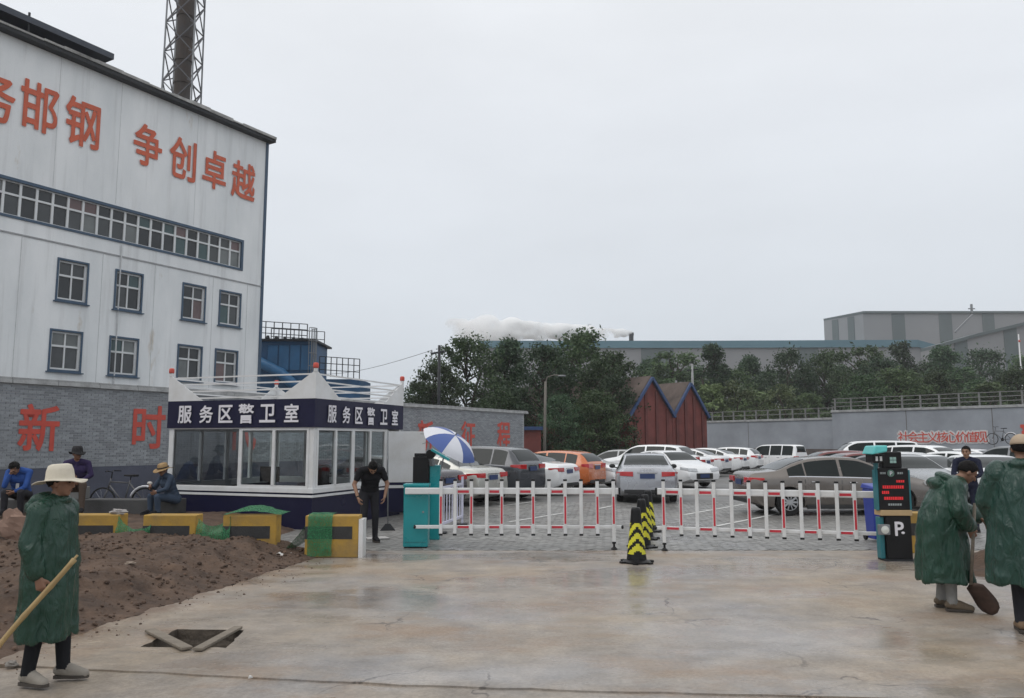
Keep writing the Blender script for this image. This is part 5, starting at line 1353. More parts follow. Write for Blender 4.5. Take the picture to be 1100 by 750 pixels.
        q = MB(); q.hexa([(Ln / 2 + .006, sg * wf * .45, h0), (Ln / 2 - .03, sg * (wf + .01), h0 + .02), (Ln / 2 - .42, sg * (wf2 + .006), h0 + .08), (Ln / 2 - .42, sg * wf2 * .5, h0 + .05), (Ln / 2 - .05, sg * wf * .45, h1 - .02), (Ln / 2 - .08, sg * (wf + .01), h1), (Ln / 2 - .42, sg * (wf2 + .006), h1 + .05), (Ln / 2 - .42, sg * wf2 * .5, h1)]); part('headlight', q, m_head, bev=.01)
        mx_ = s['panes'][-1][1] - .12; mz = BT(mx_) + .10
        q = MB(); q.ell((mx_ - Ln / 2, sg * (W + .10), mz), (.07, .11, .075), 10, 8); q.bar((mx_ - Ln / 2, sg * (side(mx_, mz) - .02), mz - .06), (mx_ - Ln / 2, sg * (W + .06), mz - .04), .04); part('wing_mirror', q, m_trimk, True)
        for (dx, _) in ((s['panes'][1][0] + .1, 0), (s['panes'][2][0] + .14, 0)):
            q = MB(); q.b2(dx - Ln / 2, dx + .2 - Ln / 2, *sorted((sg * (wp(dx) - .004), sg * (wp(dx) + .022))), BT(dx) - .135, BT(dx) - .105); part('door_handle', q, m_chrome, bev=.006)
        for dx in (s['panes'][1][0] - .05, s['panes'][2][0] - .04, s['panes'][2][1] + .05):
            rows = []
            for z in (.36, .5, .65, BT(dx) - .06):
                pr = sect(dx); w_ = interp(sorted((b, a) for a, b in pr[3:8]), z); rows.append([L(dx - .006 - Ln / 2, sg * (w_ + .002), z), L(dx + .006 - Ln / 2, sg * (w_ + .002), z)])
            q = MB(); q.grid(rows); part('door_seam', q, m_trimk)
        q = MB(); rows = [[L(x - Ln / 2, sg * (wp(x) * .974 + .004), BT(x) - .004), L(x - Ln / 2, sg * (wp(x) * .966 + .006), BT(x) + .018)] for x in [lerp(s['panes'][0][0], s['panes'][2][1], i / 16) for i in range(17)]]
        q.grid(rows); part('window_trim', q, m_chrome)
        x0, x1 = s['wb'][0] + s['wr'] + .1, s['wb'][1] - s['wr'] - .1
        q = MB(); q.b2(x0 - Ln / 2, x1 - Ln / 2, *sorted((sg * W * .93, sg * (W * .985))), .17, .27); part('sill', q, m_trimk, bev=.01)
    q = MB(); q.b2(-Ln / 2 - .012, -Ln / 2 + .2, -wp(0) * .86, wp(0) * .86, .30, .42); part('rear_bumper', q, m_trimk, bev=.02)
    q = MB(); q.b2(Ln / 2 - .3, Ln / 2 + .008, -wp(Ln) * .55, wp(Ln) * .55, .36, .60); part('grille', q, m_trimk, bev=.02)
    pl = MB(); zc = (t0 + t1) / 2 - .06; pl.b2(-Ln / 2 - .022, -Ln / 2 - .008, -.22, .22, zc - .07, zc + .07); po = part('number_plate', pl, m_plate)
    pl = MB(); pl.b2(Ln / 2 + .006, Ln / 2 + .02, -.22, .22, .42, .56); part('number_plate', pl, m_plate)
    q = MB(); q.b2(-Ln / 2 - .018, -Ln / 2 - .006, -.3, .3, zc + .09, zc + .115); part('boot_trim', q, m_chrome)
    # wheels
    for wx in s['wb']:
        for sg in (-1, 1):
            R0, wd = s['wr'], .20; cyy = sg * (W - .115)
            wo_ = bpy.data.objects.new('wheel', None); COL.objects.link(wo_); wo_.parent = root; KIDS.setdefault(root.name, []).append(wo_); wo_.location = (wx - Ln / 2, cyy, R0)
            q = MB(); q.lathe([(R0 * .62, -wd / 2), (R0 * .93, -wd / 2), (R0, -wd / 2 + .03), (R0, wd / 2 - .03), (R0 * .93, wd / 2), (R0 * .62, wd / 2)], 26, (0, 0, 0), 'y', False); q.lathe([(R0 * .66, sg * (wd / 2 - .07)), (R0 * .66, sg * (wd / 2 - .08))], 26, (0, 0, 0), 'y'); q.build('tyre', m_tyre, wo_, smooth=False, world=False)
            q = MB(); o_ = sg * (wd / 2 - .012)
            for k in range(10):
                a = k * 2 * PI / 10; q.bar((.05 * math.cos(a), o_, .05 * math.sin(a)), (R0 * .60 * math.cos(a), o_, R0 * .60 * math.sin(a)), .02, .045)
            q.lathe([(R0 * .57, o_ - .01), (R0 * .655, o_ - .008), (R0 * .655, o_ + .012), (R0 * .57, o_ + .01)], 26, (0, 0, 0), 'y', False); q.lathe([(.06, o_ - .012), (.05, o_ + .014)], 12, (0, 0, 0), 'y')
            q.build('rim', m_rim, wo_, world=False)
    return root
PROTO = {}
def car(kind, label, paintm, P_, heading, group='cars parked in the lot', cat='car', scale=1.0):
    """P_ ground point of the car's centre, heading angle of its nose"""
    if kind not in PROTO: r = PROTO[kind] = build_car(kind); first = True
    else: r = copy_tree(PROTO[kind]); first = False
    r.location = (P_.x, P_.y, 0.0); r.rotation_euler = (0, 0, heading); r.scale = (scale,) * 3
    r['label'] = label; r['category'] = cat; r['group'] = group
    b = [k for k in KIDS[r.name] if k.name.startswith('body')][0]
    b.material_slots[0].link = 'OBJECT'; b.material_slots[0].material = paintm
    return r
def by_rear(px, py, heading, kind, sgn=0, Y=None):
    """centre of a car whose rear bumper centre (or rear corner: sgn -1 right, +1 left side of the car) meets the ground at that pixel"""
    g = G(px, py); s = CARS[kind]; f = L(math.cos(heading), math.sin(heading), 0); l_ = L(-f.y, f.x, 0)
    return g + f * s['L'] / 2 - l_ * sgn * s['W'] * .93
p_silver = paint('silver_paint', (.40, .41, .44), .28, .35); p_taupe = paint('taupe_paint', (.175, .155, .14), .25, .45); p_white = paint('white_paint', (.86, .87, .875), .22)
p_gun = paint('gunmetal_paint', (.055, .060, .070), .25, .3); p_orange = paint('orange_paint', (.58, .145, .03), .25); p_beige = paint('beige_silver_paint', (.50, .50, .46), .3, .3)
p_plum = paint('dark_plum_paint', (.055, .045, .055), .25, .2); p_red = paint('dark_red_paint', (.16, .03, .028), .3); p_grey = paint('mid_grey_paint', (.22, .23, .24), .3, .3)
p_pearl = paint('pearl_white_paint', (.78, .79, .80), .25)
HL = math.atan2(.511, -.86)           # noses to the brick wall
audi = car('sedan', 'silver sedan seen from behind in the lane past the bollards', p_silver, by_rear(696, 541.5, R(83), 'sedan'), R(83), 'cars in the lot')
car('sedan', 'taupe sedan parked side-on behind the right barrier', p_taupe, L(PY(889, 500, 21.2).x, 21.0, 0), R(2), 'cars in the lot')
HX = HL - .05
LEFT = [('sedan', 'dark plum sedan nearest the booth, under the umbrella', p_plum, -1.2, 22.0), ('sedan', 'beige-silver sedan between the plum sedan and the gunmetal SUV', p_beige, -.1, 24.0), ('suv', 'dark gunmetal SUV parked tail-out beside the white sedan', p_gun, 1.12, 26.1),
        ('sedan', 'white sedan tail-out between the gunmetal SUV and the orange hatchback', p_white, 2.45, 28.6), ('hatch', 'orange hatchback behind the white sedan in the left row', p_orange, 3.65, 30.9)]
for (k, lb, pm, X, Y) in LEFT:
    f_, l_ = L(math.cos(HL), math.sin(HL), 0), L(-math.sin(HL), math.cos(HL), 0)
    car(k, lb, pm, L(X, Y, 0) + f_ * CARS[k]['L'] / 2 + l_ * CARS[k]['W'] * .93, HL, 'cars in the lot', scale=1.0)
h = R(-38); car('sedan', 'white sedan facing the lane beside the orange hatchback', p_white, G(650, 525) + L(-1.2, 1.5, 0), h, 'cars in the lot')
car('sedan', 'dark grey sedan beyond the silver sedan, only its roof clear', p_grey, G(672, 517) + L(0, 1.2, 0), R(150), 'cars in the lot')
car('sedan', 'white sedan just right of the silver sedan, front towards the lane', p_pearl, G(712, 523) + L(.4, 1.0, 0), R(-65), 'cars in the lot')
hw_ = R(146)
WR = [('suv', 'white SUV at the near end of the white row', p_white, 753, 517.5), ('sedan', 'white sedan second in the white row, next to the SUV', p_white, 768, 513.5), ('sedan', 'white sedan third in the white row', p_pearl, 787, 511), ('sedan', 'white sedan fourth in the white row', p_white, 806, 508.5), ('hatch', 'white hatchback at the far end of the white row, behind the taupe sedan roof', p_white, 821, 507)]
for (k, lb, pm, px, py) in WR: car(k, lb, pm, by_rear(px, py, hw_, k, -1), hw_, 'cars in the lot')
car('van', 'white minivan behind the taupe sedan, beside the grey wall', p_white, L(PY(842, 474, 48).x, 50, 0), R(128), 'cars in the lot', 'van', scale=.88)
car('van', 'second white van, before the grey wall above the ticket machine', p_white, L(PY(930, 474, 38).x, 38, 0), R(170), 'cars in the lot', 'van')
car('hatch', 'dark red hatchback with only its roof above the taupe sedan', p_red, L(PY(888, 474, 31).x, 31, 0), R(175), 'cars in the lot')
car('sedan', 'dark red sedan behind the taupe sedan, next to the red hatchback', p_red, L(PY(918, 474, 28).x, 28, 0), R(178), 'cars in the lot')
RT = [('sedan', 'white sedan right of the ticket machine, nose to the camera', p_white, 985, 24.5, -62), ('sedan', 'pearl white sedan behind the ticket machine header', p_pearl, 972, 29, -58), ('suv', 'white SUV below the red slogan', p_white, 1000, 33, -58), ('sedan', 'white sedan behind the man in navy', p_white, 1030, 31, -58), ('hatch', 'white hatchback under the last red characters of the slogan', p_pearl, 1050, 37, -58),
      ('suv', 'grey SUV with bicycle on its roof at the right edge', p_grey, 1085, 29, 120), ('sedan', 'grey sedan between the ticket machine and the bent worker', p_grey, 962, 24, -84)]
for (k, lb, pm, px, Y, hd) in RT: car(k, lb, pm, L(PY(px, 474, Y).x, Y, 0), R(hd), 'cars in the lot')
car('sedan', 'white sedan with red tail light behind the worker in the cap', p_white, L(PY(1082, 474, 22).x, 23.4, 0), R(80), 'cars in the lot')

for k in range(4):       # four rings on the boot lid
    a_ = MB(); cyy = -.135 + .09 * k
    a_.tube([(-4.9 / 2 - .02, cyy + .06 * math.cos(2 * PI * i / 16), .985 + .06 * math.sin(2 * PI * i / 16)) for i in range(17)], .007, 5); a_.build('boot_ring', m_chrome, audi, world=False)

# ------------------------------------------------------------------ bicycles
def bicycle(label, loc, rz, scale=1.0):
    o = thing('bicycle', label, 'bicycle', loc, rz); o.scale = (scale,) * 3
    for nm, wx in (('wheel', -.52), ('wheel', .52)):
        q = MB(); q.tube([(wx + .32 * math.cos(2 * PI * i / 24), 0, .34 + .32 * math.sin(2 * PI * i / 24)) for i in range(25)], .02, 6)
        w_ = q.build('wheel', m_tyre, o, world=False)
        q = MB()
        for k in range(14): q.bar((wx, 0, .34), (wx + .31 * math.cos(k * PI / 7), 0, .34 + .31 * math.sin(k * PI / 7)), .004)
        q.lathe([(.025, -.04), (.025, .04)], 8, (wx, 0, .34), 'y'); q.build('spokes', m_chrome, w_, world=False)
    q = MB()
    for a, b in (((-.15, 0, .85), (-.02, 0, .30)), ((-.02, 0, .30), (.36, 0, .72)), ((-.13, 0, .78), (.35, 0, .80)), ((-.02, 0, .30), (-.52, 0, .34)), ((-.13, 0, .78), (-.52, 0, .34)), ((.33, 0, .88), (.40, 0, .62)), ((.40, 0, .62), (.52, 0, .34))): q.tube([a, b], .018, 8)
    q.build('frame', M('bicycle_frame_dark', (.08, .08, .085), .35), o, world=False, smooth=True)
    q = MB(); q.tube([(.33, 0, .86), (.31, 0, 1.02), (.36, .12, 1.05), (.28, .28, 1.04)], .013, 6); q.tube([(.31, 0, 1.02), (.36, -.12, 1.05), (.28, -.28, 1.04)], .013, 6); q.build('handlebar', m_black, o, world=False)
    q = MB(); q.tube([(-.15, 0, .84), (-.16, 0, .93)], .014, 6); q.hexa([(-.30, -.08, .92), (.0, -.03, .93), (.0, .03, .93), (-.30, .08, .92), (-.31, -.08, .97), (.01, -.02, .965), (.01, .02, .965), (-.31, .08, .97)]); q.build('saddle', m_black, o, world=False, bev=.015)
    q = MB(); q.tube([(-.52 + .37 * math.cos(a), 0, .34 + .37 * math.sin(a)) for a in [R(20 + 15 * i) for i in range(9)]], .025, 6); q.build('mudguard', M('white_mudguard', (.7, .7, .72), .35), o, world=False, smooth=True)
    q = MB(); q.lathe([(.09, -.01), (.09, .01)], 14, (-.02, -.05, .30), 'y'); q.bar((-.02, -.07, .30), (.10, -.07, .18), .02); q.bar((-.02, .06, .30), (-.14, .06, .42), .02); q.build('crank', m_black, o, world=False)
    return o
bicycle('white framed bicycle behind the dark ledge, before the brick wall', L(PY(136, 474, 18.4).x, 18.4, .12), R(172))
sv = CARS['suv']
bicycle('dark bicycle carried on the roof of the grey SUV', L(PY(1078, 474, 28.5).x, 28.6, 1.72), R(120), .62)

# ------------------------------------------------------------------ people
m_skin = M('skin', (.30, .165, .105), .55, .12, 8); m_skind = M('tanned_skin', (.23, .12, .075), .55, .12, 8)
m_hair = M('black_hair', (.009, .008, .008), .65, .3, 30, bump=.6, bscale=90, spec=.12)
m_sole = M('shoe_sole', (.06, .05, .042), .8)
m_eye = M('eye_dark', (.02, .015, .012), .2)
m_lip = M('lip', (.20, .075, .06), .5)
def cloth(name, col, rough=.8, var=.18): return M(name, col, rough, var, 6, bump=.35, bscale=14, spec=.2)
def poncho_mat(name, col):
    m, t, b = newmat(name); sset(b, rough=.27, spec=.5)
    tc = N(t, 'ShaderNodeTexCoord'); nz = N(t, 'ShaderNodeTexNoise', Scale=4.0, Detail=5.0); t.links.new(tc.outputs['Object'], nz.inputs['Vector'])
    mx = N(t, 'ShaderNodeMix', data_type='RGBA'); mx.inputs[6].default_value = c4(scol(col, .75)); mx.inputs[7].default_value = c4(scol(col, 1.35)); t.links.new(nz.outputs[0], mx.inputs[0]); t.links.new(mx.outputs[2], b.inputs['Base Color'])
    mp = N(t, 'ShaderNodeMapping'); mp.inputs['Scale'].default_value = (1.6, 1.6, .55); t.links.new(tc.outputs['Object'], mp.inputs[0])
    n2 = N(t, 'ShaderNodeTexNoise', Scale=7.0, Detail=5.0, Roughness=.55, Distortion=1.6); t.links.new(mp.outputs[0], n2.inputs['Vector'])
    bp_ = N(t, 'ShaderNodeBump', Strength=1.0, Distance=.035); t.links.new(n2.outputs[0], bp_.inputs['Height']); t.links.new(bp_.outputs[0], b.inputs['Normal'])
    return m
class Body:
    """capsules and ellipsoids fused into one skin; every piece knows its material"""
    def __init__(s): s.p = []
    def cap(s, a, b, ra, rb, k): s.p.append(('c', Vector(a), Vector(b), ra, rb, k)); return s
    def loft(s, rings): s.p.append(('l', rings, None, None, None, 0)); return s
    def ell(s, c, r, k, m=None): s.p.append(('e', Vector(c), Vector(r), m, None, k)); return s
    def mesh(s, name, mats, voxel, smooth=4, disp=None, keys=None):
        mb = MB()
        for q in s.p:
            if q[0] == 'c':
                _, a, b, ra, rb, k = q; d = b - a; n = 10
                if d.length < 1e-5: mb.ell(a, (ra,) * 3, 10, 8); continue
                pts, rs = [], []; dn = d.normalized()
                for i in range(5): t = PI / 2 * i / 4; pts.append(a - dn * ra * math.cos(t)); rs.append(max(.0008, ra * math.sin(t)))
                for i in range(5): t = PI / 2 * (1 - i / 4); pts.append(b + dn * rb * math.cos(t)); rs.append(max(.0008, rb * math.sin(t)))
                mb.tube(pts, rs, 12)
            elif q[0] == 'l':
                rg = sorted(q[1]); tabs = [[(r[0], r[i]) for r in rg] for i in range(1, 5)]; n = 40; zs = [lerp(rg[0][0], rg[-1][0], i / 36) for i in range(37)]; b0 = len(mb.v); vs = []
                for z in zs:
                    cx, cy, rx, ry = (smooth_tab(tb, z) for tb in tabs); vs += [L(cx + rx * math.cos(2 * PI * j / n), cy + ry * math.sin(2 * PI * j / n), z) for j in range(n)]
                mb.add(vs, [(i * n + j, i * n + (j + 1) % n, (i + 1) * n + (j + 1) % n, (i + 1) * n + j) for i in range(36) for j in range(n)] + [tuple(range(n))[::-1], tuple(36 * n + j for j in range(n))])
            else: mb.ell(q[1], tuple(q[2]), 16, 12, q[3])
        o = put('tmp', mb.mesh('tmp', []))
        r = o.modifiers.new('r', 'REMESH'); r.mode = 'VOXEL'; r.voxel_size = voxel
        sm = o.modifiers.new('s', 'SMOOTH'); sm.factor = .5; sm.iterations = smooth
        dg = bpy.context.evaluated_depsgraph_get(); dg.update(); me = bpy.data.meshes.new_from_object(o.evaluated_get(dg)); bpy.data.objects.remove(o)
        me.name = name; me.materials.clear()
        nv = len(me.vertices)
        if disp:
            co = np.empty(nv * 3); me.vertices.foreach_get('co', co); co = co.reshape(-1, 3); no = np.empty(nv * 3); me.vertices.foreach_get('normal', no); no = no.reshape(-1, 3)
            for i in range(nv): co[i] += no[i] * disp(*co[i])
            me.vertices.foreach_set('co', co.ravel())
        for m in mats: me.materials.append(m)
        if len(mats) > 1:
            nf = len(me.polygons); c = np.empty(nf * 3); me.polygons.foreach_get('center', c); c = c.reshape(-1, 3); best = np.full(nf, 1e9); idx = np.zeros(nf, int)
            for q in s.p:
                if q[0] == 'c':
                    a, b, ra, rb = np.array(q[1]), np.array(q[2]), q[3], q[4]; d = b - a; L2 = max(1e-9, d @ d); t = np.clip(((c - a) @ d) / L2, 0, 1); dist = np.linalg.norm(c - (a + t[:, None] * d), axis=1) - (ra + (rb - ra) * t)
                else:
                    mm = np.array(q[3].transposed() if q[3] is not None else Matrix.Identity(3)); r_ = np.array(q[2]); lc = (c - np.array(q[1])) @ mm.T; dist = (np.linalg.norm(lc / r_, axis=1) - 1) * r_.min()
                m_ = dist < best; best[m_] = dist[m_]; idx[m_] = q[5]
            me.polygons.foreach_set('material_index', idx.astype('i'))
        me.polygons.foreach_set('use_smooth', [True] * len(me.polygons)); me.update(); return me
def rotm(yaw=0, pitch=0, roll=0): return Matrix.Rotation(yaw, 3, 'Z') @ Matrix.Rotation(pitch, 3, 'Y') @ Matrix.Rotation(roll, 3, 'X')
def hand(B, w, d, nrm, side, k, curl=.5, s=1.0):
    """wrist w, d along the hand, nrm out of the palm, side = thumb side"""
    d = Vector(d).normalized(); nrm = Vector(nrm); nrm = (nrm - d * nrm.dot(d)).normalized(); sd = Vector(side); sd = (sd - d * sd.dot(d) - nrm * sd.dot(nrm)).normalized(); w = Vector(w)
    for j, o in enumerate((-.030, -.010, .010, .030)):
        kn = w + d * (.088 * s) + sd * o * s; B.cap(w + d * .012 * s + sd * o * .55 * s, kn, .017 * s, .0135 * s, k)
        ln = (.062, .074, .080, .072)[j] * s; dd, p = d, kn
        for q in range(3):
            a = curl * (.75 + .35 * q); dd = (dd * math.cos(a) + nrm * math.sin(a)).normalized(); p2 = p + dd * ln * (.45, .32, .25)[q]; B.cap(p, p2, (.0098 - .0006 * q) * s, (.0092 - .0006 * q) * s, k); p = p2
    t0 = w + d * .030 * s + sd * .026 * s; t1 = t0 + (d * .6 + sd * .75 + nrm * .35).normalized() * .040 * s; t2 = t1 + (d * .85 + sd * .1 + nrm * (.3 + curl * .6)).normalized() * .034 * s; t3 = t2 + (d * .8 - sd * .25 + nrm * (.3 + curl)).normalized() * .026 * s
    B.cap(t0, t1, .015 * s, .0125 * s, k); B.cap(t1, t2, .012 * s, .011 * s, k); B.cap(t2, t3, .0108 * s, .0095 * s, k)
def head_on(B, hc, hm, k, s=1.0):
    q = lambda x, y, z: Vector(hc) + hm @ (L(x, y, z) * s)
    B.ell(q(-.012, 0, .028), L(.096, .076, .092) * s, k, hm); B.ell(q(.018, 0, -.03), L(.072, .062, .082) * s, k, hm); B.ell(q(.050, 0, -.085), L(.032, .034, .026) * s, k, hm)
    B.cap(q(.086, 0, .012), q(.103, 0, -.026), .010 * s, .0155 * s, k); B.cap(q(.082, -.03, .030), q(.082, .03, .030), .011 * s, .011 * s, k)
    B.cap(q(.083, -.018, -.058), q(.083, .018, -.058), .009 * s, .009 * s, k)
    for sy in (-1, 1): B.ell(q(-.005, sy * .078, -.010), L(.020, .010, .032) * s, k, hm); B.ell(q(.055, sy * .035, -.018), L(.028, .026, .028) * s, k, hm)
def head_bits(o, hc, hm, s=1.0):
    q = lambda x, y, z: Vector(hc) + hm @ (L(x, y, z) * s)
    for sy in (-1, 1):
        mb = MB(); mb.ell(q(.084, sy * .031, .008), L(.008, .014, .006) * s, 10, 6, hm); mb.build('eye', m_eye, o, world=False, smooth=True)
        mb = MB(); mb.tube([q(.092, sy * .014, .032), q(.093, sy * .030, .037), q(.083, sy * .048, .031)], .0045 * s, 5); mb.build('eyebrow', m_hair, o, world=False)
    mb = MB(); mb.tube([q(.082, -.022, -.060), q(.0925, 0, -.058), q(.082, .022, -.060)], .0045 * s, 5); mb.build('mouth', m_lip, o, world=False)
def hair_on(o, hc, hm, s=1.0, thick=.010, mat=None, seed=0):
    mb = MB(); rows = []; nu, nv = 26, 14; c = Vector(hc)
    for i in range(nv + 1):
        row = []
        for j in range(nu + 1):
            a = 2 * PI * j / nu; front = math.cos(a)
            lim = lerp(2.0, 1.08, sstep(.05, .8, front)) if front > -.2 else lerp(2.0, 2.3, min(1, -front))
            t = lim * i / nv; e_ = thick * (1 + .9 * noise.noise((a * 3, t * 5, seed)))
            row.append(c + hm @ ((L(-.012, 0, .028) + L((.096 + e_) * math.sin(t) * math.cos(a), (.076 + e_) * math.sin(t) * math.sin(a), (.092 + e_) * math.cos(t))) * s))
        rows.append(row)
    mb.grid(rows); h_ = mb.build('hair', mat or m_hair, o, world=False, smooth=True)
    sd_ = h_.modifiers.new('t', 'SOLIDIFY'); sd_.thickness = .006
def hat_on(o, hc, hm, mat, brim=.16, crown=.12, s=1.0, droop=.25, band=None, name='hat', seed=1, tall=1.0, lift=.035):
    mb = MB(); rows = []; n = 40; c = Vector(hc)
    prof = [(0, crown * 1.0 * tall), (.055, crown * 1.02 * tall), (.082, crown * .93 * tall), (.097, crown * .6 * tall), (.104, .012), (.107, 0), (.12, -.006), (lerp(.107, brim, .6), -.012), (brim, -.018)]
    for (r, h) in prof:
        row = []
        for j in range(n + 1):
            a = 2 * PI * j / n; f = max(0, (r - .107) / max(.01, brim - .107)); w_ = noise.noise((math.cos(a) * 1.5, math.sin(a) * 1.5, seed)) * .018 * f
            zz = h - droop * f * .09 * (abs(math.cos(a)) ** 1.5) + .018 * f * abs(math.sin(a)) ** 2 + w_
            if r == 0: zz -= .012
            row.append(c + hm @ (L(-.008 + r * 1.08 * math.cos(a), r * .94 * math.sin(a), lift + zz) * s))
        rows.append(row)
    mb.grid(rows); h_ = mb.build(name, mat, o, world=False, smooth=True); sd_ = h_.modifiers.new('t', 'SOLIDIFY'); sd_.thickness = .006
    if band:
        mb = MB(); mb.tube([c + hm @ (L(-.008 + .108 * 1.08 * math.cos(2 * PI * j / 24), .108 * .94 * math.sin(2 * PI * j / 24), lift + .018) * s) for j in range(25)], .012, 6); mb.build('hat_band', band, h_, world=False, smooth=True)
    return h_
def figure(label, loc, rz, J, mats, head=(0, 0, 0), skin=m_skin, hands=None, voxel=.0085, foot=None, top_k=1, sleeve='long', scale=1.0, group=None, build=1.0):
    """J joints in the figure's frame: forward +x, left +y. mats: shirt, trousers, shoes"""
    o = thing('person', label, 'person', loc, rz, group); o.scale = (scale,) * 3
    B = Body(); j = {k: Vector(v) for k, v in J.items()}
    pel, ch, nk, hd = j['pelvis'], j['chest'], j['neck'], j['head']; hm = rotm(*head); b_ = build
    shl, shr = j['sh_l'], j['sh_r']; across = (shl - shr).normalized()
    B.cap(pel + across * .07, pel - across * .07, .118 * b_, .118 * b_, 2); mid = (pel + ch) / 2
    B.cap(mid + across * .055, mid - across * .055, .112 * b_, .112 * b_, 1); B.cap(pel.lerp(mid, .5) + across * .06, pel.lerp(mid, .5) - across * .06, .113 * b_, .113 * b_, 1)
    B.cap(ch + across * .075, ch - across * .075, .122 * b_, .122 * b_, 1); B.cap(mid.lerp(ch, .5) + across * .06, mid.lerp(ch, .5) - across * .06, .117 * b_, .117 * b_, 1)
    B.cap(shl.lerp(nk, .15), shl.lerp(nk, .75), .068, .07, 1); B.cap(shr.lerp(nk, .15), shr.lerp(nk, .75), .068, .07, 1); B.cap(ch, nk - (nk - ch) * .15, .10, .07, 1)
    B.cap(nk, hd - hm @ L(.005, 0, .06), .056, .052, 0); head_on(B, hd, hm, 0)
    for sd_ in 'lr':
        s_, e_, w_ = j['sh_' + sd_], j['el_' + sd_], j['wr_' + sd_]
        if sleeve == 'short':
            m_ = s_.lerp(e_, .62); B.cap(s_, m_, .066, .058, 1); B.cap(m_, e_, .046, .040, 0); B.cap(e_, w_, .041, .027, 0)
        else: B.cap(s_, e_, .064, .050, 1); B.cap(e_, w_ - (w_ - e_).normalized() * .03, .050, .038, 1); B.cap(w_ - (w_ - e_).normalized() * .05, w_, .030, .027, 0)
        h_ = (hands or {}).get(sd_, {}); d = Vector(h_.get('d', (w_ - e_))); hand(B, w_, d, h_.get('n', (0, -1 if sd_ == 'l' else 1, 0)), h_.get('t', (1, 0, 0)), 0, h_.get('curl', .45))
        hp, kn, an = j['hip_' + sd_], j['kn_' + sd_], j['an_' + sd_]
        B.cap(hp, kn, .098 * b_, .068, 2); B.cap(kn, an, .068, .052, 2)
        tf = j.get('toe_' + sd_, an + L(.17, 0, -.045)); hl = an + (an - tf).normalized() * .04 * 1 + L(0, 0, -.02); hl.z = min(hl.z, an.z - .02)
        B.cap(an + L(0, 0, -.01), an + L(0, 0, .01), .050, .050, 3); B.cap(hl + L(0, 0, -.01), tf, .040, .038, 3); B.cap(an.lerp(tf, .35), tf, .045, .036, 3)
    me = B.mesh('body', [skin] + list(mats), voxel)
    bo = put('body', me, o)
    for sd_ in 'lr':
        an = j['an_' + sd_]; tf = j.get('toe_' + sd_, an + L(.17, 0, -.045)); d = (tf - an); d.z = 0; d.normalize(); s2 = L(-d.y, d.x, 0); c0 = L(an.x, an.y, 0) - d * .075; z_b = tf.z - .034
        ol = [(.01, .024), (.04, .034), (.12, .031), (.20, .038), (.25, .035), (.28, .016)]
        pts = [c0 + d * a + s2 * b for a, b in ol] + [c0 + d * a - s2 * b for a, b in ol[::-1]]
        mb = MB(); mb.prism([p + L(0, 0, z_b) for p in pts], (0, 0, .026)); mb.build('shoe_sole', m_sole, o, world=False); head_bits(o, hd, hm)
    return o, j, hm
def robe(o, label_part, mat, rings, sleeves, extra=None, hem=None, seed=0, voxel=.011, fold=.022):
    """raincoat: stacked elliptical rings (z, cx, cy, rx, ry) plus sleeves [(points, radii)]"""
    B = Body(); mb_ = []
    B.loft(rings)
    for pts, rs in sleeves:
        for a, b, ra, rb in zip(pts, pts[1:], rs, rs[1:]): B.cap(a, b, ra, rb, 0)
    for e_ in (extra or []): B.ell(e_[0], e_[1], 0, e_[2])
    zt, zb = rings[0][0], rings[-1][0]
    def disp(x, y, z):
        f = max(0, min(1, (zt - z) / (zt - zb))); cx = interp(sorted((r[0], r[1]) for r in rings), z); cy = interp(sorted((r[0], r[2]) for r in rings), z)
        a = math.atan2(y - cy, x - cx)
        v = noise.noise((math.cos(a) * 2.6, math.sin(a) * 2.6, z * .55 + seed)) * fold * (.25 + 1.6 * f) + .5 * fold * math.sin(a * 9 + 3 * noise.noise((z * 1.2, seed, a))) * f ** 1.3
        q_ = (x * 4.5 + .35 * noise.noise((z * 4, y * 4, seed)), y * 4.5, z * 2.2 + seed); v += .034 * (.35 - abs(noise.noise(q_))) * (.6 + .4 * f); v += .014 * (.3 - abs(noise.noise((x * 11, y * 11, z * 7 + seed))))
        return v
    me = B.mesh('raincoat', [mat], voxel, 5, disp)
    bm = bmesh.new(); bm.from_mesh(me)
    bmesh.ops.delete(bm, geom=[f for f in bm.faces if f.normal.z < -.6 and f.calc_center_median().z < zb + .03], context='FACES'); bm.to_mesh(me); bm.free()
    return put('raincoat', me, o)
m_pon = poncho_mat('green_raincoat', (.010, .046, .029)); m_pon2 = poncho_mat('dark_green_raincoat', (.009, .042, .030))
c_blackt = cloth('black_trousers', (.012, .013, .016)); c_shoeg = cloth('muddy_pale_shoe', (.29, .265, .23)); c_navy = cloth('navy_cloth', (.016, .019, .040)); c_black = cloth('black_shirt', (.012, .012, .015))
c_greyt = cloth('grey_trousers', (.27, .27, .26)); c_mud = cloth('muddy_boot', (.16, .125, .09)); c_tan = cloth('tan_boot', (.20, .135, .085)); c_blue = cloth('blue_jacket', (.03, .085, .30)); c_purple = cloth('purple_jacket', (.035, .024, .075))
c_brown = cloth('brown_trousers', (.10, .075, .06)); c_bluegrey = cloth('blue_grey_work_clothes', (.045, .065, .10)); c_dark = cloth('dark_trousers', (.025, .025, .03)); c_greyv = cloth('grey_shirt', (.20, .21, .20))
m_hatw = cloth('cream_hat', (.62, .57, .47), .8, .08); m_straw = M('straw', (.34, .22, .10), .7, .25, 20, bump=.5, bscale=60); m_hatk = cloth('black_hat', (.025, .024, .026)); m_cap = cloth('tan_cap', (.42, .33, .24), .8, .08)

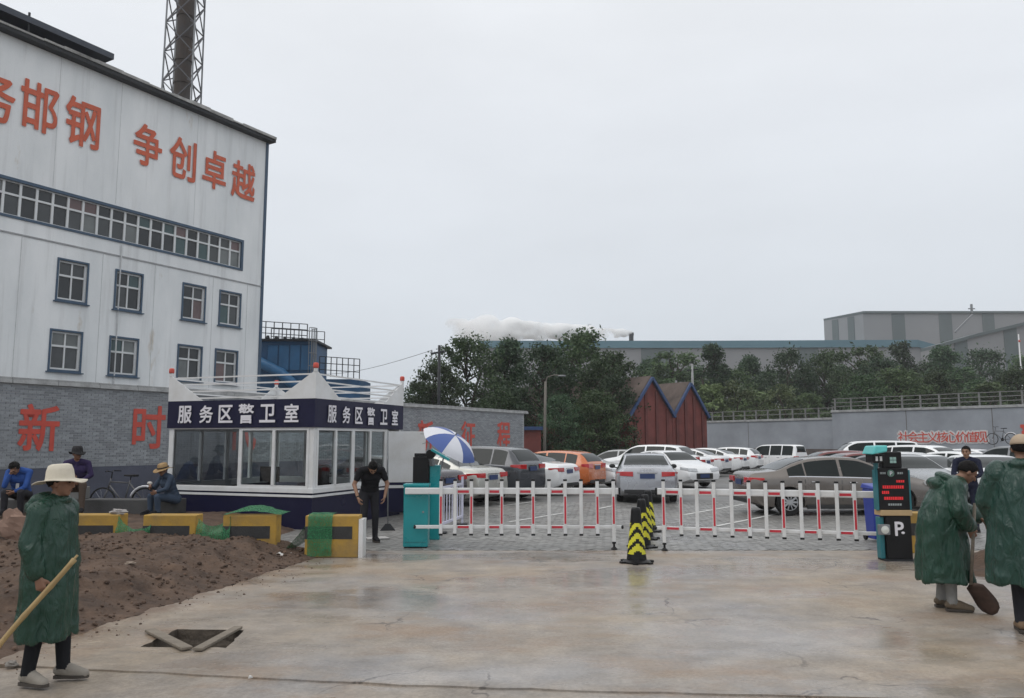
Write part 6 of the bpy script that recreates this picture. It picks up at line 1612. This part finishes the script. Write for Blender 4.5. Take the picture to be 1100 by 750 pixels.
# 1. worker in the left foreground: strides to the right, bamboo stick in the near hand
g = G(46, 733); sc1 = (PY(46, 503, g.y).z - 0) / 1.725
J = dict(pelvis=(0, 0, .93), chest=(.0, 0, 1.27), neck=(.015, 0, 1.46), head=(.045, 0, 1.605), sh_l=(0, .185, 1.41), sh_r=(0, -.185, 1.41), el_l=(-.03, .24, 1.13), wr_l=(.03, .24, .88), el_r=(-.02, -.225, 1.13), wr_r=(.06, -.235, .87),
         hip_l=(0, .09, .92), kn_l=(.07, .10, .50), an_l=(.10, .10, .10), toe_l=(.27, .13, .04), hip_r=(0, -.09, .92), kn_r=(.0, -.11, .50), an_r=(-.06, -.11, .10), toe_r=(.10, -.14, .04))
o, j, hm = figure('worker in green raincoat and cream hat with bamboo stick, left foreground', g, R(-4), J, [m_pon, c_blackt, c_shoeg], head=(R(8), R(2), 0), skin=m_skind, hands=dict(r=dict(d=(.35, 0, -1), n=(0, 1, 0), t=(1, 0, .3), curl=1.0)), scale=sc1)
robe(o, 'raincoat', m_pon, [(1.47, -.01, 0, .085, .11), (1.42, -.01, 0, .125, .19), (1.34, -.01, 0, .16, .215), (1.18, -.005, 0, .175, .225), (.95, .0, 0, .182, .235), (.70, 0, 0, .192, .24), (.36, .0, 0, .20, .245)],
     [([(0, -.19, 1.38), (-.02, -.235, 1.14), (.048, -.24, .925)], [.085, .082, .068]), ([(0, .19, 1.38), (-.03, .24, 1.14), (.02, .24, .93)], [.085, .08, .07])],
     extra=[((-.085, 0, 1.465), L(.095, .13, .06), rotm(0, R(-12), 0)), ((-.12, 0, 1.40), L(.09, .14, .08), None), ((.03, 0, 1.465), L(.10, .10, .035), None)], seed=1)
hat_on(o, j['head'], hm @ rotm(0, R(-6), 0), m_hatw, brim=.195, crown=.125, droop=.15, seed=2, lift=.03)
hair_on(o, j['head'], hm, thick=.004)
mb = MB(); W1 = frame_of(o) @ L(.10, -.285, .80); hd_ = PY(58, 657, W1.y)
a_, b_ = PY(80, 601, W1.y + .0), PY(-30, 727, W1.y - .15)
bs = thing('bamboo_stick', 'long bamboo stick held by the worker in the cream hat', 'stick', (W1.x, W1.y, 0))
nrm_ = []; q0, q1 = a_, b_
for i in range(25): t = i / 24; nrm_.append((q0.lerp(q1, t) + L(.008 * math.sin(t * 7), 0, .012 * math.sin(t * 5)), .019 + .003 * (i % 6 == 0)))
mb = MB(); mb.tube([q[0] for q in nrm_], [q[1] for q in nrm_], 8); mb.build('cane', m_bamboo, bs, smooth=True)
mb = MB(); mb.tube([q[0] + L(.01, .02, .028) for q in nrm_[:20]], .010, 6); mb.build('split_cane', m_bamboo, bs, smooth=True)

# 2. bent worker with the shovel
g = G(1018, 655)
J = dict(pelvis=(-.06, 0, .91), chest=(.07, 0, 1.22), neck=(.17, 0, 1.385), head=(.285, 0, 1.475), sh_l=(.10, .185, 1.35), sh_r=(.10, -.185, 1.35), el_l=(.22, .25, 1.10), wr_l=(.40, .08, .97), el_r=(.08, -.27, 1.09), wr_r=(.20, -.22, .88),
         hip_l=(-.05, .09, .90), kn_l=(.03, .11, .50), an_l=(-.03, .11, .10), toe_l=(.14, .14, .04), hip_r=(-.05, -.09, .90), kn_r=(.02, -.10, .50), an_r=(.02, -.10, .10), toe_r=(.20, -.10, .04))
sc2 = 1.02
o, j, hm = figure('worker in green raincoat bending over a shovel by the ticket machine', g, R(-12), J, [m_pon, c_greyt, c_mud], head=(0, R(38), 0), skin=m_skind, hands=dict(r=dict(d=(.4, .25, -.7), n=(.1, 1, 0), t=(1, 0, .4), curl=1.0), l=dict(d=(.5, -.5, -.3), n=(0, -.5, -1), t=(1, 0, 0), curl=1.0)), scale=sc2)
robe(o, 'raincoat', m_pon, [(1.42, .14, 0, .09, .12), (1.37, .12, 0, .14, .19), (1.28, .085, 0, .175, .225), (1.13, .03, 0, .205, .25), (.93, -.02, 0, .22, .265), (.64, -.02, 0, .245, .285), (.31, -.01, 0, .265, .30)],
     [([(.10, -.19, 1.32), (.08, -.285, 1.09), (.18, -.235, .92)], [.10, .098, .08]), ([(.10, .19, 1.32), (.22, .255, 1.09), (.36, .12, 1.0)], [.10, .095, .08])],
     extra=[((.06, 0, 1.405), L(.11, .14, .05), rotm(0, R(30), 0)), ((-.03, 0, 1.345), L(.10, .15, .07), rotm(0, R(25), 0))], seed=5)
hair_on(o, j['head'], hm, thick=.008, seed=3)
Fo = frame_of(o); ha = Fo @ L(.235, -.205, .815)
sp = thing('shovel', 'rusty shovel resting on the ground before the bent worker', 'shovel', G(1055, 660))
tip = G(1066, 661) + L(0, 0, .0); sock = PY(1043, 628, tip.y + .02)
top_ = Fo @ L(.33, -.02, 1.12)
dir_ = (sock - ha).normalized()
mb = MB(); mb.tube([ha - dir_ * .35, ha, sock], [.017, .018, .017], 8); mb.build('handle', m_wood, sp, smooth=True)
rows = []; ax = (tip - sock); sdv = ax.normalized().cross(L(0, 0, 1)).normalized(); sdv = (sdv + L(.9, 0, 0)).normalized(); sdv = (sdv - ax.normalized() * sdv.dot(ax.normalized())).normalized(); upv = sdv.cross(ax.normalized())
for i in range(9):
    t = i / 8; w_ = interp([(0, .03), (.12, .10), (.7, .125), (.9, .10), (1, .05)], t); rows.append([sock + ax * t + sdv * w_ * q + upv * (.03 * (q * q) + .02 * math.sin(PI * t)) for q in (-1, -.6, -.2, .2, .6, 1)])
mb = MB(); mb.grid(rows); bl_ = mb.build('blade', M('rusty_steel', (.085, .055, .045), .6, .35, 9, metal=.4), sp, smooth=True); sd_ = bl_.modifiers.new('t', 'SOLIDIFY'); sd_.thickness = .006
st2 = thing('bamboo_pole', 'thin yellow bamboo pole upright before the bent worker', 'stick', G(1047, 645))
mb = MB(); mb.tube([PY(1034, 548, g.y + .25), PY(1041, 600, g.y + .3), PY(1046, 640, g.y + .3)], .014, 7); mb.build('cane', M('yellow_cane', (.42, .33, .10), .5), st2, smooth=True)

# 3. worker at the right edge, seen from behind
g = G(1112, 681)
J = dict(pelvis=(0, 0, .97), chest=(.0, 0, 1.33), neck=(.02, 0, 1.53), head=(.05, .0, 1.67), sh_l=(0, .195, 1.47), sh_r=(0, -.195, 1.47), el_l=(.06, .27, 1.18), wr_l=(.18, .22, .98), el_r=(.05, -.27, 1.18), wr_r=(.17, -.22, .98),
         hip_l=(0, .09, .96), kn_l=(.03, .10, .52), an_l=(-.0, .10, .10), toe_l=(.17, .13, .04), hip_r=(0, -.09, .96), kn_r=(.03, -.10, .52), an_r=(.06, -.11, .10), toe_r=(.23, -.12, .04))
o, j, hm = figure('worker in dark green raincoat and tan cap at the right edge, from behind', g, R(58), J, [m_pon2, c_dark, c_tan], head=(R(10), R(6), 0), skin=m_skind, scale=PY(1092, 466, g.y).z / 1.81)
robe(o, 'raincoat', m_pon2, [(1.54, -.0, 0, .09, .11), (1.49, 0, 0, .13, .19), (1.41, -.0, 0, .17, .24), (1.25, .0, 0, .20, .285), (1.0, .0, 0, .23, .32), (.75, 0, 0, .25, .345), (.45, .0, 0, .275, .365)],
     [([(0, -.19, 1.44), (.04, -.28, 1.18), (.13, -.25, 1.0)], [.12, .12, .10]), ([(0, .19, 1.44), (.05, .28, 1.18), (.14, .25, 1.0)], [.12, .12, .10])],
     extra=[((-.05, 0, 1.53), L(.11, .13, .06), None)], seed=9)
hair_on(o, j['head'], hm, thick=.004)
mb = MB(); rows = []
for i in range(9):
    t = PI / 2 * i / 8; rows.append([j['head'] + hm @ L(-.012 + .113 * math.sin(t) * math.cos(a), .093 * math.sin(t) * math.sin(a), .035 + .103 * math.cos(t)) for a in [2 * PI * k / 28 for k in range(29)]])
mb.grid(rows); cp = mb.build('cap', m_cap, o, world=False, smooth=True); sd_ = cp.modifiers.new('t', 'SOLIDIFY'); sd_.thickness = .005
mb = MB(); mb.grid([[j['head'] + hm @ L(.085 + .075 * t * (1 - .25 * q * q), .075 * q, .045 - .03 * t - .02 * q * q) for q in (-1, -.6, -.2, .2, .6, 1)] for t in (0, .5, 1)]); pkk = mb.build('cap_peak', m_cap, cp, world=False, smooth=True)

# 4. man in black T-shirt looking down, beside the booth
g = G(396, 583)
J = dict(pelvis=(-.04, 0, .93), chest=(.12, 0, 1.22), neck=(.25, 0, 1.36), head=(.37, 0, 1.385), sh_l=(.19, .19, 1.34), sh_r=(.19, -.19, 1.34), el_l=(.17, .30, 1.08), wr_l=(.27, .24, .85), el_r=(.17, -.31, 1.08), wr_r=(.30, -.25, .84),
         hip_l=(-.03, .09, .92), kn_l=(.02, .11, .50), an_l=(-.04, .12, .10), toe_l=(.12, .16, .04), hip_r=(-.03, -.09, .92), kn_r=(.03, -.10, .50), an_r=(-.02, -.10, .10), toe_r=(.14, -.14, .04))
o, j, hm = figure('man in black T-shirt with bowed head beside the guard booth', g, R(-72), J, [c_black, c_dark, c_black], head=(0, R(62), 0), sleeve='short', hands=dict(l=dict(curl=.5), r=dict(curl=.5)), scale=.99)
hair_on(o, j['head'], hm, thick=.012, seed=7)
mb = MB(); w_ = j['wr_r']; e_ = j['el_r']; d = (w_ - e_).normalized(); mb.tube([w_ - d * .03, w_ - d * .01], .034, 10); mb.build('watch_strap', m_black, o, world=False)

# 5. man in navy behind the bent worker
g = L(PY(1037, 474, 16.6).x, 16.6, 0)
J = dict(pelvis=(0, 0, .95), chest=(-.01, 0, 1.28), neck=(.0, 0, 1.47), head=(.03, 0, 1.61), sh_l=(0, .195, 1.42), sh_r=(0, -.195, 1.42), el_l=(.08, .25, 1.16), wr_l=(.22, .06, 1.08), el_r=(.08, -.25, 1.16), wr_r=(.23, -.05, 1.10),
         hip_l=(0, .09, .93), kn_l=(.02, .10, .51), an_l=(0, .10, .10), toe_l=(.17, .13, .04), hip_r=(0, -.09, .93), kn_r=(.02, -.10, .51), an_r=(0, -.10, .10), toe_r=(.17, -.13, .04))
o, j, hm = figure('man in navy work clothes standing behind the bent worker', g, R(-120), J, [c_navy, c_navy, c_black], head=(R(-12), R(4), 0), hands=dict(l=dict(d=(.3, -1, 0), n=(0, 0, -1), t=(1, 0, 0)), r=dict(d=(.3, 1, 0), n=(0, 0, -1), t=(1, 0, 0))), scale=PY(1040, 480, 16.6).z / 1.72)
hair_on(o, j['head'], hm, thick=.011, seed=4)

# seated men: one pose with variations
def seated(label, px, Y, zseat, zfoot, rz, mats, head, headpos, arms, skin=m_skin, lean=.0, knees=.0, sleeve='long', scale=1.0, toes=None):
    p = PY(px, 474, Y); p.z = zseat - .12 * scale; zf = (zfoot - p.z) / scale + .10
    J = dict(pelvis=(0, 0, .14), chest=(.10 + lean, 0, .46), neck=(.15 + lean * 1.5, 0, .63), head=headpos, sh_l=(.12 + lean * 1.3, .185, .585), sh_r=(.12 + lean * 1.3, -.185, .585),
             hip_l=(.02, .09, .14), kn_l=(.43, .14 + knees, .20), an_l=(.40, .14 + knees * .6, zf), hip_r=(.02, -.09, .14), kn_r=(.43, -.14 - knees, .20), an_r=(.42, -.14 - knees * .6, zf), **arms)
    return figure(label, (p.x, Y, p.z), rz, J, mats, head=head, skin=skin, sleeve=sleeve, scale=scale)
o, j, hm = seated('seated man in blue jacket with head in his hand, far left', 28, 16.8, .72, .33, R(-80), [c_blue, c_dark, c_black], (R(-10), R(45), 0), (.36, -.03, .66), dict(el_l=(.36, .18, .30), wr_l=(.42, .02, .22), el_r=(.40, -.17, .33), wr_r=(.42, -.07, .56)), lean=.07, scale=1.06)
hair_on(o, j['head'], hm, thick=.016, seed=5)
mb = MB(); mb.grid([[L(.235 + .02 * t, q, .55 - t * .28) for q in (-.03, 0, .03)] for t in (0, .5, 1)]); mb.build('shirt_front', cloth('white_shirt', (.6, .6, .62)), o, world=False)
zb = .64
ub = thing('concrete_cube', 'small concrete block on the ledge under the man in purple', 'concrete block', L(PY(84, 474, 17.1).x, 17.1, .63)); mb = MB(); c_ = PY(84, 474, 17.1); mb.b2(c_.x - .22, c_.x + .22, 16.92, 17.3, .632, .885); mb.build('block', m_concrete, ub, bev=.015)
o, j, hm = seated('seated man in purple jacket and black brimmed hat', 85, 16.6, .90, .38, R(-66), [c_purple, c_brown, c_black], (R(28), R(2), 0), (.20, 0, .775), dict(el_l=(.22, .26, .36), wr_l=(.36, .12, .26), el_r=(.22, -.25, .36), wr_r=(.38, -.10, .34)), skin=m_skind, scale=1.06)
hat_on(o, j['head'], hm, m_hatk, brim=.155, crown=.115, droop=.3, seed=6); hair_on(o, j['head'], hm, thick=.003)
o, j, hm = seated('seated man in straw hat and blue-grey clothes beside the booth corner', 190, 16.75, .64, .33, R(-130), [c_bluegrey, c_bluegrey, c_black], (R(8), R(14), 0), (.27, 0, .74), dict(el_l=(.30, .24, .36), wr_l=(.42, .10, .30), el_r=(.34, -.22, .34), wr_r=(.48, -.06, .40)), skin=m_skind, lean=.05)
hat_on(o, j['head'], hm, m_straw, brim=.19, crown=.105, droop=.25, band=m_hatk, seed=8); hair_on(o, j['head'], hm, thick=.003)
mb = MB(); mb.ell((.48, -.10, .47), (.05, .07, .04), 10, 7); mb.build('glove', cloth('pale_glove', (.5, .48, .45)), o, world=False, smooth=True)

# ------------------------------------------------------------------ litter and small things
def crumple(name, label, cat, p, r, mat, seed, flat=.6):
    mb = MB(); mb.ell((0, 0, 0), (1, 1, 1), 16, 10)
    for v in mb.v:
        k = 1 + .55 * noise.noise(v * 1.6 + L(seed, 0, 0)) + .3 * noise.noise(v * 4 + L(0, seed, 0)); v.x *= k * r[0]; v.y *= k * r[1]; v.z *= k * r[2]
    o = mb.build(name, mat, None, smooth=False); o.location = p
    return tag(o, label, cat)
m_bag = M('pale_plastic_bag', (.58, .57, .55), .4, .15, 8)
def on_soil(x, y):
    p = G(x, y)
    for _ in range(4): h, d = soil_h(p.x, p.y); p = G(x, y, max(0, h))
    return p
p = on_soil(300, 599); crumple('plastic_bag', 'white crumpled plastic bag on the soil bank below the fourth block', 'bag', p + L(0, 0, .02), (.10, .07, .05), m_bag, 1)
p = on_soil(311, 597); crumple('paper_scrap', 'small white scrap beside the crumpled bag on the soil', 'litter', p + L(0, 0, .02), (.05, .04, .03), m_bag, 5)
p = G(350, 598); crumple('paper_scrap', 'white scrap on the ground before the fourth block', 'litter', p + L(0, 0, .03), (.04, .03, .04), m_bag, 3)
crumple('plastic_bag', 'pale bundle lying on top of the first yellow block', 'bag', L(PY(132, 474, 13.2).x, 13.2, .70), (.13, .07, .05), M('grey_bundle', (.33, .31, .30), .7, .2, 6), 2)
p = on_soil(212, 630); crumple('stone', 'small white stone on the soil bank edge', 'stone', p + L(0, 0, .01), (.025, .02, .018), m_bag, 7)
p = on_soil(140, 606); crumple('stone', 'pale flat lump on the middle of the soil bank', 'stone', p + L(0, 0, .01), (.07, .04, .02), M('pale_lump', (.24, .19, .15), .8), 8)
p = on_soil(12, 577); cb = crumple('cardboard', 'crumpled brown cardboard on the soil at the left edge', 'cardboard', p + L(0, 0, .16), (.24, .08, .22), M('cardboard', (.25, .16, .12), .8, .15, 5), 4)
p = G(12, 716); crumple('stone', 'grey stone at the foot of the soil bank, left foreground', 'stone', p + L(0, 0, .02), (.05, .04, .025), M('grey_stone', (.22, .2, .18), .8), 6)
p = G(269, 729); crumple('stone', 'tiny white pebble at the pavement edge', 'stone', p + L(0, 0, .012), (.015, .013, .012), m_bag, 9)
# board and broom by the man in black
bo_ = thing('paper_board', 'pale board lying on the ground beside the man in black', 'board', G(405, 579))
p = G(405, 579); mb = MB(); mb.box(p + L(0, 0, .015), (.42, .30, .02), .5); mb.build('sheet', M('pale_board', (.42, .41, .40), .7), bo_)
br_ = thing('broom', 'thin broom leaning upright against the booth door', 'broom', G(418, 572))
a, b = G(416.5, 570), PY(417, 462, G(417, 571).y + .25)
mb = MB(); mb.tube([a + L(0, 0, .12), b], .013, 7); mb.build('handle', m_steel, br_, smooth=True)
mb = MB(); mb.hexa([a + q for q in (L(-.16, -.03, 0), L(.16, -.03, 0), L(.16, .04, 0), L(-.16, .04, 0), L(-.05, -.015, .14), L(.05, -.015, .14), L(.05, .02, .14), L(-.05, .02, .14))]); mb.build('bristles', m_dark, br_)

# ------------------------------------------------------------------ damp air
mb = MB(); mb.b2(-420, 420, -30, 420, -1.2, 46)
hz = mb.build('haze', [], None); tag(hz, 'thin damp haze in the air over the whole place', 'haze', kind='stuff')
m = bpy.data.materials.new('haze'); m.use_nodes = True; t = m.node_tree; t.nodes.remove(t.nodes['Principled BSDF'])
pvn = N(t, 'ShaderNodeVolumePrincipled'); pvn.inputs['Color'].default_value = (.93, .95, .97, 1); pvn.inputs['Density'].default_value = 0.00045
t.links.new(pvn.outputs[0], t.nodes['Material Output'].inputs['Volume']); hz.data.materials.append(m)
